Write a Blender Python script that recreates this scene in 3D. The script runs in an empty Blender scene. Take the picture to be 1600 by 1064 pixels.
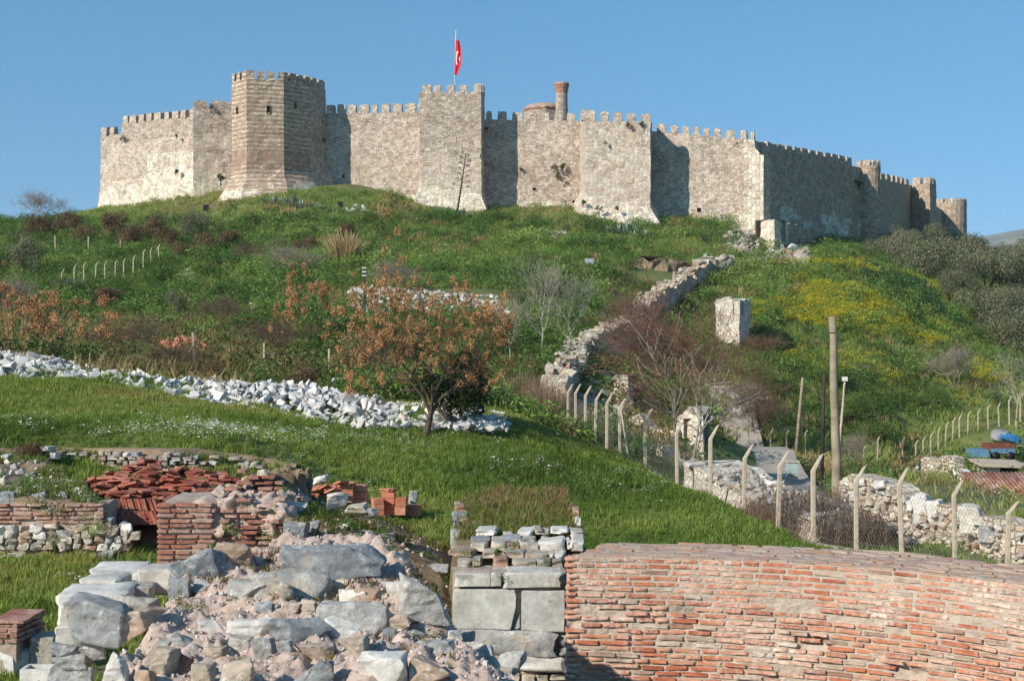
import bpy, bmesh, math, random
import numpy as np
from mathutils import Vector, Matrix, Euler
C = bpy.context.scene.collection
SC = bpy.context.scene
R = math.radians
# ------------------------------------------------------------------ camera, sky, sun, exposure
EYE = 10.0                    # eye height above the datum
F = 2222.2                    # focal length in photo pixels (50 mm on a 36 mm sensor, 1600 px)
HZ = 532.0                    # photo row of the horizon
cam = bpy.data.cameras.new('camera'); cam_ob = bpy.data.objects.new('camera', cam); C.objects.link(cam_ob)
cam_ob.location = (0, 0, EYE); cam_ob.rotation_euler = (R(90), 0, 0)
cam.lens = 50; cam.sensor_width = 36; cam.clip_start = .1; cam.clip_end = 20000
cam.dof.use_dof = True; cam.dof.focus_distance = 85; cam.dof.aperture_fstop = 11
SC.camera = cam_ob
SUN_AZ, SUN_EL = R(50), R(29)          # light travels to the right and away from the camera
world = bpy.data.worlds.new('World'); SC.world = world; world.use_nodes = True
_nt = world.node_tree
_sky = _nt.nodes.new('ShaderNodeTexSky'); _sky.sky_type = 'NISHITA'; _sky.sun_disc = False
_sky.sun_elevation = SUN_EL; _sky.sun_rotation = R(230); _sky.altitude = 0
_sky.air_density = 1.0; _sky.dust_density = 0; _sky.ozone_density = 1
_tc = _nt.nodes.new('ShaderNodeTexCoord'); _ad = _nt.nodes.new('ShaderNodeVectorMath'); _ad.inputs[1].default_value = (0, 0, .3)
_nm = _nt.nodes.new('ShaderNodeVectorMath'); _nm.operation = 'NORMALIZE'          # a clear sky without the white band at the horizon
_nt.links.new(_tc.outputs['Generated'], _ad.inputs[0]); _nt.links.new(_ad.outputs[0], _nm.inputs[0]); _nt.links.new(_nm.outputs[0], _sky.inputs[0])
_hs = _nt.nodes.new('ShaderNodeHueSaturation'); _hs.inputs['Saturation'].default_value = 1.24
_mx = _nt.nodes.new('ShaderNodeMix'); _mx.data_type = 'RGBA'; _mx.blend_type = 'MULTIPLY'; _mx.inputs[0].default_value = 1; _mx.inputs[7].default_value = (.93, 1.2, 1.08, 1)
_nt.links.new(_sky.outputs[0], _hs.inputs['Color']); _nt.links.new(_hs.outputs[0], _mx.inputs[6]); _nt.links.new(_mx.outputs[2], _nt.nodes['Background'].inputs[0])
_nt.nodes['Background'].inputs[1].default_value = .14
sun = bpy.data.lights.new('sun', 'SUN'); sun.energy = 5.0; sun.angle = R(.5); sun.color = (1, .92, .80)
sun_ob = bpy.data.objects.new('sun', sun); C.objects.link(sun_ob)
_d = Vector((math.sin(SUN_AZ)*math.cos(SUN_EL), math.cos(SUN_AZ)*math.cos(SUN_EL), -math.sin(SUN_EL)))
sun_ob.rotation_euler = _d.to_track_quat('-Z', 'Y').to_euler(); sun_ob.location = (-60, -50, 60)
SC.view_settings.view_transform = 'Standard'; SC.view_settings.look = 'None'
SC.view_settings.exposure = .38; SC.view_settings.gamma = 1; SC.view_settings.use_curve_mapping = False
SC.cycles.max_bounces = 6; SC.cycles.diffuse_bounces = 3; SC.cycles.transparent_max_bounces = 8

# ------------------------------------------------------------------ helpers
rng = np.random.default_rng(11); random.seed(11)
def link(o, parent=None):
    C.objects.link(o)
    if parent is not None: o.parent = parent
    return o
def tag(o, label=None, cat=None, group=None, kind=None):
    if label: o['label'] = label
    if cat: o['category'] = cat
    if group: o['group'] = group
    if kind: o['kind'] = kind
    return o
def empty(name, loc, label, cat, group=None, rz=0):
    o = bpy.data.objects.new(name, None); o.empty_display_size = .3
    o.location = loc; o.rotation_euler = (0, 0, rz)
    link(o); tag(o, label, cat, group); return o
def mk(name, v, f, mat=None, smooth=False, uv=None, col=None, mi=None):
    """mesh from arrays; f: (n,k) array or list of lists; uv per vertex; col per vertex rgb; mi per-face material index"""
    m = bpy.data.meshes.new(name)
    v = np.asarray(v, float)
    if isinstance(f, np.ndarray):
        k = f.shape[1]; n = len(f)
        m.vertices.add(len(v)); m.vertices.foreach_set('co', v.astype('f4').ravel())
        m.loops.add(n*k); m.loops.foreach_set('vertex_index', f.astype('i4').ravel())
        m.polygons.add(n); m.polygons.foreach_set('loop_start', np.arange(0, n*k, k, dtype='i4'))
        m.update(calc_edges=True)
    else:
        m.from_pydata([tuple(p) for p in v], [], [tuple(q) for q in f])
    if uv is not None:
        l = m.uv_layers.new(name='UVMap'); idx = np.empty(len(m.loops), 'i4'); m.loops.foreach_get('vertex_index', idx)
        l.data.foreach_set('uv', np.asarray(uv, 'f4')[idx].ravel())
    if col is not None:
        a = m.attributes.new('tint', 'FLOAT_COLOR', 'POINT')
        cc = np.ones((len(v), 4), 'f4'); cc[:, :3] = col; a.data.foreach_set('color', cc.ravel())
    for q in (mat if isinstance(mat, (list, tuple)) else [mat]):
        if q: m.materials.append(q)
    if mi is not None: m.polygons.foreach_set('material_index', np.asarray(mi, 'i4'))
    if smooth: m.polygons.foreach_set('use_smooth', np.ones(len(m.polygons), bool))
    m.update()
    return m
def ob(name, me, parent=None, loc=None, rot=None, scale=None):
    o = bpy.data.objects.new(name, me)
    if loc is not None: o.location = loc
    if rot is not None: o.rotation_euler = rot
    if scale is not None: o.scale = scale
    return link(o, parent)
def hsh(ix, iy, iz, seed=0):
    h = (ix.astype(np.int64)*374761393 + iy.astype(np.int64)*668265263 + iz.astype(np.int64)*2147483647 + seed*1274126177) & 0xffffffff
    h = ((h ^ (h >> 13))*1274126177) & 0xffffffff
    h = h ^ (h >> 16)
    return (h & 0xffffff)/float(0xffffff)
def noise(p, seed=0):
    p = np.asarray(p, float); i = np.floor(p).astype(np.int64); f = p-i; f = f*f*(3-2*f)
    r = 0
    for a in (0, 1):
        for b in (0, 1):
            for c in (0, 1):
                w = (f[:, 0] if a else 1-f[:, 0])*(f[:, 1] if b else 1-f[:, 1])*(f[:, 2] if c else 1-f[:, 2])
                r = r + w*hsh(i[:, 0]+a, i[:, 1]+b, i[:, 2]+c, seed)
    return r*2-1
def fbm(p, seed=0, o=3):
    p = np.asarray(p, float); s = 0; a = 1
    for k in range(o): s = s + a*noise(p*2**k+k*17.3, seed+k); a *= .5
    return s
def fb2(x, y, sc, seed=0, o=3):
    x = np.asarray(x, float); y = np.asarray(y, float)
    return fbm(np.stack([x.ravel()*sc, y.ravel()*sc, np.zeros(x.size)], -1), seed, o).reshape(x.shape)
def P(px, py, Y): return Vector(((px-800)/F*Y, Y, EYE+(HZ-py)/F*Y))
def lin(h):
    c = [int(h[i:i+2], 16)/255 for i in (0, 2, 4)]
    return tuple(x/12.92 if x < .04045 else ((x+.055)/1.055)**2.4 for x in c)
# ------------------------------------------------------------------ materials
class NT:
    def __init__(s, name):
        s.m = bpy.data.materials.new(name); s.m.use_nodes = True; s.t = s.m.node_tree
        s.b = s.t.nodes['Principled BSDF']; s.b.inputs['Roughness'].default_value = .9
        s.b.inputs['Specular IOR Level'].default_value = .25
    def n(s, typ, props=None, **ins):
        x = s.t.nodes.new(typ)
        for k, v in (props or {}).items(): setattr(x, k, v)
        for k, v in ins.items():
            key = int(k[1:]) if k[0] == 'i' and k[1:].isdigit() else k.replace('_', ' ')
            s.put(x.inputs[key], v)
        return x
    def put(s, sock, v):
        if isinstance(v, bpy.types.NodeSocket): s.t.links.new(v, sock)
        elif v is not None:
            if isinstance(v, (tuple, list)) and len(v) == 3 and sock.type == 'RGBA': v = (*v, 1)
            sock.default_value = v
    def math(s, op, a, b=None, clamp=False):
        x = s.n('ShaderNodeMath', {'operation': op, 'use_clamp': clamp}); s.put(x.inputs[0], a)
        if b is not None: s.put(x.inputs[1], b)
        return x.outputs[0]
    def mix(s, f, a, b, bt='MIX'):
        x = s.n('ShaderNodeMix', {'data_type': 'RGBA', 'blend_type': bt}); s.put(x.inputs[0], f); s.put(x.inputs[6], a); s.put(x.inputs[7], b)
        return x.outputs[2]
    def noise(s, vec, sc, det=4, rough=.55, dist=0):
        x = s.n('ShaderNodeTexNoise', Scale=sc, Detail=det, Roughness=rough, Distortion=dist)
        if vec is not None: s.put(x.inputs['Vector'], vec)
        return x.outputs[0]
    def ramp(s, f, stops, interp='LINEAR'):
        x = s.n('ShaderNodeValToRGB'); s.put(x.inputs[0], f); r = x.color_ramp; r.interpolation = interp
        while len(r.elements) < len(stops): r.elements.new(.5)
        for e, (p, c) in zip(r.elements, stops):
            e.position = p; e.color = (*c, 1) if isinstance(c, tuple) else (c, c, c, 1)
        return x.outputs[0]
    def rng(s, v, a, b, c=0., d=1.):
        x = s.n('ShaderNodeMapRange'); s.put(x.inputs[0], v)
        for i, q in enumerate((a, b, c, d)): x.inputs[i+1].default_value = q
        return x.outputs[0]
    def mapping(s, vec, scale=(1, 1, 1), loc=(0, 0, 0), rot=(0, 0, 0)):
        x = s.n('ShaderNodeMapping'); s.put(x.inputs[0], vec); x.inputs[1].default_value = loc; x.inputs[2].default_value = rot; x.inputs[3].default_value = scale
        return x.outputs[0]
    def vmath(s, op, a, b):
        x = s.n('ShaderNodeVectorMath', {'operation': op}); s.put(x.inputs[0], a); s.put(x.inputs[1], b); return x.outputs[0]
    def scalev(s, a, k):
        x = s.n('ShaderNodeVectorMath', {'operation': 'SCALE'}); s.put(x.inputs[0], a); x.inputs['Scale'].default_value = k; return x.outputs[0]
    def pos(s): return s.n('ShaderNodeNewGeometry').outputs['Position']
    def uv(s): return s.n('ShaderNodeTexCoord').outputs['UV']
    def obj(s): return s.n('ShaderNodeTexCoord').outputs['Object']
    def rnd(s): return s.n('ShaderNodeObjectInfo').outputs['Random']
    def attr(s, name, typ='GEOMETRY'): return s.n('ShaderNodeAttribute', {'attribute_type': typ, 'attribute_name': name}).outputs['Color']
    def bump(s, h, st=.5, d=.05):
        x = s.n('ShaderNodeBump', Strength=st, Distance=d); s.put(x.inputs['Height'], h); s.t.links.new(x.outputs[0], s.b.inputs['Normal'])
    def col(s, c): s.put(s.b.inputs['Base Color'], c); return s
    def rough(s, v): s.put(s.b.inputs['Roughness'], v); return s

def masonry(name, su, sv, stops, joint, jw=.06, patch=(.30, .2, .15), pk=.5, bump=.7, warp=.12, white=.0):
    """random stones laid roughly in courses, from metre uvs"""
    t = NT(name); uv = t.uv()
    wn = t.n('ShaderNodeTexNoise', Scale=1.1, Detail=2.0); t.put(wn.inputs['Vector'], uv)
    w = t.vmath('ADD', uv, t.scalev(t.vmath('SUBTRACT', wn.outputs['Color'], (.5, .5, .5)), warp*2))
    q = t.mapping(w, (1/su, 1/sv, 1))
    v1 = t.n('ShaderNodeTexVoronoi', {'voronoi_dimensions': '2D', 'feature': 'F1', 'distance': 'CHEBYCHEV'}, Scale=1.0, Randomness=.82); t.put(v1.inputs['Vector'], q)
    v2 = t.n('ShaderNodeTexVoronoi', {'voronoi_dimensions': '2D', 'feature': 'F2', 'distance': 'CHEBYCHEV'}, Scale=1.0, Randomness=.82); t.put(v2.inputs['Vector'], q)
    edge = t.math('SUBTRACT', v2.outputs['Distance'], v1.outputs['Distance'])
    j = t.rng(edge, 0.02, jw*2+.02, 1, 0)
    cr = t.n('ShaderNodeSeparateColor'); t.put(cr.inputs[0], v1.outputs['Color'])
    base = t.ramp(cr.outputs[0], stops)
    big = t.noise(uv, .16, 5, .65)
    mid = t.noise(uv, .9, 4, .6)
    base = t.mix(t.math('MULTIPLY', t.rng(big, .50, .68), pk), base, patch, 'MIX')
    base = t.mix(.55, base, t.ramp(mid, [(.3, .62), (.72, 1.25)]), 'MULTIPLY')
    base = t.mix(t.rng(t.noise(t.mapping(uv, (.7, .12, 1)), 1.3, 4), .55, .75, 0, .35), base, lin('7d746a'))
    if white: base = t.mix(t.rng(t.noise(uv, .3, 4, .7), .56, .66, 0, white), base, lin('d6cbb8'))
    jj = t.mix(.6, joint, t.ramp(mid, [(.3, .6), (.7, 1.2)]), 'MULTIPLY')
    c = t.mix(t.math('MULTIPLY', j, .8), base, jj)
    t.col(c)
    hgt = t.math('ADD', t.math('MULTIPLY', t.math('SUBTRACT', 1, j), t.math('ADD', t.math('MULTIPLY', cr.outputs[1], .7), .5)), t.math('MULTIPLY', t.noise(uv, 6, 3), .5))
    t.bump(hgt, bump, .1)
    return t.m
M = {}
cream = [(0, lin('9d8d7e')), (.2, lin('b9a998')), (.45, lin('c6b7a6')), (.7, lin('d0c2b2')), (.88, lin('dcd1c3')), (.95, lin('b29281')), (1, lin('a27f6d'))]
M['wall'] = masonry('castle_rubble_stone', .36, .2, cream, lin('ab9c8c'), .07, lin('ab8e7c'), .4)
M['wall_b'] = masonry('castle_grey_stone', .42, .22, [(0, lin('8f8073')), (.3, lin('ac9d8d')), (.6, lin('bdae9e')), (.85, lin('cfc3b4')), (1, lin('a07f6e'))], lin('a19283'), .08, lin('a08574'), .5)
M['ashlar'] = masonry('castle_ashlar', .6, .34, [(0, lin('b5a894')), (.3, lin('cdc1ae')), (.6, lin('dad0be')), (.9, lin('e2dacb')), (1, lin('bfae97'))], lin('8c7c69'), .05, lin('bda78c'), .35, .6, .06)
M['block'] = masonry('castle_block_stone', .62, .34, [(0, lin('b0a394')), (.4, lin('c6b9a9')), (.8, lin('d2c7b8')), (1, lin('b99e8a'))], lin('9c8d7c'), .045, lin('b59d89'), .35, .6, .05)
M['shade_wall'] = masonry('castle_stone_shade_tone', .42, .24, [(0, lin('887766')), (.3, lin('a8957f')), (.6, lin('b9a68f')), (.9, lin('cbbba5')), (1, lin('9c7864'))], lin('9f8d78'), .08, lin('987d6d'), .5)  # castle stone toned for the shaded side, warm bounce light put into its colour
def banded(name):
    t = NT(name); uv = t.uv()
    wn = t.n('ShaderNodeTexNoise', Scale=.7, Detail=3.0); t.put(wn.inputs['Vector'], uv)
    w = t.vmath('ADD', uv, t.scalev(t.vmath('SUBTRACT', wn.outputs['Color'], (.5, .5, .5)), .42))
    s = t.n('ShaderNodeSeparateXYZ'); t.put(s.inputs[0], w)
    fr = t.math('FRACT', t.math('DIVIDE', s.outputs[1], .62))
    big = t.noise(t.mapping(uv, (.12, .35, 1)), 1, 4, .6)
    thr = t.rng(big, .35, .7, .30, .72)
    dk = t.math('MULTIPLY', t.rng(s.outputs[1], EYE+24.2, EYE+24.8), t.rng(s.outputs[1], EYE+26.6, EYE+27.4, 1, 0)); thr = t.math('ADD', thr, t.math('MULTIPLY', dk, .5))
    red = t.math('MULTIPLY', t.math('LESS_THAN', fr, t.math('ADD', thr, t.rng(t.noise(uv, 2.2, 3), .3, .7, -.32, .32))), t.rng(t.noise(uv, .8, 3), .35, .6, .5, 1.))
    br = t.n('ShaderNodeTexBrick', {'offset': .5}, Scale=1.0, Mortar_Size=.03, Brick_Width=.62, Row_Height=.31); t.put(br.inputs['Vector'], w)
    br.inputs['Color1'].default_value = (*lin('cfc0a9'), 1); br.inputs['Color2'].default_value = (*lin('a69580'), 1); br.inputs['Mortar'].default_value = (*lin('8c7a68'), 1)
    b2 = t.n('ShaderNodeTexBrick', {'offset': .5}, Scale=1.0, Mortar_Size=.02, Brick_Width=.36, Row_Height=.1); t.put(b2.inputs['Vector'], w)
    b2.inputs['Color1'].default_value = (*lin('8e6656'), 1); b2.inputs['Color2'].default_value = (*lin('745446'), 1); b2.inputs['Mortar'].default_value = (*lin('a18d7e'), 1)
    c = t.mix(red, br.outputs[0], b2.outputs[0])
    c = t.mix(.5, c, t.ramp(t.noise(uv, 1.2, 5, .65), [(.3, .6), (.72, 1.3)]), 'MULTIPLY')
    t.col(c)
    t.bump(t.math('ADD', t.math('MULTIPLY', t.noise(uv, 3.5, 4), .8), t.math('MULTIPLY', red, -.35)), .7, .1)
    return t.m
M['banded'] = banded('tower_banded_masonry')
def simple(name, c, var=.25, sc=3., bump=.3, bsc=12., rough=.9, space='obj', rnd=0.):
    t = NT(name); v = t.pos() if space == 'pos' else t.obj()
    k = t.ramp(t.noise(v, sc, 5, .65), [(.25, 1-var*1.6), (.75, 1+var)])
    cc = t.mix(1., c, k, 'MULTIPLY')
    if rnd: cc = t.mix(1., cc, t.ramp(t.rnd(), [(0, 1-rnd), (1, 1+rnd)]), 'MULTIPLY')
    t.col(cc); t.rough(rough)
    if bump: t.bump(t.noise(v, bsc, 5, .7), bump, .03)
    return t.m
M['soil'] = None
def stone_mat(name, stops, spots=.3, rough=.85, bump=.55, pit=9., stain=None):
    """weathered stone: colour per object from a ramp, mottled by noise in its own space"""
    t = NT(name); o = t.obj(); p = t.pos()
    base = t.ramp(t.rnd(), stops)
    n1 = t.noise(p, 2.3, 6, .68); n2 = t.noise(p, 11, 5, .7)
    c = t.mix(1., base, t.ramp(n1, [(.28, .66), (.7, 1.22)]), 'MULTIPLY')
    c = t.mix(spots, c, t.ramp(n2, [(.3, .55), (.65, 1.2)]), 'MULTIPLY')
    c = t.mix(t.rng(t.noise(p, 3.1, 4, .7), .58, .68, 0, .6), c, stain or lin('9b8166'))
    c = t.mix(t.rng(t.noise(p, 5.5, 5, .75), .56, .64, 0, spots), c, lin('cfccc4')); c = t.mix(t.rng(t.noise(p, 7.7, 5, .75), .6, .68, 0, spots*1.3), c, lin('6c6861'))
    t.col(c); t.rough(rough)
    h = t.math('ADD', t.math('MULTIPLY', n1, .6), t.math('MULTIPLY', t.noise(p, pit*2.5, 6, .75), .6))
    t.bump(h, bump, .05)
    return t.m
M['marble'] = stone_mat('white_marble_rubble', [(0, lin('9fa0a0')), (.3, lin('bfbeba')), (.6, lin('cfccc5')), (.85, lin('d6d2c9')), (1, lin('b3a999'))], .3, .8, .4, 6, lin('b7a184'))
M['grey'] = stone_mat('grey_limestone', [(0, lin('85888b')), (.4, lin('999b9b')), (.75, lin('acaaa5')), (1, lin('ada496'))], .6, .85, .9, 7, lin('b7a58c'))
M['tan'] = stone_mat('tan_stone', [(0, lin('ab9c8a')), (.5, lin('bdb2a2')), (1, lin('a58b76'))], .5, .9, .6, 8, lin('93795f'))
M['pale'] = stone_mat('pale_stone', [(0, lin('c2beb6')), (.5, lin('d2cec6')), (1, lin('bdb5a8'))], .45, .85, .5, 8, lin('b09c80'))
M['ruin'] = stone_mat('ruin_wall_stone', [(0, lin('928a7e')), (.3, lin('aca294')), (.6, lin('bdb4a6')), (.85, lin('9c8975')), (1, lin('96715d'))], .5, .9, .5, 8)
M['slab'] = stone_mat('marble_slab', [(0, lin('b5b2a9')), (1, lin('c4bfb3'))], .55, .75, .6, 6, lin('a89b82'))
def mortar(name, c1, c2, c3):
    t = NT(name); p = t.pos()
    n1 = t.noise(p, 5., 6, .7); n2 = t.noise(p, 28, 5, .7)
    c = t.mix(t.rng(n1, .35, .65), c1, c2); c = t.mix(t.rng(n2, .55, .7, 0, .6), c, c3)
    t.col(c); t.bump(t.math('ADD', n2, n1), .7, .04); return t.m
M['mortar_pink'] = mortar('pink_lime_mortar', lin('c6b3a8'), lin('a18c7d'), lin('d2c5bb'))
M['mortar'] = mortar('grey_lime_mortar', lin('b8a898'), lin('9c8b7c'), lin('c8bdb0'))
M['earth'] = mortar('bare_earth', lin('93806a'), lin('78664f'), lin('b3a189'))
def brick_mat(name, stops, lime=.5, lsc=1.7):
    t = NT(name); p = t.pos()
    c = t.ramp(t.rnd(), stops)
    c = t.mix(1., c, t.ramp(t.noise(p, 9, 5, .7), [(.3, .7), (.7, 1.2)]), 'MULTIPLY')
    l = t.math('MULTIPLY', t.rng(t.noise(p, lsc, 3, .6), .44, .68, .05, 1), t.rng(t.noise(p, 16, 5, .75), .40, .58))
    c = t.mix(t.math('MULTIPLY', l, lime, True), c, lin('d8cabd'))
    t.col(c); t.bump(t.noise(p, 30, 6, .75), .5, .02); return t.m
M['brick'] = brick_mat('orange_brick', [(0, lin('9a563d')), (.2, lin('ae6546')), (.45, lin('b87552')), (.62, lin('be8d72')), (.78, lin('ad7a60')), (.9, lin('8a6e5d')), (1, lin('b9a793'))], 1., 1.2)
M['brick_old'] = brick_mat('old_brick', [(0, lin('8a5647')), (.4, lin('9c6552')), (.8, lin('a57c6a')), (1, lin('937d70'))], .7)
M['tile'] = brick_mat('terracotta_tile', [(0, lin('7f4233')), (.4, lin('94503e')), (.8, lin('a4604b')), (1, lin('8d6252'))], .35)
M['tile_new'] = brick_mat('new_terracotta', [(0, lin('b06a50')), (.5, lin('bb775b')), (1, lin('c28468'))], .2)
M['concrete'] = simple('concrete_post', lin('b5a793'), .2, 4, .3, 40)
M['wood'] = simple('weathered_pole_wood', lin('8f846f'), .3, 2, .4, 20)
M['dark_wood'] = simple('dark_pole_wood', lin('4a4036'), .3, 2, .4, 20)
M['black'] = simple('black_metal', (.015, .016, .02), .2, 4, 0, rough=.5)
M['white'] = simple('white_paint', lin('d5d6d2'), .12, 2, .1)
M['wire'] = simple('galvanised_wire', lin('6f6d68'), .1, 2, 0, rough=.6)
M['asphalt'] = simple('road_asphalt', lin('a0978d'), .18, .8, .3, 20, space='pos')
M['bark'] = simple('dark_bark', lin('5b4b3f'), .35, 5, .7, 25, space='pos')
M['bark_grey'] = simple('grey_bark', lin('8f8377'), .3, 5, .5, 25, space='pos')
M['bark_pale'] = simple('pale_bark', lin('a39a8c'), .25, 5, .4, 25, space='pos')
M['bark_red'] = simple('reddish_twigs', lin('7d5a4c'), .25, 5, .3, 25, space='pos')
M['twig'] = simple('brown_twigs', lin('6e5a4a'), .25, 5, .3, 25, space='pos')
def leaf(name, c, var=.35, trans=.42, inst=False, hue=None):
    t = NT(name)
    if inst: cc = t.mix(1., t.attr('tint', 'INSTANCER'), t.attr('tint'), 'MULTIPLY')
    else: cc = t.mix(1., c, t.attr('tint'), 'MULTIPLY')
    t.col(cc); t.rough(.75)
    tr = t.n('ShaderNodeBsdfTranslucent'); t.put(tr.inputs[0], t.mix(1., cc, (1.25, 1.2, .6), 'MULTIPLY'))
    ms = t.n('ShaderNodeMixShader'); ms.inputs[0].default_value = trans
    out = t.t.nodes['Material Output']
    t.t.links.new(t.b.outputs[0], ms.inputs[1]); t.t.links.new(tr.outputs[0], ms.inputs[2]); t.t.links.new(ms.outputs[0], out.inputs[0])
    return t.m
M['leaf_gn'] = leaf('ground_leaves', None, inst=True)
M['olive'] = leaf('olive_leaves', lin('6f7258'), trans=.2)
M['green'] = leaf('green_leaves', lin('4f6630'), trans=.3)
M['dark_green'] = leaf('dark_green_leaves', lin('3c4a28'), trans=.25)
M['brown_leaf'] = leaf('brown_leaves', lin('6b5740'), trans=.2)
M['orange'] = leaf('dry_orange_berries', lin('ad8158'), trans=.15)
M['agave'] = leaf('agave_leaves', lin('8b9a8c'), trans=.05)
M['straw'] = leaf('dry_reed', lin('b29a74'), trans=.15)

# ------------------------------------------------------------------ terrain (control points surveyed from the photograph)
CP=[]
def cp(*a):
    for px,py,Y in a: CP.append(((px-800)/F*Y,Y,(532-py)/F*Y))
def cz(*a):
    for px,Y,z in a: CP.append(((px-800)/F*Y,Y,z))
# near field (z relative to the eye)
cz((-300,9,-5),(400,9,-5.),(800,9,-5.4),(1300,9,-5.5),(2000,9,-5.5),
   (-100,17,-4.75),(60,17,-4.75),(400,16,-4.8),(800,17,-5.0),(1250,17,-5.5),(1700,17,-5.6))
cz((-100,24,-4.6),(60,24,-4.6),(230,25,-4.6),(450,25,-4.6),(640,25,-4.7),(800,24,-5.0),(1000,24,-5.4),(1300,24,-5.6),(1700,24,-5.8))
cz((-150,31,-4.2),(100,30,-4.45),(230,31,-4.5),(450,30,-4.5),(640,31,-4.55),(800,31,-4.9),(930,31,-5.3),(1300,31,-5.7),(1700,30,-5.6))
cz((-150,37,-3.4),(40,36.3,-4.0),(200,36,-4.2),(400,36,-4.3),(560,36,-4.35),(680,36,-4.4))
cp((-150,690,39.5),(20,690,39.2),(130,694,39.2),(300,700,39.2),(450,722,39.4),(560,738,40.2),(680,752,41))
cp((0,655,46),(200,655,46),(400,675,46),(560,695,47),(700,715,47))
cp((0,592,60),(150,592,58.5),(300,618,57.5),(450,648,56),(560,664,55),(665,685,52),(790,668,56),(740,665,56))
cp((0,566,70),(300,590,68),(500,612,66),(660,625,66),(760,640,63))
cz((760,38,-4.75),(850,36,-5.1))
cp((930,852,38.5),(1000,840,39),(880,790,43),(780,745,45),(1000,775,46),(870,725,50))
# near fence line
cp((895,682,68),(930,700,63),(970,722,58),(1010,747,53),(1060,764,49.5),(1110,787,46),(1160,814,44),(1215,838,42),(1275,856,40))
cz((1340,38,-5.7),(1410,36,-5.7),(1490,33.5,-5.6),(1580,31,-5.5))
# beyond the fence: bank, road in the hollow
cz((1120,52,-6.6),(1200,50,-7.0),(1260,48,-7.2),(1330,46,-6.6),(1420,43,-6.2),(1590,38.5,-6.0))
cz((1440,47,-4.95),(1600,42,-5.05),(1700,40,-5.2),(1380,52,-5.2),(1600,48,-5.6),(1500,58,-6.8))
cp((1215,800,64),(1270,830,58),(1180,745,78),(1130,714,97),(1110,705,102),(1200,722,97))
cp((1060,735,64),(1000,700,67),(960,672,70),(900,640,75))
cz((1330,62,-7.4),(1400,70,-8.0),(1500,72,-8.2),(1600,72,-8.2),(1700,72,-8.3))
cz((1300,100,-8.3),(1330,85,-8.2),(1500,90,-8.1),(1600,90,-8.1),(1750,90,-8.1))
cp((1240,712,106),(1300,720,110),(1360,735,112),(1410,727,113),(1480,697,114),(1545,672,115),(1590,660,116),(1700,630,116))
# valley floor right of the stair wall
cp((1100,668,92),(1040,640,84),(1160,655,108),(1200,600,115),(1100,560,120),(1000,600,92),(1150,540,126),(1060,500,135))
# mound
cp((1250,690,108),(1300,640,116),(1220,560,126),(1300,560,128),(1210,480,140),(1300,480,141),(1230,430,152),(1300,410,160),(1380,440,156),
   (1450,500,150),(1500,560,138),(1420,600,126),(1560,620,126),(1580,560,150),(1560,470,190),(1640,560,150),(1640,480,190),(1400,690,113))
# left slope
cp((0,535,80),(150,560,76),(300,560,79),(420,572,77),(510,585,75),(600,595,76),(700,600,77))
cp((0,490,105),(130,500,105),(300,505,104),(450,515,100),(600,520,98),(720,530,96),(830,566,86),(800,540,95),(900,565,90))
cp((0,430,150),(110,440,140),(250,425,140),(330,430,138),(450,440,132),(600,450,128),(760,465,124),(880,480,120),(960,500,118))
cp((0,385,190),(100,385,185),(200,380,178),(300,370,172),(400,380,162),(550,385,158),(680,385,158),(820,395,155),(950,410,152),(1040,440,146),(1120,420,158))
# castle foot
cp((-100,358,235),(20,352,232),(100,345,230),(155,330,224),(220,322,219),(300,308,212),(350,312,201),(420,302,200),(500,292,205),(540,290,206),(600,303,205),(660,322,203),
   (710,333,200),(765,334,200),(800,328,204),(860,328,204),(905,340,195),(960,352,192),(1030,352,196),(1100,352,197),(1160,360,196),(1200,388,192),
   (1260,390,196),(1340,388,215),(1400,375,245),(1460,372,290),(1510,378,300),(1560,430,260),(1640,450,250))
cp((480,325,185),(600,335,182),(800,355,180),(960,372,176),(1080,385,176),(1180,400,170),(350,340,186),(250,345,195))
CP=np.array(CP)
# inside / behind castle: plateau, then down to plain
cpX=[(-60,260,21.5),(0,240,21),(30,240,20),(0,300,21),(60,300,18),(-120,280,17),(-60,360,10),(40,380,12),(130,340,12),(-140,200,11),(-120,150,4),(-90,100,0.5),(-70,60,-1),(150,220,4),(140,150,-5),(110,110,-8),(80,80,-9),(60,50,-6.5)]
CP=np.vstack([CP,np.array(cpX,float)])
def warp(x,y):
    yy=np.maximum(y,8.)
    return np.stack([x/yy*2.6*(yy/60)**.25, np.log(yy)*1.6],-1)
T_W=warp(CP[:,0],CP[:,1])
T_N=len(T_W)
d2=((T_W[:,None]-T_W[None])**2).sum(-1)
K=.5*d2*np.log(d2+1e-12)+np.eye(T_N)*2e-4
TP=np.concatenate([np.ones((T_N,1)),T_W],1)
A=np.block([[K,TP],[TP.T,np.zeros((3,3))]])
T_Q=np.linalg.solve(A,np.concatenate([CP[:,2],np.zeros(3)]))
def H(x,y):
    x=np.asarray(x,float);y=np.asarray(y,float);sh=x.shape
    w=warp(x.ravel(),y.ravel());o=np.empty(len(w))
    for i in range(0,len(w),40000):
        q=w[i:i+40000];e=((q[:,None]-T_W[None])**2).sum(-1)
        o[i:i+40000]=(.5*e*np.log(e+1e-12))@T_Q[:T_N]+T_Q[T_N]+q@T_Q[T_N+1:]
    return o.reshape(sh)

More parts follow.
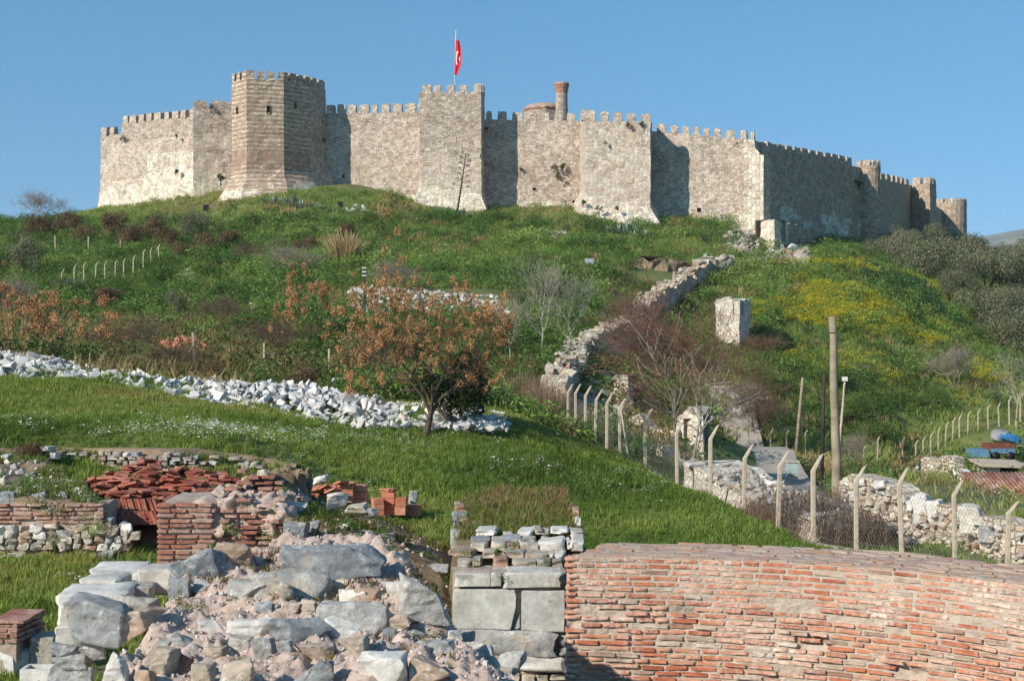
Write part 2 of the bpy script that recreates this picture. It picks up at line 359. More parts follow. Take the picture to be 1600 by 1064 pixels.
def inset(x, y, poly):
    x = np.asarray(x); y = np.asarray(y); c = np.zeros(x.shape, bool); n = len(poly)
    for i in range(n):
        x1, y1 = poly[i]; x2, y2 = poly[(i+1) % n]
        if y1 == y2: continue
        c ^= ((y1 > y) != (y2 > y)) & (x < (x2-x1)*(y-y1)/(y2-y1)+x1)
    return c
def G(x, y):
    """world ground height"""
    x = np.asarray(x, float); y = np.asarray(y, float)
    w = np.clip((y-60)/60, 0, 1)
    far = np.clip((np.hypot(x-10, y-110)-190)/250, 0, 1); far = far*far*(3-2*far)
    z = H(x, np.clip(y, 8, 420))+fb2(x, y, .45, 3)*(.05+.13*w)+fb2(x, y, .12, 8)*(.05+.3*w)
    return EYE+z*(1-far)+far*(-22)
def g1(x, y): return float(G(np.array([x]), np.array([y]))[0])
def hit(px, py, y0=17., y1=330.):
    Y = np.exp(np.linspace(math.log(y0), math.log(y1), 900)); X = (px-800)/F*Y
    d = EYE+(HZ-py)/F*Y-G(X, Y); k = np.nonzero(d <= 0)[0]
    if len(k) == 0: k = [int(np.argmin(d))]
    k = int(k[0]); return Vector((X[k], Y[k], float(G(X[k:k+1], Y[k:k+1])[0])))
def onG(px, Y):
    X = (px-800)/F*Y; return Vector((X, Y, g1(X, Y)))
def axis(parts):
    a = np.concatenate([np.arange(p, q, s) for p, q, s in parts]); return a
gx = axis([(-4000, -1000, 1000), (-1000, -300, 100), (-300, -120, 20), (-120, -60, 2.), (-60, 80, .7), (80, 150, 2.), (150, 300, 15), (300, 1000, 100), (1000, 5001, 1000)])
gy = axis([(-1500, -500, 500), (-500, -20, 60), (-20, 8, 4), (8, 60, .45), (60, 240, .9), (240, 330, 3), (330, 700, 30), (700, 2000, 200), (2000, 6001, 1000)])
GX, GY = np.meshgrid(gx, gy); GZ = G(GX.ravel(), GY.ravel())
nx, ny = len(gx), len(gy)
ii = np.arange(nx*ny).reshape(ny, nx)
ff = np.stack([ii[:-1, :-1], ii[:-1, 1:], ii[1:, 1:], ii[1:, :-1]], -1).reshape(-1, 4)
t = NT('hill_ground'); p_ = t.pos()
c_ = t.ramp(t.noise(p_, .35, 6, .65), [(.3, lin('4c5a2c')), (.5, lin('62703a')), (.68, lin('7d7a4c')), (.8, lin('8a7a5c'))])
c_ = t.mix(t.rng(t.noise(p_, 1.6, 5, .7), .5, .68, 0, .6), c_, lin('6d5f48'))
c_ = t.mix(.5, c_, t.ramp(t.noise(p_, 7, 5, .7), [(.3, .5), (.7, 1.3)]), 'MULTIPLY')
t.col(c_); t.bump(t.noise(p_, 5, 6, .75), .8, .12); M['ground'] = t.m
tag(ob('ground', mk('ground', np.stack([GX.ravel(), GY.ravel(), GZ], -1), ff, M['ground'], True)), kind='structure')
# far hills
hx = np.linspace(-2200, 3900, 160); hv = []; hf = []
for j, (dy, k) in enumerate(((0, 0), (450, .45), (950, .8), (1450, 1.), (1900, .6), (2600, 0))):
    for x in hx:
        rise = 1/(1+math.exp(-(x-840)/140))*1.22 + .02
        n_ = float(fb2(np.array([x]), np.array([dy*1.]), .0019, 31, 4)[0])
        hv.append((x, 2700+dy+130*math.sin(x*.0015), -30+k*(285*rise*(1+.10*n_)+9*n_)))
n_ = len(hx)
for j in range(5):
    for i in range(n_-1): hf.append((j*n_+i, j*n_+i+1, (j+1)*n_+i+1, (j+1)*n_+i))
t = NT('far_hill'); p_ = t.pos()
t.col(t.ramp(t.noise(p_, .006, 6, .7), [(.35, lin('4d5a46')), (.65, lin('7f7c66'))])); M['hill'] = t.m
tag(ob('far_hills', mk('far_hills', hv, hf, M['hill'], True)), kind='structure')

# ------------------------------------------------------------------ geometry generators
def hull(pts):
    bm = bmesh.new(); vs = [bm.verts.new(p) for p in pts]
    r = bmesh.ops.convex_hull(bm, input=vs)
    bmesh.ops.delete(bm, geom=list({e for e in list(r['geom_interior'])+list(r['geom_unused']) if isinstance(e, bmesh.types.BMVert)}), context='VERTS')
    bm.verts.index_update(); v = [tuple(a.co) for a in bm.verts]; f = [[b.index for b in a.verts] for a in bm.faces]
    bm.free(); return v, f
def rubble_unit(seed, n=13, box=(1, .75, .6)):
    r = np.random.default_rng(seed); p = r.uniform(-1, 1, (n, 3)); p = p/np.maximum(np.abs(p).max(1, keepdims=True), .3)
    p = np.sign(p)*np.abs(p)**.6*.5*np.array(box)*r.uniform(.75, 1., (n, 1))
    return hull([tuple(q) for q in p])
def ico(sub):
    bm = bmesh.new(); bmesh.ops.create_icosphere(bm, subdivisions=sub, radius=1)
    v = np.array([a.co[:] for a in bm.verts]); f = np.array([[b.index for b in a.verts] for a in bm.faces]); bm.free(); return v, f
ICO = {k: ico(k) for k in (1, 2, 3, 4, 5)}
def rock(seed, sub=4, planes=11, dims=(1, 1, 1), rough=.05, flat=.0):
    """an angular rock: a sphere cut by planes, with broken relief; dims = full width, depth, height"""
    r = np.random.default_rng(seed); v, f = ICO[sub]; d = v/np.linalg.norm(v, axis=1, keepdims=True)
    nn = r.normal(size=(planes, 3)); nn /= np.linalg.norm(nn, axis=1, keepdims=True)
    nn = np.vstack([nn, [[0, 0, 1], [0, 0, -1]], [[1, .1, .1], [-1, .2, .1]], [[.1, -1, .1]]]); nn /= np.linalg.norm(nn, axis=1, keepdims=True)
    h = r.uniform(.62, .98, len(nn))
    q = d@nn.T; rad = np.where(q > .05, h/np.maximum(q, .05), 9).min(1); rad = np.minimum(rad, 1.25)
    p = d*rad[:, None]
    p = p*(1+rough*fbm(p*2.2+seed*3.1, seed, 4))[:, None]
    lay = np.abs(noise(np.stack([p[:, 0]*.6, p[:, 1]*.6, p[:, 2]*5], -1)+seed, seed+3))
    p = p*(1-.05*lay[:, None]*rough*10)*(1+rough*.35*fbm(p*9+seed*1.7, seed+9, 3))[:, None]
    for q_ in range(16):                      # chips and fracture faces
        nv_ = r.normal(size=3); nv_ /= np.linalg.norm(nv_); dd_ = p@nv_; lim = dd_.max()*r.uniform(.74, .97); over = np.clip(dd_-lim, 0, None); p = p-over[:, None]*nv_*.93
    rd_ = 1-np.abs(noise(p*2.6+seed*2.3, seed+21)); p = p*(1-rough*.55*np.clip(rd_-.72, 0, 1)[:, None]*3)
    lo, hi = p.min(0), p.max(0); p = (p-(lo+hi)/2)/(hi-lo)*np.array(dims)
    return p, f
def hullrock(seed, dims, rough=.05, n=15, cuts=5):
    """a jagged broken stone: hull of scattered points, subdivided and roughened"""
    r = np.random.default_rng(seed); q = r.uniform(-1, 1, (n, 3)); q = q/np.maximum(np.abs(q).max(1, keepdims=True), .35); q = np.sign(q)*np.abs(q)**.7*r.uniform(.8, 1., (n, 1))
    v, f = hull([tuple(a) for a in q]); bm = bmesh.new(); vs = [bm.verts.new(a) for a in v]
    for a in f: bm.faces.new([vs[i] for i in a])
    bmesh.ops.dissolve_limit(bm, angle_limit=R(14), verts=bm.verts[:], edges=bm.edges[:]); bmesh.ops.triangulate(bm, faces=bm.faces[:])
    bmesh.ops.bevel(bm, geom=bm.edges[:], offset=.035, segments=1, affect='EDGES'); bmesh.ops.triangulate(bm, faces=bm.faces[:])
    for _ in range(2):
        lg = [e for e in bm.edges if e.calc_length() > .55/cuts*2]
        if lg: bmesh.ops.subdivide_edges(bm, edges=lg, cuts=2, use_grid_fill=True); bmesh.ops.triangulate(bm, faces=bm.faces[:])
    bm.verts.index_update(); v = np.array([a.co[:] for a in bm.verts]); f = [[b.index for b in a.verts] for a in bm.faces]; bm.free()
    lo, hi = v.min(0), v.max(0); v = (v-(lo+hi)/2)/(hi-lo)*np.array(dims); L = float(np.mean(dims)); p = v/L; s = seed*3.3
    d = np.stack([fbm(p*3+s, seed+k, 4) for k in range(3)], -1)*rough*.5+np.stack([fbm(p*11+s, seed+9+k, 2) for k in range(3)], -1)*rough*.16
    lay = noise(np.stack([p[:, 0]*1.2, p[:, 1]*1.2, p[:, 2]*9], -1)+s, seed+5); d[:, :2] += (p[:, :2]*lay[:, None])*rough*.9
    return v+d*L, f
def block_unit(seed, j=.035, bev=.05, cuts=3):
    """unit box with worn, uneven edges"""
    bm = bmesh.new(); bmesh.ops.create_cube(bm, size=1)
    bmesh.ops.bevel(bm, geom=bm.edges[:], offset=bev, segments=1, affect='EDGES')
    bmesh.ops.subdivide_edges(bm, edges=[e for e in bm.edges if e.calc_length() > .3], cuts=cuts, use_grid_fill=True)
    v = np.array([a.co[:] for a in bm.verts])
    v = v+np.stack([fbm(v*2.6+seed*7, seed+k, 3) for k in range(3)], -1)*j
    f = [[b.index for b in a.verts] for a in bm.faces]; bm.free(); return v, f
def variants(name, n, mat, gen, smooth=False):
    out = []
    for k in range(n):
        v, f = gen(k); me = mk(name, v, f, mat, smooth); out.append(me)
        if smooth: me.set_sharp_from_angle(angle=R(38))
    return out
class MB:
    def __init__(s): s.v = []; s.f = []; s.c = []; s.n = 0
    def add(s, v, f, col=None):
        v = np.asarray(v, float); s.v.append(v); s.f += [[i+s.n for i in q] for q in f]; s.n += len(v)
        s.c.append(np.tile(np.array(col if col is not None else (1, 1, 1), float), (len(v), 1)))
    def box(s, c, d, rot=0., tilt=None, col=None):
        v = np.array([[x, y, z] for x in (-.5, .5) for y in (-.5, .5) for z in (-.5, .5)])*np.array(d)
        m = Euler((tilt[0] if tilt else 0, tilt[1] if tilt else 0, rot)).to_matrix(); v = v@np.array(m).T+np.array(c)
        s.add(v, [(0, 1, 3, 2), (4, 6, 7, 5), (0, 4, 5, 1), (2, 3, 7, 6), (0, 2, 6, 4), (1, 5, 7, 3)], col)
    def tube(s, pts, rad, k=6, cap=True, col=None):
        v, f = tube(pts, rad, k, cap); s.add(v, f, col)
    def mesh(s, name, mat, smooth=False): return mk(name, np.vstack(s.v), s.f, mat, smooth, col=np.vstack(s.c))
def tube(pts, rad, k=6, cap=True):
    pts = np.asarray(pts, float); n = len(pts); rad = np.broadcast_to(np.asarray(rad, float), (n,))
    d = np.gradient(pts, axis=0); d /= np.linalg.norm(d, axis=1, keepdims=True)+1e-9
    a = np.array([0, 0, 1.]) if abs(d[:, 2]).mean() < .8 else np.array([1., 0, 0])
    u = np.cross(d, a); u /= np.linalg.norm(u, axis=1, keepdims=True)+1e-9; w = np.cross(d, u)
    th = np.arange(k)*2*math.pi/k
    v = (pts[:, None]+rad[:, None, None]*(np.cos(th)[None, :, None]*u[:, None]+np.sin(th)[None, :, None]*w[:, None])).reshape(-1, 3)
    f = [[i*k+j, i*k+(j+1) % k, (i+1)*k+(j+1) % k, (i+1)*k+j] for i in range(n-1) for j in range(k)]
    if cap: f += [list(range(k))[::-1], [(n-1)*k+j for j in range(k)]]
    return v, f
def heightfield(name, xs, ys, zf, mat, skirt=None, parent=None, smooth=True, keep=None):
    X, Y = np.meshgrid(xs, ys); Z = zf(X, Y); n, m = len(xs), len(ys)
    i = np.arange(n*m).reshape(m, n); f = np.stack([i[:-1, :-1], i[:-1, 1:], i[1:, 1:], i[1:, :-1]], -1).reshape(-1, 4)
    if keep is not None:
        kk = keep(X, Y).ravel(); f = f[kk[f].all(1)]
    return ob(name, mk(name, np.stack([X.ravel(), Y.ravel(), Z.ravel()], -1), f, mat, smooth), parent)

def branches(seed, spec, trop=.1, wob=.18, spread=(30, 55), len0=1., r0=.05, trunks=1, lean=.15, ratio=(.55, .8), nseg=5, up_kill=0., ratio0=None):
    """spec: children per level.  returns [(points, radii, level)]"""
    r = np.random.default_rng(seed); out = []
    def rec(p, d, L, rad, lv):
        pts = [p]; rs = [rad]; q = p.copy(); dd = d.copy(); ns = nseg if lv < 3 else 3
        for k in range(ns):
            dd = dd+r.normal(size=3)*wob*(1 if lv else .6)+np.array([0, 0, trop]); dd /= np.linalg.norm(dd)
            q = q+dd*L/ns; pts.append(q.copy()); rs.append(rad*(1-.55*(k+1)/ns))
        out.append((np.array(pts), np.array(rs), lv))
        if lv >= len(spec): return
        nc = spec[lv]
        for c in range(nc):
            tt = (.45+.55*(c+.6)/nc) if lv else (.55+.45*(c+1)/nc)
            tt = min(tt, 1.); fi = tt*ns; k0 = min(int(fi), ns-1); pp = pts[k0]+(pts[k0+1]-pts[k0])*(fi-k0)
            d0 = pts[k0+1]-pts[k0]; d0 /= np.linalg.norm(d0)
            x = np.cross(d0, r.normal(size=3)); x /= np.linalg.norm(x)
            if lv == 0:
                az = 2.4*c+r.uniform(-.5, .5); x = np.array([math.cos(az), math.sin(az), 0])
            a = R(r.uniform(*spread))
            nd = d0*math.cos(a)+x*math.sin(a)
            if up_kill and nd[2] < -up_kill: nd[2] = -up_kill
            rr = np.interp(tt, np.linspace(0, 1, ns+1), rs)
            rec(pp, nd/np.linalg.norm(nd), L*r.uniform(*(ratio0 if lv == 0 and ratio0 else ratio)), rr*.72, lv+1)
    for k in range(trunks):
        d = np.array([r.normal()*lean, r.normal()*lean, 1]);
        if trunks > 1: d[:2] += np.array([math.cos(k*6.28/trunks), math.sin(k*6.28/trunks)])*lean*1.6
        rec(np.array([0, 0, 0.])+np.array([math.cos(k*2.4), math.sin(k*2.4), 0])*r0*(1.2 if trunks > 1 else 0), d/np.linalg.norm(d), len0*r.uniform(.85, 1.1), r0, 0)
    return out
def fit(br, h, w, taper=1.):
    allp = np.vstack([b[0] for b in br]); lo, hi = allp.min(0), np.percentile(allp, 99.5, axis=0)
    cx = np.median(allp[:, :2], axis=0); rad = np.percentile(np.abs(allp[:, :2]-cx), 98)
    kz = h/hi[2]; kx = w/2/rad
    s = np.array([kx, kx, kz]); res = []
    for p, r_, l in br:
        q = p.copy(); wgt = np.clip(q[:, 2:3]/hi[2]*2.5, 0, 1); q[:, :2] -= cx*wgt
        res.append((q*s, r_, l))
    return res
def br_mesh(name, br, mat, lv0=0, lv1=9, rk=1., rmin=.008, sides=(8, 6, 5, 3, 3, 3)):
    V = []; Fc = []; n = 0
    for p, r_, l in br:
        if l < lv0 or l > lv1: continue
        v, f = tube(p, np.maximum(r_*rk, rmin*(1 if l > 1 else 1)), sides[min(l, 5)], cap=False)
        V.append(v); Fc += [[i+n for i in q] for q in f]; n += len(v)
    return mk(name, np.vstack(V), np.array(Fc), mat, True)
def leaves(n, cen, rad, size, seed, inner=.5, flat=1., asp=.55, hue=.12, val=.3, droop=0.):
    """n leaf quads spread through blobs (centres, radii arrays) -> v, f, col"""
    r = np.random.default_rng(seed); cen = np.asarray(cen, float); rad = np.asarray(rad, float)
    if rad.ndim == 1: rad = np.repeat(rad[:, None], 3, 1)
    vol = rad.prod(1)**.75; k = r.choice(len(cen), n, p=vol/vol.sum())
    d = r.normal(size=(n, 3)); d /= np.linalg.norm(d, axis=1, keepdims=True)
    rr = inner+(1-inner)*r.random(n)**.6
    c = cen[k]+d*rad[k]*rr[:, None]
    nrm = d*.7+r.normal(size=(n, 3))*.75+np.array([0, 0, .3]); nrm /= np.linalg.norm(nrm, axis=1, keepdims=True)
    a = np.cross(nrm, r.normal(size=(n, 3))); a /= np.linalg.norm(a, axis=1, keepdims=True); b = np.cross(nrm, a)
    s = size*r.uniform(.6, 1.35, n)[:, None]
    a = a*s; b = b*s*asp
    v = np.stack([c-a, c+b*.9, c+a, c-b*.9], 1).reshape(-1, 3)
    f = np.arange(4*n).reshape(n, 4)
    bl = r.uniform(.8, 1.2, len(cen))[k]
    g = np.clip(r.normal(1, val, n), .35, 1.9)*bl; h = r.normal(0, hue, n)
    col = np.stack([g*(1+h), g, g*(1-h*.5)], -1).clip(0, 4)
    return v, f, np.repeat(col, 4, 0)
def blobs(seed, n, w, h, z0=.0, rmin=.18, rmax=.34):
    r = np.random.default_rng(seed); c = []; q = []
    for i in range(n):
        a = r.uniform(0, 6.28); d = math.sqrt(r.random())*.36*w; z = z0+h*(.22+.55*r.random()*(1-(d/(.42*w))**2*.6))
        c.append((math.cos(a)*d, math.sin(a)*d, z)); s = r.uniform(rmin, rmax); q.append((s*w, s*w, s*h*.95))
    return np.array(c), np.array(q)
def leaf_mesh(name, mat, *a, **k):
    v, f, c = leaves(*a, **k); return mk(name, v, f, mat, False, col=c)

# ------------------------------------------------------------------ scattered ground cover (stuff)
def scatter(name, pts, size, rot, kind, tint, srcs, mat):
    me = bpy.data.meshes.new(name); n = len(pts); me.vertices.add(n); me.vertices.foreach_set('co', np.asarray(pts, 'f4').ravel())
    a = me.attributes.new('rot', 'FLOAT_VECTOR', 'POINT'); a.data.foreach_set('vector', np.asarray(rot, 'f4').ravel())
    a = me.attributes.new('size', 'FLOAT', 'POINT'); a.data.foreach_set('value', np.asarray(size, 'f4'))
    a = me.attributes.new('pick', 'INT', 'POINT'); a.data.foreach_set('value', np.asarray(kind, 'i4'))
    cc = np.ones((n, 4), 'f4'); cc[:, :3] = np.clip(tint, 0, 1); a = me.attributes.new('tint', 'FLOAT_COLOR', 'POINT'); a.data.foreach_set('color', cc.ravel())
    o = ob(name, me); tag(o, kind='stuff')
    g = bpy.data.node_groups.new(name, 'GeometryNodeTree')
    g.interface.new_socket('Geometry', in_out='INPUT', socket_type='NodeSocketGeometry'); g.interface.new_socket('Geometry', in_out='OUTPUT', socket_type='NodeSocketGeometry')
    n_ = g.nodes.new; L = g.links.new
    gi = n_('NodeGroupInput'); go = n_('NodeGroupOutput'); ip = n_('GeometryNodeInstanceOnPoints'); jn = n_('GeometryNodeGeometryToInstance')
    for s in reversed(srcs):
        oi = n_('GeometryNodeObjectInfo'); oi.inputs['Object'].default_value = s; oi.inputs['As Instance'].default_value = False; L(oi.outputs['Geometry'], jn.inputs[0])
    def na(nm, ty):
        x = n_('GeometryNodeInputNamedAttribute'); x.data_type = ty; x.inputs['Name'].default_value = nm; return x.outputs['Attribute']
    L(gi.outputs[0], ip.inputs['Points']); L(jn.outputs[0], ip.inputs['Instance']); ip.inputs['Pick Instance'].default_value = True
    L(na('pick', 'INT'), ip.inputs['Instance Index'])
    er = n_('FunctionNodeEulerToRotation'); L(na('rot', 'FLOAT_VECTOR'), er.inputs[0]); L(er.outputs[0], ip.inputs['Rotation']); L(na('size', 'FLOAT'), ip.inputs['Scale'])
    sm = n_('GeometryNodeSetMaterial'); sm.inputs['Material'].default_value = mat
    L(ip.outputs[0], sm.inputs[0]); L(sm.outputs[0], go.inputs[0])
    md = o.modifiers.new('scatter', 'NODES'); md.node_group = g
    return o
def src(name, v, f, col): return bpy.data.objects.new(name, mk(name, v, f, None, False, col=col))
def tuft(seed, n=9, rad=.1, h=.2, wd=.018, bend=.5):
    r = np.random.default_rng(seed); V = []; Fc = []; Cc = []
    for i in range(n):
        a = r.uniform(0, 6.28); q = rad*math.sqrt(r.random()); b = np.array([math.cos(a)*q, math.sin(a)*q, 0])
        a2 = r.uniform(0, 6.28); o = np.array([math.cos(a2), math.sin(a2), 0]); s = np.array([-o[1], o[0], 0])*wd*r.uniform(.7, 1.3); hh = h*r.uniform(.5, 1.2)
        m = b+o*hh*.18*bend+np.array([0, 0, hh*.6]); t_ = b+o*hh*.75*bend+np.array([0, 0, hh])
        k = len(V); V += [b-s, b+s, m+s*.8, m-s*.8, t_]; Fc += [[k, k+1, k+2, k+3], [k+3, k+2, k+4]]
        g = r.uniform(.75, 1.25); Cc += [(g, g, g)]*5
    return src('tuft', np.array(V), Fc, np.array(Cc))
def clump(seed, n=70, w=1., h=.6, size=.1, nb=5, asp=.5):
    c, q = blobs(seed, nb, w, h, 0, .2, .34); v, f, col = leaves(n, c, q, size, seed, .55, asp=asp, hue=.1, val=.28); v[:, 2] = np.maximum(v[:, 2], -.03)
    return src('clump', v, f, col)
def frustum(n, y0, y1, seed, pw=0., m0=-140, m1=1740):
    """points in the wedge of ground that the picture looks at (with a margin); density even (pw=0) or falling with distance"""
    r = np.random.default_rng(seed)
    e = 2-pw; y = (y0**e+(y1**e-y0**e)*r.random(n))**(1/e); px = r.uniform(m0, m1, n); x = (px-800)/F*y
    z = G(x, y); return x, y, z, px, HZ-F*(z-EYE)/y, r

# ------------------------------------------------------------------ the castle
def wloc(o):
    v = Vector((0, 0, 0))
    while o is not None: v = v+o.location; o = o.parent
    return v
def wob(name, me, parent):
    """mesh in world coordinates under a parent that is only translated"""
    return ob(name, me, parent, -wloc(parent))
def masonry_wall(name, pts, parent, mats, matfun=None, thick=2.5, closed=False, flare=(0, 0), holes=(), rough=.09, depth=1.5, seed=0, step=.7, rag=.0, zb=None):
    """pts: [(X, Y, ztop)] from left to right as one faces the wall; a strip with relief, top and back"""
    pts = [np.array(p, float) for p in pts]; n = len(pts); last = n if closed else n-1
    seg = [(pts[i], pts[(i+1) % n]) for i in range(last)]
    nor = []
    for a, b in seg:
        d = (b-a)[:2]; d = d/np.linalg.norm(d); nor.append(np.array([d[1], -d[0]]))
    U = 0; cols = []                       # x, y, ztop, u, normal
    for i, (a, b) in enumerate(seg):
        L = np.linalg.norm((b-a)[:2]); k = max(1, int(round(L/step))); ts = list(np.linspace(0, 1, k+1))
        for (hu0, hu1, hz0, hz1, si) in holes:
            if si == i:
                ts = [t_ for t_ in ts if abs(t_*L-hu0) > .2 and abs(t_*L-hu1) > .2]+[hu0/L, hu1/L]
        ts = sorted(ts)
        for j, t_ in enumerate(ts):
            if j == 0 and i > 0: continue
            if closed and i == last-1 and j == len(ts)-1: continue
            nn = nor[i]
            if j == 0 and closed: m = nor[-1]+nor[0]; nn = m/(1+nor[-1]@nor[0])
            if j == len(ts)-1 and i < last-1: m = nor[i]+nor[i+1]; nn = m/(1+nor[i]@nor[i+1])
            q = a+(b-a)*t_; cols.append((q[0], q[1], q[2], U+t_*L, nn, i, t_*L))
        U += L
    X = np.array([c[0] for c in cols]); Y = np.array([c[1] for c in cols]); ZT = np.array([c[2] for c in cols]); UU = np.array([c[3] for c in cols]); NN = np.array([c[4] for c in cols])
    if rag: ZT = ZT+rag*noise(np.stack([UU*.9, UU*0, UU*0+seed], -1), seed)
    g = G(X, Y); zbase = float(g.min())-depth if zb is None else zb
    zmax = float(ZT.max()); rows = list(np.linspace(0, 1, max(3, int((zmax-zbase)/step))))
    zrows = [zbase+(zmax-zbase)*r_ for r_ in rows]
    for h in holes:
        zrows = [z for z in zrows if abs(z-h[2]) > .2 and abs(z-h[3]) > .2]+[h[2], h[3]]
    zrows = np.array(sorted(zrows)); nr = len(zrows); nc = len(X)
    Z = np.minimum(zrows[:, None], ZT[None]); Z[-1] = ZT
    PX = np.broadcast_to(X, Z.shape); PY = np.broadcast_to(Y, Z.shape)
    dis = rough*fbm(np.stack([PX.ravel()*.8, PY.ravel()*.8, Z.ravel()*.8], -1), seed, 4).reshape(Z.shape)
    if flare[0]: dis = dis+flare[0]*np.clip((flare[1]-(Z-np.minimum(g, g)[None]))/flare[1], 0, 1.4)
    V = np.stack([PX+NN[None, :, 0]*dis, PY+NN[None, :, 1]*dis, Z], -1).reshape(-1, 3); UVs = np.stack([np.broadcast_to(UU, Z.shape), Z], -1).reshape(-1, 2)
    Fc = []; MI = []
    ncf = nc if closed else nc-1
    for r_ in range(nr-1):
        for c in range(ncf):
            c2 = (c+1) % nc
            zc = .25*(Z[r_, c]+Z[r_, c2]+Z[r_+1, c]+Z[r_+1, c2])
            uc = .5*(UU[c]+UU[c2]) if c2 else UU[c]
            skip = False
            for (hu0, hu1, hz0, hz1, si) in holes:
                if cols[c][5] == si and hz0-.01 < zc < hz1+.01 and hu0-.01 < .5*(cols[c][6]+(cols[c2][6] if cols[c2][5] == si else 1e3)) < hu1+.01: skip = True
            if skip: continue
            if Z[r_+1, c]-Z[r_, c] < 1e-4 and Z[r_+1, c2]-Z[r_, c2] < 1e-4: continue
            Fc.append([r_*nc+c, r_*nc+c2, (r_+1)*nc+c2, (r_+1)*nc+c]); MI.append(matfun(uc, zc, X[c], Y[c], g[c], cols[c][5]) if matfun else 0)
    V = list(V); UVs = list(UVs)
    for (hu0, hu1, hz0, hz1, si) in holes:          # the reveal of an opening
        a, b = seg[si]; d = (b-a)[:2]; d /= np.linalg.norm(d); nn = nor[si]; k = len(V)
        for dep in (-.12, 1.3):
            for (hu, hz) in ((hu0, hz0), (hu1, hz0), (hu1, hz1), (hu0, hz1)):
                q = a[:2]+d*hu-nn*dep; V.append(np.array([q[0], q[1], hz])); UVs.append(np.array([hu+dep, hz]))
        for e in range(4): Fc.append([k+e, k+(e+1) % 4, k+4+(e+1) % 4, k+4+e]); MI.append(0)
        Fc.append([k+4, k+5, k+6, k+7]); MI.append(0)
    top0 = (nr-1)*nc
    if closed:
        k = len(V)
        for c in range(nc): V.append(np.array([X[c]-NN[c, 0]*.7, Y[c]-NN[c, 1]*.7, ZT[c]])); UVs.append(np.array([UU[c], ZT[c]+.7]))
        for c in range(nc): c2 = (c+1) % nc; Fc.append([top0+c, top0+c2, k+c2, k+c]); MI.append(0)
        for c in range(nc): V.append(np.array([X[c]-NN[c, 0]*.7, Y[c]-NN[c, 1]*.7, ZT[c]-1.2])); UVs.append(np.array([UU[c], ZT[c]-1.2]))
        for c in range(nc): c2 = (c+1) % nc; Fc.append([k+c, k+c2, k+nc+c2, k+nc+c]); MI.append(0)
        Fc.append([k+nc+c for c in range(nc)]); MI.append(0)
    else:
        k = len(V)
        for zz, off in ((0, thick), (1, thick)):
            for c in range(nc): V.append(np.array([X[c]-NN[c, 0]*thick, Y[c]-NN[c, 1]*thick, ZT[c] if zz == 0 else zbase])); UVs.append(np.array([UU[c], ZT[c]+thick if zz == 0 else zbase]))
        for c in range(nc-1):
            Fc.append([top0+c, top0+c+1, k+c+1, k+c]); MI.append(0)
            Fc.append([k+c, k+c+1, k+nc+c+1, k+nc+c]); MI.append(0)
        for c in (0, nc-1):                                   # ends
            k2 = len(V)
            for r_ in range(nr): V.append(V[r_*nc+c]); UVs.append(np.array([UU[c]-.3, V[r_*nc+c][2]]))
            for q_ in (k+c, k+nc+c): V.append(V[q_]); UVs.append(np.array([UU[c]-.3-thick, V[q_][2]]))
            Fc.append(list(range(k2, len(V)))); MI.append(0)
    return wob(name, mk(name, np.array(V), Fc, mats, False, uv=np.array(UVs), mi=MI), parent)
def los(px, a, b):
    """where the sight line of a column meets the plan segment a-b; returns point, metres along"""
    a = np.array(a[:2]); b = np.array(b[:2]); k = (px-800)/F
    d = b-a; den = d[0]-k*d[1]; t_ = (k*a[1]-a[0])/den; q = a+d*t_
    return q, t_*np.linalg.norm(d)
MC = [0]
def merlon(parent, mat, q0, q1, nn, z0, z1, dep=.75, cap=.0):
    MC[0] += 1; r = np.random.default_rng(MC[0])
    d = np.array(q1)-np.array(q0); L = np.linalg.norm(d); d = d/L; H_ = z1-z0
    us = np.linspace(0, L, 4); zs = np.linspace(0, H_, 4); V = []; UVs = []
    for j in range(2):
        for z in zs:
            for u in us:
                w = dep*j; q = np.array(q0)+d*u-np.array(nn)*w
                rim = .06 if (z > H_*.9) else 0.
                jx, jy, jz = r.normal(size=3)*.05
                zz = z0-.04+z+(r.uniform(-.16, .1)*min(1, H_) if z > H_*.9 else 0)
                ex = (rim if u == 0 else -rim if u == L else 0)
                V.append((q[0]+d[0]*ex+jx*.5-nn[0]*(rim if j == 0 else -rim), q[1]+d[1]*ex+jy*.5-nn[1]*(rim if j == 0 else -rim)+.0, zz)); UVs.append((u+z0*.3+w*1.1+MC[0]*1.7, z0+z))
    def I(j, z, u): return j*16+z*4+u
    Fc = []
    for z in range(3):
        for u in range(3):
            Fc.append([I(0, z, u), I(0, z, u+1), I(0, z+1, u+1), I(0, z+1, u)]); Fc.append([I(1, z, u+1), I(1, z, u), I(1, z+1, u), I(1, z+1, u+1)])
        Fc.append([I(1, z, 0), I(0, z, 0), I(0, z+1, 0), I(1, z+1, 0)]); Fc.append([I(0, z, 3), I(1, z, 3), I(1, z+1, 3), I(0, z+1, 3)])
    for u in range(3): Fc.append([I(0, 3, u), I(0, 3, u+1), I(1, 3, u+1), I(1, 3, u)])
    return ob('merlon', mk('merlon', V, Fc, mat, False, uv=UVs), parent)
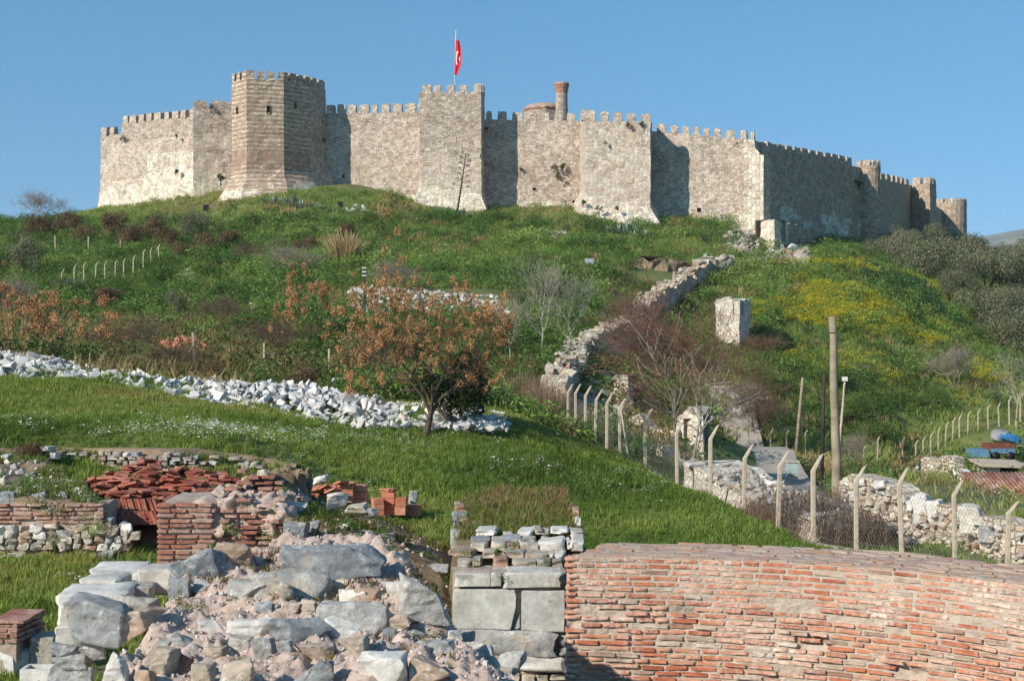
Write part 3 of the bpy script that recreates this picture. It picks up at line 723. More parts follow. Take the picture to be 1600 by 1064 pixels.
def merlons(parent, mat, a, b, spans, ct, tt, dep=.75):
    """spans: photo columns of each merlon on the segment a-b; ct/tt: (row at a, row at b) of crenel and merlon top"""
    a = np.array(a[:2]); b = np.array(b[:2]); L = np.linalg.norm(b-a); d = (b-a)/L; nn = np.array([d[1], -d[0]])
    for (x0, x1) in spans:
        q0, u0 = los(x0, a, b); q1, u1 = los(x1, a, b)
        if u1 < u0: q0, q1 = q1, q0
        f_ = np.clip((u0+u1)/2/L, 0, 1); Yc = (q0[1]+q1[1])/2
        z0 = EYE+(HZ-(ct[0]+(ct[1]-ct[0])*f_))/F*Yc; z1 = EYE+(HZ-(tt[0]+(tt[1]-tt[0])*f_))/F*Yc
        merlon(parent, mat, q0, q1, nn, z0-.05, z1, dep)
def pt(px, Y, py): p = P(px, py, Y); return (p.x, p.y, p.z)
def hole(px0, px1, py0, py1, a, b, si):
    q0, u0 = los(px0, a, b); q1, u1 = los(px1, a, b); Yc = (q0[1]+q1[1])/2
    return (min(u0, u1), max(u0, u1), EYE+(HZ-py1)/F*Yc, EYE+(HZ-py0)/F*Yc, si)
cb = P(800, 325, 212)
castle = empty('castle', cb, 'pale stone castle with battlemented walls and towers crowning the green hill', 'castle')
nz = lambda u, z, s=0: float(fbm(np.array([[u*.22, z*.35, s*5.1]]), 5, 3)[0])
def mf_plinth(zp0, zp1, L, main=0, pl=1):
    return lambda u, z, x, y, g, s: pl if z < zp0+(zp1-zp0)*u/L+.35*nz(u*4, z) else main
WM = [M['wall'], M['ashlar'], M['wall_b'], M['block']]
# left curtain wall, with its lower broken end
a, b = pt(157, 227, 213), pt(189.5, 222.55, 209)
o = masonry_wall('curtain_wall', [a, b, pt(190, 222.5, 194), pt(307, 214.2, 181.3)], castle, WM, lambda u, z, x, y, g, s: 1 if (z < g+3.6+1.6*nz(u, z) and nz(u*2, z*2, 3) > -.5) or (u > 12 and z < g+7.6+1.2*nz(u, z, 2) and nz(u*2.5, z*2, 4) > -.25) else (2 if nz(u, z, 6) > .35 or z > 40.6 else 0), flare=(.6, 4), seed=1, rag=.2, depth=3)
merlons(o, M['wall_b'], a, b, [(158, 166), (171.5, 178)], (213, 211), (199, 198))
a, b = pt(189, 222.6, 193.5), pt(303, 214.5, 181.5)
merlons(o, M['wall'], a, b, [(192.5, 199), (201.7, 212.5), (216.6, 224.6), (228.7, 236.4), (240.6, 250.8), (257, 263.6), (268.7, 278.9), (282, 289.5), (296.5, 301.5)], (193.5, 181.5), (182, 169.5), .85)
# bastion beside the tower
a, b = pt(302, 212.9, 168), pt(364, 214.3, 168)
o = masonry_wall('curtain_wall', [pt(301.6, 217, 168), a, b], castle, WM, lambda u, z, x, y, g, s: (3 if z < g+9.5+nz(u, z) and nz(u*2, z*2, 1) > -.35 else 2) if z > g+3 else 1, seed=3, rag=.2, depth=3)
merlons(o, M['wall_b'], a, b, [(303, 324), (330.5, 361)], (168, 168), (157, 158))
# big polygonal tower
zt = 38.1-1.25
tp = [(-40.1, 203.4), (-37.4, 200.5), (-32.35, 201.6), (-29.5, 205), (-27.4, 209.2), (-28.5, 215), (-34, 219), (-40, 214)]
tv = [(x, y, EYE+zt) for x, y in tp]
hs = [hole(416.3, 421.8, 166, 178, tv[1], tv[2], 1), hole(369.5, 372.5, 167, 178, tv[0], tv[1], 0), hole(459.5, 463, 160, 170, tv[2], tv[3], 2)]
o = masonry_wall('tower', tv, castle, [M['banded'], M['wall_b'], M['ashlar']], lambda u, z, x, y, g, s: (1 if (s >= 3) else 2 if z < g+1.1 and nz(u*2, z*2) > 0 else 0), closed=True, flare=(1.5, 3.0), holes=hs, seed=4, depth=4)
tw = lambda i, spans: merlons(o, M['banded'] if i < 3 else M['wall_b'], tv[i], tv[i+1], spans, (HZ-zt*F/tv[i][1],)*2 if False else (HZ-zt*F/tv[i][1], HZ-zt*F/tv[i+1][1]), (HZ-38.1*F/tv[i][1], HZ-38.1*F/tv[i+1][1]), .6)
tw(0, [(362.3, 366.5), (369.5, 374.5), (377.5, 383.8)]); tw(1, [(384.3, 397.8), (402, 412.5), (417.3, 429), (435, 442.8)])
tw(2, [(443.3, 449.5), (453.5, 462.5), (466, 473.5), (477, 480)]); tw(3, [(481, 485), (488, 495), (498, 507.5)])
# curtain between the big tower and the flag tower
a, b = pt(503, 209.5, 178), pt(657, 207.5, 176)
zp = (P(540, 292, 209).z, P(656, 308, 207.5).z)
o = masonry_wall('curtain_wall', [a, b], castle, WM, lambda u, z, x, y, g, s: 1 if z < zp[0]+(zp[1]-zp[0])*(u-3.5)/10.7+.3*nz(u*3, z) else (0 if nz(u, z, 9) < .45 else 2), holes=[hole(534.8, 538.6, 273, 278, a, b, 0)], seed=5)
merlons(o, M['wall'], a, b, [(509.5, 522.5), (527, 539.8), (544, 556), (560.8, 576), (581, 589.5), (596, 608.6), (614, 628), (632.8, 649), (653, 657)], (178, 176), (164.5, 161))
# flag tower
ft = [pt(655.5, 209, 145), pt(655.5, 203.4, 145), pt(752, 202.6, 144), pt(757.5, 209, 146)]
o = masonry_wall('tower', ft, castle, WM, lambda u, z, x, y, g, s: 1 if z < g+3.2+.5*nz(u*2, z) else (3 if z < EYE+26+1.2*nz(u, z, 4) else 2), thick=6, flare=(.9, 2.8), seed=6)
merlons(o, M['wall'], ft[1], ft[2], [(659.5, 673.5), (678, 688.5), (698.5, 710), (718.5, 729.5), (739.5, 751.8)], (145, 144), (132, 131))
merlons(o, M['wall'], ft[2], ft[3], [(752.3, 754), (755.5, 757.4)], (144, 146), (131.5, 134))
wb = [(x/3.13+500, y/3.13+30, w/3.13, h/3.13) for x, y, w, h in ((625, 577, 43, 30), (575, 605, 32, 25), (700, 603, 30, 29), (755, 597, 30, 35), (515, 630, 30, 18), (545, 655, 26, 16), (600, 650, 36, 16), (640, 675, 26, 20), (735, 655, 48, 26), (500, 700, 40, 18), (560, 715, 30, 20), (610, 735, 34, 22), (650, 770, 40, 18), (755, 700, 28, 24), (735, 770, 46, 20), (520, 790, 44, 20), (580, 820, 36, 16), (690, 830, 50, 22), (745, 830, 38, 22), (620, 850, 44, 16))]
def face_blocks(parent, mat, a, b, items, proud=.045):
    vs = variants('stone', 4, mat, lambda k: block_unit(k+40, .02, .04, 2))
    a_ = np.array(a[:2]); b_ = np.array(b[:2]); d = (b_-a_)/np.linalg.norm(b_-a_); nn = np.array([d[1], -d[0]])
    for i, (x, y, w, h) in enumerate(items):
        q, u = los(x+w/2, a_, b_); k = q[1]/F
        o_ = ob('stone', vs[i % 4], parent, Vector((q[0]+nn[0]*(proud-.2), q[1]+nn[1]*(proud-.2), EYE+(HZ-y-h/2)*k))-wloc(parent), (0, 0, math.atan2(d[1], d[0])), (w*k, .4, h*k))
M['fstone'] = stone_mat('castle_face_stone', [(0, lin('a99b89')), (.5, lin('bfb19f')), (1, lin('b39d86'))], .45, .9, .5)
face_blocks(o, M['fstone'], ft[1], ft[2], wb)
# curtain with the mosque behind
a, b = pt(756, 207.5, 187), pt(909, 206, 189.5)
zp2 = (P(760, 311, 207).z, P(907, 318, 206).z)
o = masonry_wall('curtain_wall', [a, b], castle, WM, lambda u, z, x, y, g, s: 1 if z < zp2[0]+(zp2[1]-zp2[0])*u/14+.3*nz(u*3, z) else (0 if nz(u, z, 12) < .15 else 2), holes=[hole(832.5, 836.5, 293.5, 297, a, b, 0), hole(894, 897.5, 313.5, 317, a, b, 0)], seed=7)
merlons(o, M['wall'], a, b, [(759.5, 768), (777.5, 791), (800.3, 816.5), (825, 838), (846, 857.8), (866, 877.5), (885.8, 898.5)], (187, 189.5), (173.5, 177))
# middle tower with the battered base
mt_ = [pt(906.5, 206, 190), pt(914.5, 196.6, 190), pt(1016, 195.4, 190.5), pt(1018.5, 203, 192)]
o = masonry_wall('tower', mt_, castle, WM, lambda u, z, x, y, g, s: 1 if z < EYE+18.4+.3*nz(u*3, z) else (3 if (z < EYE+26.5+1.2*nz(u, z, 4) or nz(u*2, z*2, 14) > .05) else 0), thick=6, flare=(1.6, 2.9), seed=8)
merlons(o, M['wall'], mt_[1], mt_[2], [(915, 930), (938.5, 951), (958.8, 971.5), (979.5, 993), (1002, 1016)], (189.5, 190.5), (172.5, 177.5))
merlons(o, M['wall'], mt_[0], mt_[1], [(907, 909.2), (911.5, 914.2)], (189, 189), (175, 173))
wb = [(x/3.8+850, y/3.8+120, w/3.8, h/3.8) for x, y, w, h in ((497, 325, 44, 44), (315, 372, 48, 38), (375, 350, 44, 18), (545, 360, 38, 30), (483, 425, 48, 36), (405, 425, 40, 30), (445, 388, 36, 24), (240, 370, 48, 24), (340, 470, 40, 24), (385, 476, 46, 18), (438, 510, 34, 26), (250, 425, 54, 24), (560, 432, 36, 28), (520, 380, 26, 24), (525, 525, 44, 26), (590, 520, 36, 30), (345, 520, 40, 34), (392, 528, 26, 26), (255, 520, 40, 20), (560, 590, 46, 30), (480, 600, 50, 34), (300, 665, 50, 24), (365, 715, 30, 50), (470, 670, 46, 24), (545, 660, 56, 26), (600, 690, 28, 40))]
face_blocks(o, M['fstone'], mt_[1], mt_[2], wb)
# east half of the front and the corner bastion
a, b = pt(1016, 201.5, 205), pt(1154, 199, 217.5)
zp3 = (P(1040, 343, 201).z, P(1155, 338, 199).z)
ck = [a, b, pt(1154.3, 198.2, 217.5), pt(1178.5, 197.4, 219), pt(1179.5, 197.35, 231), pt(1186, 197.1, 238), pt(1187, 197.1, 241), pt(1193, 196.8, 243)]
o = masonry_wall('curtain_wall', ck, castle, WM, lambda u, z, x, y, g, s: (1 if nz(u*2, z*2, 8) > -.3 else 0) if s >= 2 else 1 if z < zp3[0]+(zp3[1]-zp3[0])*u/12.7+.25*nz(u*3, z) else (0 if nz(u, z, 19) < .2 else 2), holes=[hole(1089, 1095, 325, 331, a, b, 0)], seed=9)
merlons(o, M['wall'], a, b, [(1026.5, 1040), (1047.8, 1059), (1066.5, 1076.5), (1083.5, 1092.3), (1099.5, 1109), (1116, 1126), (1133.5, 1148)], (205, 217), (193, 203))
merlons(o, M['wall'], ck[2], ck[3], [(1156.5, 1166.5), (1172.5, 1178)], (218, 219), (203.5, 204))
mb_ = [pt(1178, 198.5, 222), pt(1191, 201, 222)]
# east wall in shade, running away to the round towers
a, b = pt(1192, 199, 236), pt(1345, 231, 262)
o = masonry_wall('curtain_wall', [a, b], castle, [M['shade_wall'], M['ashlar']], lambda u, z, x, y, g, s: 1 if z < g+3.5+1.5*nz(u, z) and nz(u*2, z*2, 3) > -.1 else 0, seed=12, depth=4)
f4 = lambda x: x/3.326+1130
merlons(o, M['wall_b'], a, b, [(f4(p), f4(q)) for p, q in ((206, 224), (232, 281), (288, 321), (330, 362), (370, 402), (411, 442), (451, 481), (491, 521), (530, 560), (568, 597), (605, 635), (645, 668))], (236, 262), (221, 249), .8)
pd = [pt(1188, 194.5, 346), pt(1210.5, 192.5, 345), pt(1335, 226, 372)]
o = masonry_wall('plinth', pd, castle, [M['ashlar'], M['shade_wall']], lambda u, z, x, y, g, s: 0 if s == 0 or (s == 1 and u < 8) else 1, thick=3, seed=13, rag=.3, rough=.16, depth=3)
def round_tower(px, Y, rpx, pyc, pym, spans_deg, seed, mat, flare=(0, 0)):
    c = P(px, pyc, Y); r_ = rpx/F*Y; n_ = 20
    pts = [(c.x-r_*math.cos(i*2*math.pi/n_), c.y-r_*math.sin(i*2*math.pi/n_), c.z) for i in range(n_)]
    o_ = masonry_wall('tower', pts, castle, [mat], None, closed=True, seed=seed, depth=5, flare=flare, step=.8, rag=.15)
    zm = EYE+(HZ-pym)/F*(Y-r_); r2 = r_-.02
    for d0, d1 in spans_deg:
        p0 = np.array([c.x+r2*math.sin(R(d0)), c.y-r2*math.cos(R(d0))]); p1 = np.array([c.x+r2*math.sin(R(d1)), c.y-r2*math.cos(R(d1))])
        d = p1-p0; d /= np.linalg.norm(d); merlon(o_, M['wall_b'], p0, p1, np.array([d[1], -d[0]]), c.z-.1, zm, .6)
    return o_
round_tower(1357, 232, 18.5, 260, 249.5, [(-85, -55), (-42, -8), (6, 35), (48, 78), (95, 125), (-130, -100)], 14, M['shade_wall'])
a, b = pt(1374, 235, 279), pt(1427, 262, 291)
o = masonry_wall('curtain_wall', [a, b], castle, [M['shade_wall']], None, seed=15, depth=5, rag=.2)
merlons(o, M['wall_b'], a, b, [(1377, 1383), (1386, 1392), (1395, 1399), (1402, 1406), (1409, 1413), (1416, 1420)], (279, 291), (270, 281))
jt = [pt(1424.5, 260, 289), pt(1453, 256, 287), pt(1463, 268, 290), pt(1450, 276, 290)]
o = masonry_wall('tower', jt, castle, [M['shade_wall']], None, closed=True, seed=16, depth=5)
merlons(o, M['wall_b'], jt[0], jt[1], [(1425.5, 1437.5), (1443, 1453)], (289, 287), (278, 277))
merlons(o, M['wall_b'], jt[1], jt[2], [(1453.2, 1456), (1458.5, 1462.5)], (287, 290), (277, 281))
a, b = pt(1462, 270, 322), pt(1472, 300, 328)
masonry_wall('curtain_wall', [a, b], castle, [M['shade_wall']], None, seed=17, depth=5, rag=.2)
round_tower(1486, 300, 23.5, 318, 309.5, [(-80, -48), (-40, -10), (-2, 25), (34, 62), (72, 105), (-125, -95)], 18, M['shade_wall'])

# ---- mosque dome and broken minaret inside the walls
mq = empty('mosque', P(852, 190, 245), 'brown domed mosque roof peeping over the castle battlements', 'mosque')
c = P(852, 186, 245); k = 245/F
M['dome'] = simple('old_dome_plaster', lin('9c8c7b'), .2, 1.2, .3, 9)
def lathe(prof, n, c):
    V = []; Fc = []
    for i, (r_, z) in enumerate(prof):
        for j in range(n): a_ = j*2*math.pi/n; V.append((c[0]+r_*math.cos(a_), c[1]+r_*math.sin(a_), z))
    for i in range(len(prof)-1):
        for j in range(n): Fc.append([i*n+j, i*n+(j+1) % n, (i+1)*n+(j+1) % n, (i+1)*n+j])
    Fc.append([(len(prof)-1)*n+j for j in range(n)]); return V, Fc
zz = lambda py: EYE+(HZ-py)*k
V, Fc = lathe([(33.5*k, zz(215)), (33.5*k, zz(175))], 8, c); uvs = [(i*2.6, v[2]) for i, v in enumerate(V)]
wob('drum', mk('drum', V, Fc, M['wall_b'], uv=uvs), mq)
V, Fc = lathe([(33.7*k, zz(175.2)), (35.5*k, zz(173)), (35.5*k, zz(171.5)), (34*k, zz(170.5))], 8, c); wob('cornice', mk('cornice', V, Fc, M['brick_old']), mq)
V, Fc = lathe([(33*k*math.cos(a_), zz(171.2)+9.5*k*math.sin(a_)**.9) for a_ in np.linspace(0, 1.5, 9)], 24, c); wob('dome', mk('dome', V, Fc, M['dome'], True), mq)
mn = empty('minaret', P(877.5, 190, 240), 'broken brick minaret stump with a flared top behind the battlements', 'minaret')
c = P(877.5, 150, 240); k = 240/F
V, Fc = lathe([(9.6*k, zz(215)), (9.6*k, zz(174)), (10.1*k, zz(173.5)), (10.1*k, zz(171.5)), (9.5*k, zz(171)), (9.1*k, zz(146))], 14, c); wob('shaft', mk('shaft', V, Fc, M['wall_b'], uv=[(i*.45, v[2]) for i, v in enumerate(V)]), mn)
V, Fc = lathe([(9.2*k, zz(146.2)), (9.7*k, zz(143)), (10.2*k, zz(142.8)), (10.4*k, zz(139)), (11*k, zz(138.6)), (11.2*k, zz(135)), (11.9*k, zz(134.6)), (12*k, zz(131.5)), (11.2*k, zz(130.3))], 14, c); wob('balcony_stump', mk('balcony_stump', V, Fc, M['brick_old']), mn)
# ---- flag on the flag tower
fl = empty('flag_mast', P(711, 150, 206.5), 'red crescent flag hanging limp on a white mast over the tower', 'flag')
v, f = tube([P(710.2, 160, 206.5), P(711.2, 100, 206.5), P(712.4, 48, 206.5)], [.07, .06, .045], 8); wob('mast', mk('mast', v, f, M['white'], True), fl)
t = NT('flag_cloth'); u = t.uv(); s_ = t.n('ShaderNodeSeparateXYZ'); t.put(s_.inputs[0], u)
def circ(cx, cy, r_):
    d = t.n('ShaderNodeVectorMath', {'operation': 'DISTANCE'}); t.put(d.inputs[0], u); d.inputs[1].default_value = (cx, cy, 0); return t.math('LESS_THAN', d.outputs['Value'], r_)
cres = t.math('MULTIPLY', circ(.42, .5, .25), t.math('SUBTRACT', 1, circ(.49, .5, .2))); star = circ(.72, .5, .09)
t.col(t.mix(t.math('MAXIMUM', cres, star), (.62, .012, .02), (.8, .8, .8))); t.rough(.7); M['flag'] = t.m
nu, nv = 13, 22; V = []; UVs = []
for j in range(nv):
    tv_ = j/(nv-1)
    for i in range(nu):
        s = i/(nu-1); top = P(712.1, 62, 206.5); w = .95*(.55+.45*math.sin(min(1, tv_*1.25)*math.pi*.8))*(1 if tv_ < .75 else 1-(tv_-.75)*2.4)
        x = top.x-.02*tv_*9+s*w; y = top.y-.12+.16*math.sin(s*9+tv_*3)*s; z = top.z-tv_*5.1-.25*s
        V.append((x, y, z)); UVs.append((s*1.05+.02, 1-tv_*1.25+.15))
Fc = [[j*nu+i, j*nu+i+1, (j+1)*nu+i+1, (j+1)*nu+i] for j in range(nv-1) for i in range(nu-1)]
o = wob('cloth', mk('cloth', V, Fc, M['flag'], True, uv=UVs), fl); md = o.modifiers.new('thickness', 'SOLIDIFY'); md.thickness = .02

# ------------------------------------------------------------------ foreground ruins
def local(parent, v): return Vector(v)-wloc(parent)
UB = {}
def unit_blocks(mat, n=6, j=.05, bev=.07, cuts=2, seed=0):
    k = (mat, n, j, bev, cuts, seed)
    if k not in UB: UB[k] = variants('stone', n, M[mat], lambda q: block_unit(q+seed*31+3, j, bev, cuts), True)
    return UB[k]
def stone_px(parent, mat, x0, x1, y0, y1, Y, dep=.35, rz=0., name='stone', kind='block', seed=None, tilt=0.):
    """one block filling a box of the photograph, its face at depth Y"""
    vs = unit_blocks(mat, 8, .065, .09, 3, 2 if mat in ('ruin', 'tan') else 0) if mat not in ('slab',) else unit_blocks(mat); k = Y/F
    i = (int(x0*7+y0*3) if seed is None else seed) % len(vs)
    c = P((x0+x1)/2, (y0+y1)/2, Y); c.y += dep/2; q_ = random.Random(i+int(x0*13+y0*7))
    return ob(name, vs[i], parent, local(parent, c), (q_.gauss(0, .03), tilt+q_.gauss(0, .05), rz+q_.gauss(0, .06)), ((x1-x0)*k, dep, (y1-y0)*k))
def rough_box(name, c, d, mat, parent=None, amp=.06, sc=2.5, step=.12, rz=0., seed=0, taper=0.):
    n = [max(2, int(round(q/step))) for q in d]; V = []; Fc = []
    def grid(o, u, w, nu, nw):
        k = len(V)
        for j in range(nw+1):
            for i in range(nu+1): V.append(np.array(o)+np.array(u)*i/nu+np.array(w)*j/nw)
        for j in range(nw):
            for i in range(nu): a = k+j*(nu+1)+i; Fc.append([a, a+1, a+nu+2, a+nu+1])
    x, y, z = [q/2 for q in d]
    grid((-x, -y, -z), (2*x, 0, 0), (0, 0, 2*z), n[0], n[2]); grid((x, y, -z), (-2*x, 0, 0), (0, 0, 2*z), n[0], n[2])
    grid((x, -y, -z), (0, 2*y, 0), (0, 0, 2*z), n[1], n[2]); grid((-x, y, -z), (0, -2*y, 0), (0, 0, 2*z), n[1], n[2])
    grid((-x, -y, z), (2*x, 0, 0), (0, 2*y, 0), n[0], n[1])
    V = np.array(V); q = V+np.array(c)
    V = V+np.stack([fbm(q*sc, seed+k, 4) for k in range(3)], -1)*amp
    if taper: V[:, :2] *= (1-taper*(V[:, 2:3]/d[2]+.5))
    cs, sn = math.cos(rz), math.sin(rz); V = V@np.array([[cs, sn, 0], [-sn, cs, 0], [0, 0, 1]])+np.array(c)
    me = mk(name, V, Fc, mat, True)
    return wob(name, me, parent) if parent else ob(name, me)
# ---- brick wall at the lower right
bw = empty('brick_wall', P(1200, 1064, 17.9), 'long orange brick ruin wall with crumbling mortar across the bottom right', 'wall')
fx = np.array([(p-800)/F*y for p, y in ((885, 18.5), (1060, 18.32), (1250, 17.9), (1430, 17.2), (1660, 16.0))]); fy = np.array([18.5, 18.32, 17.9, 17.2, 16.0])
sx = np.linspace(fx[0], fx[-1], 300); cf = np.polyfit(fx, fy, 3); sy = np.polyval(cf, sx)
ss = np.concatenate([[0], np.cumsum(np.hypot(np.diff(sx), np.diff(sy)))]); SL = ss[-1]
def fr(s):
    x = np.interp(s, ss, sx); y = np.polyval(cf, x); m = np.polyval(np.polyder(cf), x); l = np.hypot(1, m); return x, y, m/l, -1/l, np.arctan(m)
ZT0 = EYE-2.81
def erode(s, z):
    dz = np.clip((ZT0-z-.36)/.25, 0, 1); return dz
nS, nZ = int(SL/.02), 115
S_, Z_ = np.meshgrid(np.linspace(0, SL, nS), np.linspace(ZT0-2.3, ZT0, nZ))
x, y, nx_, ny_, _a = fr(S_.ravel()); zz_ = Z_.ravel()
rec = .005+.017*erode(S_.ravel(), zz_)*(.6+.8*np.clip(fb2(S_.ravel(), zz_, 1.3, 4)+.2, 0, 1))+.010*fb2(S_.ravel(), zz_, 14, 2, 3)*(.3+erode(S_.ravel(), zz_))
hol = np.clip(fb2(S_.ravel()+40, zz_*2.2, 1.9, 12, 3)-.35, 0, 1)*.16*erode(S_.ravel(), zz_+.25); rec = rec+hol
edge = np.clip((.14-S_.ravel())/.14, 0, 1); rec = rec+.05*edge*(1+fb2(S_.ravel(), zz_, 9, 3))
v = np.stack([x-nx_*rec, y-ny_*rec, zz_], -1); i_ = np.arange(nS*nZ).reshape(nZ, nS)
f = np.stack([i_[:-1, :-1], i_[:-1, 1:], i_[1:, 1:], i_[1:, :-1]], -1).reshape(-1, 4)
M['mortar_wall'] = mortar('wall_lime_mortar', lin('c0b1a1'), lin('aa9987'), lin('d3c9bd'))
wob('mortar_core', mk('mortar_core', v, f, M['mortar_wall'], True), bw)
# top and back of the wall
t = NT('wall_top_brickwork'); p_ = t.pos()
br = t.n('ShaderNodeTexBrick', {'offset': .5}, Scale=1.0, Mortar_Size=.012, Brick_Width=.3, Row_Height=.075); t.put(br.inputs['Vector'], t.uv())
br.inputs['Color1'].default_value = (*lin('b07860'), 1); br.inputs['Color2'].default_value = (*lin('a8978a'), 1); br.inputs['Mortar'].default_value = (*lin('b3a598'), 1)
c_ = t.mix(t.rng(t.noise(t.mapping(t.uv(), (3, 9, 1)), 1, 4, .7), .45, .6), br.outputs[0], lin('ada093')); c_ = t.mix(t.rng(t.noise(t.mapping(t.uv(), (2, 12, 1)), 1.7, 4, .7), .52, .62, 0, .7), c_, lin('a87866')); c_ = t.mix(t.rng(t.noise(p_, 2.2, 4, .6), .56, .7, 0, .45), c_, lin('7d7468'))
t.col(c_); t.bump(t.math('ADD', t.noise(p_, 18, 5, .7), t.math('MULTIPLY', br.outputs['Fac'], -.6)), .6, .03); M['wall_top'] = t.m
V = []; UVs = []; ns = 150; nt_ = 24
for j in range(nt_+1):
    for i in range(ns+1):
        s = SL*i/ns; x, y, a, b, _ = fr(s); w = j/nt_; th = np.interp(s, [0, .35, SL*.5, SL], [.72, 1.28, 1.4, 1.3])
        sh = .55*w*max(0, 1-s/.7)
        V.append((x-a*w*th+sh, y-b*w*th, ZT0+.012-.035*(w < .01)+.016*float(fb2(np.array([s*1.]), np.array([w*2.]), 6, 9)[0])-(1.9 if j == nt_ else 0))); UVs.append((s, w*th))
Fc = [[j*(ns+1)+i, j*(ns+1)+i+1, (j+1)*(ns+1)+i+1, (j+1)*(ns+1)+i] for j in range(nt_) for i in range(ns)]
wob('wall_top', mk('wall_top', V, Fc, M['wall_top'], True, uv=UVs), bw)
tb = MB(); r = np.random.default_rng(55)
for j in range(17):
    s = -r.uniform(0, .3)
    while s < SL:
        L = r.uniform(.2, .36); sm = s+L/2; th = float(np.interp(sm, [0, .35, SL*.5, SL], [.72, 1.28, 1.4, 1.3])); w = .05+j*.082
        if sm > .1 and w < th-.04 and r.random() < .86:
            x, y, a, b_, an = fr(sm); sh = .55*(w/th)*max(0, 1-sm/.7); v_, f_ = block_unit(int(r.integers(5)), .05, .06, 1)
            v_ = v_*np.array([L, .062, .05]); cs, sn = math.cos(an+r.normal()*.03), math.sin(an); v_ = np.stack([v_[:, 0]*cs-v_[:, 1]*sn+x-a*w+sh, v_[:, 0]*sn+v_[:, 1]*cs+y-b_*w, v_[:, 2]+ZT0-.012+r.uniform(-.008, .018)], -1)
            c_ = [(1, .62, .45), (.95, .7, .56), (.9, .82, .72), (.7, .6, .52), (1, .9, .8)][int(r.integers(5))]; tb.add(v_, f_, np.array(c_)*r.uniform(.75, 1.1))
        s += L+.02
t = NT('weathered_top_brick'); p_ = t.pos(); c_ = t.mix(1., (.42, .36, .31), t.attr('tint'), 'MULTIPLY'); c_ = t.mix(t.rng(t.noise(p_, 6, 5, .7), .45, .62, 0, .75), c_, lin('a2988c')); c_ = t.mix(t.rng(t.noise(p_, 2.5, 4, .7), .54, .68, 0, .6), c_, lin('6f675b')); t.col(c_); t.bump(t.noise(p_, 30, 5, .7), .5, .02); M['top_brick'] = t.m
o = wob('top_bricks', tb.mesh('top_bricks', M['top_brick']), bw); tag(o, kind='stuff')
BRK = variants('brick', 12, M['brick'], lambda k: block_unit(k+77, .035, .045, 3), True)
r = np.random.default_rng(5); bl = []
for k in range(26):
    z = ZT0-.032-k*.0765; s = r.uniform(-.2, .0)
    while s < SL:
        L = r.choice([.33, .3, .27, .2, .16, .36], p=[.3, .25, .2, .1, .05, .1])*r.uniform(.93, 1.05); sm = s+L/2
        s0 = max(s, -.03+.05*r.random()); L2 = s+L-s0; sm = s0+L2/2
        if L2 > .07:
            er = float(erode(np.array([sm]), np.array([z]))[0]); wv = float(fb2(np.array([sm]), np.array([k*.3]), .8, 44, 2)[0])*.004*(.35+er)
            ho = float(np.clip(fb2(np.array([sm+40]), np.array([z*2.2]), 1.9, 12, 3)[0]-.35, 0, 1))*.16*er
            if not (er > .5 and (r.random() < .05 or (ho > .07 and r.random() < .6))):
                hh = r.uniform(.040, .052) if er > .5 else r.uniform(.042, .050)
                x, y, a, b, an = fr(sm); pr = r.uniform(0, .006)+er*(r.uniform(-.008, .016))-ho*.5
                bl.append((sm, z+wv+r.normal()*.003, L2, hh, x+a*(pr-.09), y+b*(pr-.09), an+r.normal()*.02*er, r.normal()*.014*er))
        s += L+r.uniform(.018, .045)
def vis(q): px = 800+F*q[4]/q[5]; py = HZ-F*(q[1]-EYE)/q[5]; return px < 1604 and py < 1066
bv = [q for q in bl if vis(q)]; bv.sort(key=lambda q: -q[2]); big = bv[:298]; ids = {id(q) for q in big}
rest = MB(); bu = [block_unit(k+77, .06, .05, 1) for k in range(5)]
for n_, q in enumerate(bl):
    if id(q) in ids: ob('brick', BRK[n_ % 12], bw, local(bw, (q[4], q[5], q[1])), (q[7]*.5, q[7], q[6]), (q[2], .18, q[3]))
    else:
        v, f = bu[n_ % 5]; cs, sn = math.cos(q[6]), math.sin(q[6]); w = v*np.array([q[2], .18, q[3]]); w = np.stack([w[:, 0]*cs-w[:, 1]*sn+q[4], w[:, 0]*sn+w[:, 1]*cs+q[5], w[:, 2]+q[1]], -1)
        rest.add(w, f)
o = wob('small_bricks', rest.mesh('small_bricks', M['brick'], True), bw); tag(o, kind='stuff')

# ---- marble faced pier left of the brick wall and the grassy ruin behind it
sp = empty('slab_pier', P(795, 1064, 19.6), 'pier faced with two big pale marble slabs left of the brick wall', 'ruin')
c = P(795, 1000, 20.6); rough_box('core', (c.x, 19.78, EYE-4.15), (1.56, .5, 1.96), M['mortar'], sp, .05, 3)
c7 = lambda x, y: (x/3.5+640, y/3.5+760)
def s7(parent, mat, x0, x1, y0, y1, Y, **k): a_, b_ = c7(x0, y0), c7(x1, y1); return stone_px(parent, mat, a_[0], b_[0], a_[1], b_[1], Y, **k)
for q in ((240, 443, 476, 550), (447, 506, 474, 548), (515, 852, 470, 556)): s7(sp, 'slab', q[0], q[1], q[2], q[3], 19.42, dep=.5)
M['bigslab'] = stone_mat('smooth_marble_slab', [(0, lin('b4b4ae')), (1, lin('c1beb3'))], .42, .7, .35, 5, lin('ac9f84'))
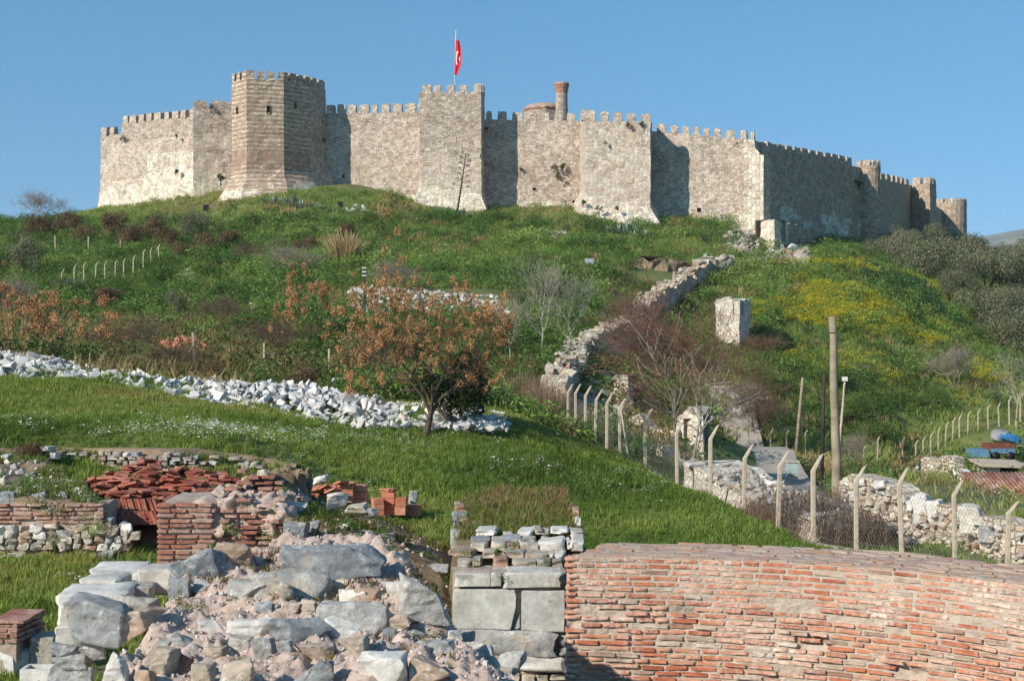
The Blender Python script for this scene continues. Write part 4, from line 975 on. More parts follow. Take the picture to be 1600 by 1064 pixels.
def prism(poly, Y, dep, mat, parent, name='slab', bev=.012):
    bm = bmesh.new(); k = Y/F
    vs = [bm.verts.new((P(*c7(x, y), Y).x, Y, P(*c7(x, y), Y).z)) for x, y in poly]
    fc = bm.faces.new(vs); ex = bmesh.ops.extrude_face_region(bm, geom=[fc]); bmesh.ops.translate(bm, vec=(0, dep, 0), verts=[e for e in ex['geom'] if isinstance(e, bmesh.types.BMVert)])
    bmesh.ops.recalc_face_normals(bm, faces=bm.faces[:]); bmesh.ops.bevel(bm, geom=bm.edges[:], offset=bev, segments=2, affect='EDGES')
    me = bpy.data.meshes.new(name); bm.to_mesh(me); bm.free(); me.materials.append(mat); return wob(name, me, parent)
prism([(238, 780), (238, 566), (300, 560), (574, 562), (586, 600), (584, 660), (556, 778), (548, 786), (400, 780)], 19.45, .4, M['bigslab'], sp)
prism([(610, 785), (612, 568), (735, 572), (851, 568), (853, 690), (848, 796), (700, 794)], 19.45, .4, M['bigslab'], sp)
prism([(562, 780), (604, 690), (606, 770), (590, 782)], 19.5, .3, M['bigslab'], sp, 'stone')
s7(sp, 'grey', 236, 806, 790, 922, 19.42, dep=.5); s7(sp, 'grey', 808, 858, 812, 880, 19.5); s7(sp, 'grey', 810, 856, 880, 928, 19.5)
s7(sp, 'pale', 598, 856, 936, 1020, 19.4, dep=.5)
for q in ((540, 610, 1020, 1064), (615, 690, 1030, 1075), (695, 760, 1028, 1070), (765, 850, 1022, 1060), (240, 420, 930, 1010), (425, 590, 925, 1015)): s7(sp, 'ruin', *q, 19.47)
gp = empty('grassy_ruin', P(808, 870, 22), 'low ruined masonry block with a grassy top above the marble slabs', 'ruin')
rough_box('core', (P(808, 0, 24).x+.0, 24.4, EYE-3.95), (1.95, 7.2, 1.80), M['earth'], gp, .07, 1.4, .15)
for q in ((270, 340, 402, 445), (345, 395, 398, 440), (455, 536, 392, 446), (560, 692, 402, 434), (696, 776, 398, 446), (778, 842, 404, 450)): s7(gp, 'ruin', *q, 19.95, dep=.6)
for q in ((225, 360, 352, 388), (400, 470, 358, 396), (508, 632, 358, 398), (634, 764, 364, 402), (766, 796, 366, 400), (798, 856, 366, 398)): s7(gp, 'pale' if q[0] > 640 else 'ruin', *q, 20.2, dep=.6)
for q in ((346, 430, 312, 358), (446, 524, 304, 346), (600, 708, 312, 358), (710, 856, 300, 366), (857, 886, 304, 350), (889, 958, 290, 354), (530, 598, 316, 356)): s7(gp, 'pale' if q[0] > 700 else 'ruin', *q, 20.5, dep=.6)
for q in ((333, 440, 288, 312), (504, 612, 288, 308), (614, 690, 290, 312)): s7(gp, 'grey', *q, 20.75, dep=.5)
for q in ((368, 475, 238, 268), (598, 680, 244, 280), (682, 722, 236, 258), (724, 764, 250, 286), (772, 872, 233, 262), (878, 952, 246, 278), (372, 404, 266, 290), (510, 560, 262, 285)): s7(gp, 'pale' if q[0] in (368, 598, 772) else 'ruin', *q, 21.3, dep=.5)
for q, Y in (((222, 282, 250, 318), 22.2), ((222, 252, 322, 350), 22), ((232, 322, 148, 192), 24), ((244, 302, 110, 142), 25.3), ((292, 360, 72, 94), 27), ((236, 272, 195, 232), 23.3), ((246, 290, 92, 108), 26.3), ((278, 330, 180, 212), 23.4), ((340, 390, 202, 222), 22.9)): s7(gp, 'grey' if q[0] < 240 else 'ruin', *q, Y)
for q, Y in (((904, 934, 176, 236), 23.4), ((850, 905, 108, 134), 25.2), ((895, 930, 120, 150), 24.6), ((900, 920, 150, 176), 24)): s7(gp, 'pale' if q[2] > 170 else 'brick_old', *q, Y)

# ---- the rubble mass at the lower left
rb = empty('rubble_core', P(460, 1064, 13), 'broken rubble and pink mortar core of a wall strewn with grey boulders', 'ruin')
poly_edges = [((-3.62, 0), (1, 0)), ]
def core_z(X, Y):
    X = np.asarray(X, float); Y = np.asarray(Y, float)
    zt = -2.93+(Y-12.2)*.118
    xr = np.interp(Y, [11, 12.3, 13.5, 15, 16, 17], [.25, .02, -.42, -.74, -1.15, -1.7]); n1 = fb2(X, Y, 1.1, 21, 3)*.16
    xl = np.interp(Y, [11, 12.5, 14, 15.2, 17], [-3.75, -3.62, -3.6, -3.7, -3.9])
    yb = np.interp(X, [-4.5, -3.5, -2.6, -1.6, -.8, 0], [15.7, 16.1, 16.9, 16.9, 16.0, 15.2])
    e = np.minimum(np.minimum((xr-X)/.32, (X-xl)/.22), np.minimum((yb-Y)/.4, (Y-11.4)/.4))+n1*1.5
    fall = np.clip(1-e, 0, 3)
    zt = zt-.22*np.clip(fall, 0, 1)**2-1.1*np.clip(fall-1, 0, 2)
    zt = zt+fb2(X, Y, .9, 22, 3)*.12+np.abs(fb2(X, Y, 2.6, 23, 4))*.16-.05+np.abs(fb2(X, Y, 9, 24, 4))*.06
    return EYE+zt
o = heightfield('mortar_core', np.arange(-4.6, .9, .024), np.arange(10.9, 17.6, .026), core_z, M['mortar_pink'])
o.location = -rb.location; o.parent = rb
def core_hit(px, py):
    Y = np.linspace(11.2, 17, 500); X = (px-800)/F*Y; d = EYE+(HZ-py)/F*Y-core_z(X, Y); k = np.nonzero(d < 0)[0]
    k = int(k[0]) if len(k) else int(np.argmin(d)); return Y[k]
RS = [0]
def boulder(parent, mat, x0, x1, y0, y1, Y=None, dep=.8, rough=.05, planes=9, sub=4, rz=0, seed=None, name='stone', sink=.0):
    RS[0] += 1; s = RS[0] if seed is None else seed
    if Y is None: Y = core_hit((x0+x1)/2, y0+(y1-y0)*.85)
    k = Y/F; w, h = (x1-x0)*k, (y1-y0)*k; d = max(w*dep, h*.6)
    Yc = Y+d*.32; k = Yc/F
    v, f = hullrock(s, ((x1-x0)*k*1.06, d, (y1-y0)*k*1.08), max(rough, .06)*1.1, 15, 6 if sub >= 4 else 3)
    c = P((x0+x1)/2, (y0+y1)/2+sink, Yc)
    me = mk(name, v, f, M[mat], True); me.set_sharp_from_angle(angle=R(20))
    return ob(name, me, parent, c-wloc(parent) if parent else c, (0, 0, rz))
for q in ('grey 443 597 854 914', 'grey 391 520 891 940', 'tan 421 458 906 936', 'pale 529 574 922 946', 'tan 555 596 919 946', 'grey 497 609 940 1000', 'grey 424 517 965 1008', 'pale 508 568 962 1002',
          'pale 603 635 910 936', 'pale 358 428 966 1000', 'grey 394 430 995 1032', 'grey 434 458 1000 1020', 'tan 462 521 1005 1032', 'tan 528 575 993 1034', 'grey 456 521 1030 1076', 'pale 562 638 1022 1080',
          'tan 640 702 1026 1080', 'grey 652 692 1000 1022', 'grey 640 664 985 1004', 'tan 342 396 1033 1080', 'pale 352 396 993 1018', 'grey 269 348 858 910', 'tan 338 392 850 888', 'grey 263 298 903 934', 'grey 302 332 906 926',
          'grey 353 415 906 934', 'pale 163 202 1018 1080', 'tan 222 276 1013 1050', 'brick_old 277 301 1022 1056', 'tan 300 336 1035 1080', 'grey 388 410 868 884', 'tan 520 548 905 924', 'pale 700 722 985 1000', 'tan 205 240 1045 1085',
          'grey 598 622 980 1002', 'tan 470 500 936 956', 'pale 312 350 968 990', 'grey 262 300 985 1012', 'tan 318 352 1010 1030', 'grey 690 712 1000 1020', 'pale 545 575 945 962', 'tan 610 640 960 985', 'grey 400 425 940 958', 'tan 440 470 940 962', 'grey 240 268 1000 1018', 'grey 576 600 1000 1024'):
    m_, *b_ = q.split(); b_ = [float(x) for x in b_]
    boulder(rb, m_, *b_, dep=.75 if b_[1]-b_[0] < 90 else .55, sub=4 if b_[1]-b_[0] > 45 else 3)
boulder(rb, 'grey', 626, 701, 893, 970, 13.7, .9, .04, 7, seed=907)
for q, Y in ((('grey', 711, 784, 1010, 1085), 13.2), (('grey', 778, 822, 1018, 1052), 13.9), (('tan', 745, 800, 1045, 1090), 12.6), (('grey', 716, 742, 985, 1012), 14.2)): boulder(rb, *q, Y=Y, dep=.8)
# layered grey stones of its left end
for q in ((80, 123, 1004, 1024), (82, 140, 1016, 1044), (80, 150, 1040, 1066), (84, 132, 1062, 1090), (120, 165, 1000, 1030)): boulder(rb, 'grey', *q, Y=13.9, dep=.7, rough=.07)
# loose blocks lying along the left of it
def thing_block(name, label, mat, x0, x1, y0, y1, Y, dep, rz=0., group='squared stone blocks by the rubble', seed=1, bev=.05):
    k = Y/F; c = P((x0+x1)/2, (y0+y1)/2, Y); c.y += dep/2
    v, f = block_unit(seed, .05, bev, 4); v = v*np.array([(x1-x0)*k, dep, (y1-y0)*k])
    me = mk(name, v, f, M[mat], True); me.set_sharp_from_angle(angle=R(30)); o_ = ob(name, me, None, c, (0, 0, rz)); tag(o_, label, 'stone block', group); return o_
thing_block('stone_block', 'big white block sticking out under the split grey boulder', 'pale', 84, 190, 928, 977, 14.6, .75, .12, seed=3)
o = thing_block('stone_block', 'rounded white block with a small dark slot cut in its face', 'pale', 124, 188, 903, 932, 15.3, .5, -.05, seed=5, bev=.09)
ob('slot', slot_shade_mesh := mk('slot', np.array([[x, y, z] for x in (-.014, .014) for y in (-.01, .01) for z in (-.006, .006)])*1., [(0, 1, 3, 2), (4, 6, 7, 5), (0, 4, 5, 1), (2, 3, 7, 6), (0, 2, 6, 4), (1, 5, 7, 3)], M['black']), o, (-.17, -.25, .02))  # black box on the face stands in for the shade in the slot
thing_block('stone_block', 'long flat pale block lying behind the block with the slot', 'pale', 138, 219, 889, 914, 16.4, .6, .1, seed=7)
thing_block('stone_block', 'pitted pale block next to the large tan grey boulder', 'pale', 215, 270, 891, 931, 15.6, .55, 0, seed=9, bev=.08)
thing_block('stone_block', 'plain white block supporting the big white block from below', 'pale', 82, 122, 979, 1010, 14.4, .5, .1, seed=11)
thing_block('stone_block', 'low grey slab wedged behind the split boulder top', 'grey', 160, 232, 918, 940, 15.2, .5, .1, seed=13)
sb = empty('split_boulder', P(182, 1004, 14), 'large blue grey split boulder with a notched top', 'boulder')
boulder(sb, 'grey', 108, 205, 930, 1008, 13.7, .7, .04, 8, 5, seed=411, name='boulder_half'); boulder(sb, 'tan', 165, 256, 952, 1006, 13.75, .6, .04, 7, 5, seed=415, name='boulder_half'); boulder(sb, 'grey', 186, 246, 930, 962, 14.2, .9, .04, 7, 4, seed=417, name='boulder_half')
# small brick pier in the corner
cpier = empty('brick_pier', P(20, 1064, 20), 'small square brick pier on a stone base in the bottom left corner', 'pier')
k = 20/F; x0, x1 = P(-16, 0, 20).x, P(27, 0, 20).x
rough_box('core', ((x0+x1)/2, 20.45, EYE-4.35), (x1-x0-.04, .86, .78), M['mortar'], cpier, .01, 4)
BO = variants('brick', 8, M['brick_old'], lambda k_: block_unit(k_+177, .03, .07, 2), True)
def course(parent, vs, a, b, z, h, wm, dep, r_, gap=.02, jit=.006, skip=0., name='brick', prot=.0):
    a = np.array(a); b = np.array(b); L = np.linalg.norm(b-a); d = (b-a)/L; nn = np.array([d[1], -d[0]]); s = -r_.uniform(0, wm*.5); an = math.atan2(d[1], d[0])
    while s < L-.03:
        w = wm*r_.uniform(.75, 1.2); s0 = max(s, 0); s1 = min(s+w, L)
        if s1-s0 > .05 and r_.random() > skip:
            q = a+d*(s0+s1)/2+nn*(r_.normal()*jit+prot-dep/2)
            ob(name, vs[int(r_.integers(len(vs)))], parent, local(parent, (q[0], q[1], z+r_.normal()*.003)), (0, r_.normal()*.01, an), (s1-s0, dep, h*r_.uniform(.92, 1.05)))
        s += w+gap
r = np.random.default_rng(8)
for k_ in range(4):
    z = EYE-4.0-k_*.075; course(cpier, BO, (x0, 20), (x1, 20), z, .055, .3, .2, r); course(cpier, BO, (x1, 20), (x1+.12, 20.85), z, .055, .3, .2, r)
stone_px(cpier, 'pale', -20, 26, 1017, 1072, 20, .8); stone_px(cpier, 'pale', 25, 44, 1017, 1066, 20.2, .7)
ob('cap', variants('cap', 1, M['brick_old'], lambda k_: block_unit(5, .02, .04, 2), True)[0], cpier, local(cpier, ((x0+x1)/2+.06, 20.43, EYE-3.955)), (0, 0, 0), (x1-x0+.1, .9, .04))
o = thing_block('stone_block', 'dark shaded block beside the small corner brick pier', 'grey', 46, 84, 996, 1040, 20.2, .5, 0, seed=15)
tr = empty('stone_trough', P(58, 1064, 19.3), 'small white stone trough on the grass by the corner pier', 'trough')
c = P(62, 1052, 19.4); mb = MB()
for dx, dy, w, d in ((-.19, 0, .05, .34), (.19, 0, .05, .34), (0, -.145, .33, .05), (0, .145, .33, .05)): mb.box((c.x+dx, c.y+dy, c.z), (w, d, .19))
wob('rim', mb.mesh('rim', M['pale']), tr); mb = MB(); mb.box((c.x, c.y, c.z-.08), (.33, .24, .03)); wob('basin_floor', mb.mesh('basin_floor', M['pale']), tr)

# ---- left: low brick and stone ruin
c5 = lambda x, y: (x/3.5, y/3.5+760)
lw = empty('ruined_wall', P(100, 870, 29), 'low ruined wall of brick courses over rough stones at the left edge', 'ruin')
def lw_z(X, Y):
    px = 800+F*X/Y; e = np.minimum((-7.92-.58*(Y-29)-X)/.5, np.minimum((Y-29.02)/.05, (34.5-Y)/1.2))+fb2(X, Y, 1.5, 5)*.15
    zt = -3.30+(Y-29)*.085+fb2(X, Y, 1.2, 6)*.09+fb2(X, Y, 5, 7)*.03+np.clip((-9-X)/3, 0, 1)*.12
    return EYE+zt-1.5*np.clip(1-e, 0, 1)**1.5
o = heightfield('mound_top', np.arange(-13.5, -7.2, .06), np.arange(28.9, 35.5, .06), lw_z, M['earth']); o.location = -lw.location; o.parent = lw
a_, b_ = (P(-40, 0, 29).x, 29.), (P(160, 0, 29).x, 29.)
rough_box('core', ((a_[0]+b_[0])/2, 29.6, EYE-3.95), (b_[0]-a_[0], 1.1, 1.2), M['mortar'], lw, .03, 3)
for k_ in range(5): course(lw, BO, a_, (b_[0]-.1*k_*0+.02, 29.), EYE-(255+6.6*k_)/F*29-.03, .052, .42, .3, r, .025, .02, .04)
for k_ in range(4):
    x = -10.
    while x < 205:
        w = r.uniform(9, 22); 
        if r.random() < .95: boulder(lw, ['ruin', 'ruin', 'grey', 'pale', 'tan'][int(r.integers(5))], x, x+w, 820+k_*9+r.uniform(-3, 2), 831+k_*9+r.uniform(-1, 4), Y=28.93+.05*r.random(), sub=3, rough=.07)
        x += w+r.uniform(1, 4)
for q in ((0, 26, 768, 789), (51, 70, 769, 781), (186, 206, 814, 836), (188, 206, 834, 856), (170, 190, 822, 842), (0, 18, 742, 752), (40, 56, 738, 748), (70, 84, 752, 760), (160, 178, 806, 818), (130, 148, 830, 846)): boulder(lw, 'grey', *q, Y=29.1 if q[2] > 765 else 31.5, sub=3, rough=.05)
# ---- centre left: brick pier with its crumbling core
pr = empty('brick_pier_ruin', P(345, 900, 25), 'red brick pier stump crumbling into pinkish rubble on its right side', 'ruin')
xa, xb, xc = P(245, 0, 25).x, P(331, 0, 25).x, P(446, 0, 25).x
rough_box('core', ((xa+xb)/2, 26., EYE-3.85), (xb-xa-.05, 1.9, 1.96), M['mortar'], pr, .02, 3)
rough_box('rubble_fill', ((xb+xc)/2-.1, 26.3, EYE-3.78), (xc-xb+.25, 2.4, 1.85), M['mortar_pink'], pr, .17, 4.2, .05, 0, 4)
rough_box('rubble_fill', ((xb+xc)/2+.2, 27.5, EYE-3.75), (xc-xb-.2, 1.6, 2.3), M['earth'], pr, .2, 3.6, .06, 0, 5, .3)
for k_ in range(14): course(pr, BO, (xa, 25), (xb-.0+.06*(k_ % 2), 25), EYE-(257.5+8.15*k_)/F*25, .058, .35, .3, r, .018, .005)
for k_ in range(14):
    z = EYE-(250+8.4*k_)/F*25; ins = r.uniform(0, .25)
    course(pr, BO, (xb+.08+ins, 25.02+.08*r.random()), (xc-r.uniform(0, .1), 25.05+.08*r.random()), z, .055, .3, .25, r, .04, .05, .28 if k_ < 9 else .1)
for k_ in range(5):
    z = EYE-(204+9*k_)/F*26.6; course(pr, BO, (P(372-6*k_, 0, 26.6).x, 26.5), (P(443, 0, 26.6).x, 26.55), z, .06, .34, .4, r, .03, .05, .2)
for q in ((312, 330, 782, 792), (352, 378, 756, 770), (376, 398, 740, 752), (340, 356, 770, 780), (402, 420, 733, 743), (360, 385, 770, 782), (332, 350, 860, 875)): boulder(pr, 'tan', *q, Y=25.6 if q[2] > 765 else 26.6, sub=3, rough=.06)
# bank of earth and stones behind the rubble
def bank_z(X, Y):
    u = 800+F*X/Y
    zt = np.interp(u, [395, 436, 450, 500, 560, 620, 690, 740, 800], [-4.8, -4.4, -3.1, -3.25, -3.5, -3.75, -4.1, -4.7, -5.2])+(Y-24.5)*.0+np.interp(Y, [22, 23.2, 25, 28, 30, 31], [-1.0, -.42, 0, .06, -.5, -1.6])
    return EYE+zt+fb2(X, Y, 1.3, 14)*.09+fb2(X, Y, 5, 15)*.03
o = heightfield('rubble_bank', np.arange(-5.2, -.4, .06), np.arange(21.8, 31, .07), bank_z, M['earth']); tag(o, kind='structure')
def bank_hit(px, py):
    Y = np.linspace(21.9, 31, 400); X = (px-800)/F*Y; d = EYE+(HZ-py)/F*Y-bank_z(X, Y); k = np.nonzero(d < 0)[0]; return float(Y[int(k[0])]) if len(k) else 25.5
LS = ['squarish pitted grey block standing beside the crumbling brick pier', 'bright angular white stone lying on the bank above the pitted block', 'tall weathered pale boulder right of the jumbled roof tiles', 'flat tan stone under the pale boulder on the earth bank',
      'white stone sheltering behind a green tuft on the bank', 'pale upright stone amid the tufts on the bank', 'bluish flat stone at the right end of the bank', 'small white stone high on the earth bank', 'grey stone directly right of the pitted block', 'low pale stone between two green tufts', 'broad grey flagstone lying across the foot of the bank', 'rough grey stone half sunk at the bank foot near the slab pier', 'dark bluish stone below the stack of new tiles']
for (m_, x0, x1, y0, y1), lb in zip((('grey', 445, 484, 814, 852), ('pale', 451, 481, 786, 811), ('pale', 512, 543, 769, 794), ('tan', 540, 574, 786, 800), ('pale', 519, 535, 833, 848), ('grey', 549, 566, 832, 848), ('grey', 585, 616, 833, 844), ('pale', 520, 535, 810, 820), ('grey', 484, 500, 814, 838), ('pale', 526, 546, 818, 828), ('grey', 558, 624, 876, 888), ('grey', 660, 700, 880, 892), ('grey', 566, 588, 793, 808)), LS):
    o = boulder(None, m_, x0, x1, y0, y1, Y=bank_hit((x0+x1)/2, y1-2), sub=4, dep=.9, rough=.06, name='loose_stone', planes=6 if x0 == 445 else 9); tag(o, lb, 'stone', 'loose stones around the ruins')
for (m_, x0, x1, y0, y1), lb in zip((('pale', 152, 180, 848, 861), ('grey', 153, 178, 859, 877), ('pale', 128, 148, 852, 866), ('pale', 82, 104, 836, 859), ('pale', 4, 40, 864, 877), ('pale', 43, 62, 846, 857), ('tan', 86, 122, 893, 903), ('pale', 112, 122, 911, 917)),
    ('pale stone perched on another stone below the left ruin', 'bluish cube shaped stone carrying a pale one', 'rounded pale stone left of the two stacked ones', 'pointed white stone leaning at the foot of the left ruin', 'long pale stone lying in grass at the far left', 'small whitish stone in the weeds under the brick courses', 'flat tan stone showing through the lawn', 'tiny white stone at the edge of the bare path')):
    o = boulder(None, m_, x0, x1, y0, y1, Y=hit((x0+x1)/2, y1).y, sub=3, dep=.9, rough=.06, name='loose_stone'); tag(o, lb, 'stone', 'loose stones around the ruins')
# ---- retaining wall at the foot of the lawn
rw = empty('retaining_wall', P(230, 755, 38), 'long low stone retaining wall under the edge of the lawn', 'wall')
def rw_top(px): return np.interp(px, [-40, 20, 50, 86, 130, 300, 400, 460], [702, 702, 706, 700, 702, 704, 716, 728])
nS = 150; V = []; 
for j in range(14):
    for i in range(nS):
        px = -40+500*i/(nS-1); Y = 38.2+.35*math.sin(px*.02); zt = P(px, rw_top(px), Y).z; zb = P(px, 768, Y).z-.2; w = j/11
        p = P(px, 0, Y); z = zb+(zt-zb)*min(w, 1); V.append((p.x, Y+.05+max(0, w-1)*2.6+.22*w+.09*float(fbm(np.array([[p.x*1.3, z*1.3, 0]]), 3, 3)[0]), z+.05*max(0, w-1)))
Fc = [[j*nS+i, j*nS+i+1, (j+1)*nS+i+1, (j+1)*nS+i] for j in range(13) for i in range(nS-1)]
wob('earth_core', mk('earth_core', V, Fc, M['earth'], True), rw)
for k_ in range(7):
    x = 88.
    while x < 420:
        w = r.uniform(6, 15) if r.random() < .8 else r.uniform(14, 20); y0 = 748-k_*7+r.uniform(-2, 2)
        if y0 > rw_top(x)+3 and r.random() < (.95 if x < 300 else .7): stone_px(rw, ['ruin', 'ruin', 'ruin', 'pale', 'tan', 'grey'][int(r.integers(6))], x, x+w, y0, y0+r.uniform(4, 9), 37.93+.35*math.sin(x*.02)+.05*r.random(), .35)
        x += w+r.uniform(1, 5)
for q in ((0, 13, 711, 722), (0, 12, 724, 736), (12, 24, 726, 738), (64, 78, 698, 706), (78, 88, 708, 718), (66, 76, 716, 724)): stone_px(rw, 'pale', *q, 37.6, .4)
# ---- terracotta tiles
def tile_unit(seed): return block_unit(seed, .012, .03, 1)
TL = variants('tile', 5, M['tile'], tile_unit); TN = variants('tile', 5, M['tile_new'], tile_unit)
th = empty('tile_heap', P(240, 815, 31.5), 'large heap of dark red roof tiles tumbled in front of the retaining wall', 'tile heap')
px_t, py_t = [112, 150, 172, 208, 240, 270, 310, 345, 366], [760, 747, 735, 722, 732, 737, 741, 748, 760]
def th_z(X, Y):
    px = 800+F*X/32.; zt = (HZ-np.interp(px, px_t, py_t))/F*33.; w = np.clip((33.1-Y)/2.6, 0, 1); b_ = -4.25
    return EYE+zt+(np.interp(px, [100, 160, 200, 330, 370], [-3.9, -4.05, -4.1, -3.95, -3.9])-zt)*w**1.15-1.6*np.clip((Y-33.3)/1.2, 0, 1)-1.2*np.clip((30.7-Y)/.7, 0, 1)-.3
o = heightfield('heap_core', np.arange(-10.3, -6.1, .1), np.arange(29.9, 34.4, .1), th_z, M['tile'], smooth=False); o.location = -th.location; o.parent = th
r = np.random.default_rng(77); nt2 = 0
for i in range(262):
    px = r.uniform(114, 364); Y = 30.6+2.7*r.random()**.8; X = (px-800)/F*Y; z = float(th_z(np.array([X]), np.array([Y]))[0])+.24+r.uniform(-.02, .14)
    ob('tile', TL[i % 5], th, local(th, (X, Y, z)), (r.normal()*.16, r.normal()*.16, r.normal()*.6+(1.57 if r.random() < .15 else 0)), (r.uniform(.3, .52), r.uniform(.22, .3), r.uniform(.035, .06)))
for row, (x0, x1, yt, yb, Y, n) in enumerate(((162, 247, 780, 803, 30.5, 17), (192, 247, 799, 820, 30.0, 13))):
    for i in range(n):
        px = x0+(x1-x0)*(i+.5)/n; k = Y/F; c = P(px, (yt+yb)/2, Y)
        ob('tile', TL[i % 5], th, local(th, (c.x, c.y+.1, c.z)), (-.1, -.32+r.normal()*.04, r.normal()*.05), (.055, .35, (yb-yt)*k*1.05))
for i, (x0, x1, y0, y1, n, rz, lb) in enumerate(((532, 552, 757, 784, 3, .05, 'stack of new orange tiles left of the tallest orange pair'), (554, 573, 757, 789, 3, -.12, 'neat orange tile stack at the right end of the jumble'), (582, 598, 778, 805, 3, .3, 'orange tile stack at the near left of the right hand trio'), (597, 617, 768, 804, 4, 0, 'tallest stack of new orange tiles with loose tiles on top'), (618, 635, 777, 804, 2, 0, 'pair of orange tile packs beside the tallest stack'), (635, 656, 788, 806, 1, -.2, 'single low orange tile pack tilted at the right end'))):
    Y = 34.3+.3*(i % 2); s = empty('tile_stack', P((x0+x1)/2, y1, Y), lb, 'tile stack', 'stacks of new terracotta tiles'); k = Y/F; hh = (y1-y0)/n
    for j in range(n):
        c = P((x0+x1)/2+r.uniform(-.6, .6), y1-hh*(j+.5), Y+.18); ob('tile', TN[(i+j) % 5], s, local(s, c), (0, 0, rz), ((x1-x0)*k, .34, hh*k*.95))
    if i in (3, 0):
        for j in range(3): c = P((x0+x1)/2+r.uniform(-5, 5), y0-1-j*1.5, Y+.15); ob('tile', TN[j], s, local(s, c), (r.normal()*.1, r.normal()*.1, r.normal()*.6), (.34, .26, .03))
tj = empty('tile_jumble', P(500, 772, 34.3), 'jumble of new orange tiles sliding off left of the neat stacks', 'tile heap')
rough_box('heap_core', (P(504, 0, 34.6).x, 34.8, P(500, 770, 34.6).z-.1), (.85, .6, .3), M['tile_new'], tj, .05, 4)
for i in range(46):
    px = r.uniform(474, 534); Y = r.uniform(34.1, 35); c = P(px, np.interp(px, [474, 500, 534], [766, 760, 753])+r.uniform(0, 14), Y)
    ob('tile', TN[i % 5], tj, local(tj, c), (r.normal()*.3, r.normal()*.35, r.normal()*.7), (r.uniform(.28, .42), .25, .04))
o = boulder(None, 'grey', 639, 652, 768, 787, Y=35.4, sub=3, name='loose_stone'); tag(o, 'grey upright stone behind the low tilted tile pack', 'stone', 'loose stones around the ruins')
o = boulder(None, 'pale', 490, 512, 742, 757, Y=36, sub=3, name='loose_stone'); tag(o, 'pale boulder behind the jumble of new tiles', 'stone', 'loose stones around the ruins')

# ------------------------------------------------------------------ trees and bushes
def kids(root, parts):
    for nm, me in parts: ob(nm, me, root)
def place(name, parts, nom, px, py, wpx, hpx, label, cat, group=None, Y=None, rz=None, sink=.05):
    """a plant whose base shows at (px, py) and which is wpx by hpx in the photograph; nom = nominal (w, h) of the meshes"""
    b = onG(px, Y) if Y else hit(px, py)
    k = b.y/F; e = empty(name, b-Vector((0, 0, sink)), label, cat, group, random.uniform(0, 6.28) if rz is None else rz)
    sw, sh = wpx*k/nom[0], hpx*k/nom[1]; e.scale = (sw, sw, sh); kids(e, parts); return e
def tree_parts(seed, h, w, spec, mat, twigmat=None, crown=None, rk=1., split=1, **kw):
    br = fit(branches(seed, spec, **kw), h, w)
    ps = [('trunk', br_mesh('trunk', br, mat, 0, split, rk, .012)), ('branches', br_mesh('branches', br, twigmat or mat, split+1, 9, rk, .006))]
    tips = np.array([b[0][-1] for b in br if b[2] == len(spec)])
    if crown: ps.append(('crown', crown(tips, br)))
    return ps
def berries(mat, n, rr, size, keep=.6, zmin=.3, seed=0, val=.3, inner=.1, asp=.8):
    def f(tips, br):
        r = np.random.default_rng(seed); t_ = tips[tips[:, 2] > zmin*tips[:, 2].max()]; t_ = t_[r.random(len(t_)) < keep]
        rad = r.uniform(.6, 1.25, (len(t_), 1))*np.array([[rr, rr, rr*.85]]); return leaf_mesh('crown', M[mat], n, t_, rad, size, seed, inner, asp=asp, val=val, hue=.06)
    return f
def olive_parts(seed, w=5., h=4.5, n=6000, mat='olive', leaf=.095, trunk=True, nb=11, z0=.3):
    r = np.random.default_rng(seed); c, q = blobs(seed, nb, w, h, z0*.6, .16, .27); ps = []
    ps.append(('crown', leaf_mesh('crown', M[mat], n, c, q, leaf, seed, .35, asp=.38, hue=.07, val=.26)))
    mb = MB()
    for k in range(3):
        a = r.uniform(0, 6.28); e = c[k % len(c)]
        mb.tube([(0.06*math.cos(a), .06*math.sin(a), -.1), (e[0]*.25+.05, e[1]*.25, e[2]*.35), (e[0]*.8, e[1]*.8, e[2]*.9)], [.14*w/5, .09*w/5, .03], 6)
    ps.append(('trunk', mb.mesh('trunk', M['bark'], True))); return ps
TW = dict(sides=None)
# the orange tree in the middle of the picture
big_o = tree_parts(21, 6.0, 7.0, (5, 5, 4, 3, 2), M['bark'], None, berries('orange', 34000, .19, .03, .8, .2, 3, .2, .1), rk=1.9, trop=.06, wob=.2, spread=(26, 56), len0=.5, r0=.1, lean=.05, ratio=(.6, .86), ratio0=(1.5, 2.1), split=1, up_kill=.1)
e = place('orange_tree', big_o, (7.0, 6.0), 664, 687, 240, 284, 'big bare tree full of dried orange berry clusters on the lawn', 'tree', Y=52, rz=.6)
dg = olive_parts(5, 3., 4., 5000, 'dark_green', .1, nb=10)
place('evergreen_tree', dg, (3., 4.), 706, 668, 125, 150, 'dense dark evergreen tree right behind the big orange berry tree', 'tree', Y=55)
o2 = tree_parts(33, 5.5, 4.2, (4, 4, 4, 3), M['bark'], None, berries('orange', 7000, .22, .04, .6, .3, 4, .25, .1), trop=.06, wob=.2, spread=(25, 50), len0=1.0, r0=.06, ratio=(.6, .85))
place('orange_tree', o2, (4.2, 5.5), 466, 574, 84, 160, 'smaller orange berry tree left of the tall dry reed clump', 'tree', Y=78)
o3 = tree_parts(37, 3.6, 5.2, (4, 4, 4, 3), M['bark'], None, berries('orange', 8000, .22, .038, .7, .3, 5, .25, .1), trop=.03, wob=.22, spread=(30, 60), len0=1., r0=.07, ratio=(.6, .9), up_kill=.05)
place('orange_tree', o3, (5.2, 3.6), 84, 560, 190, 125, 'wide low orange berry tree standing behind the left end of the white stones', 'tree', Y=65)
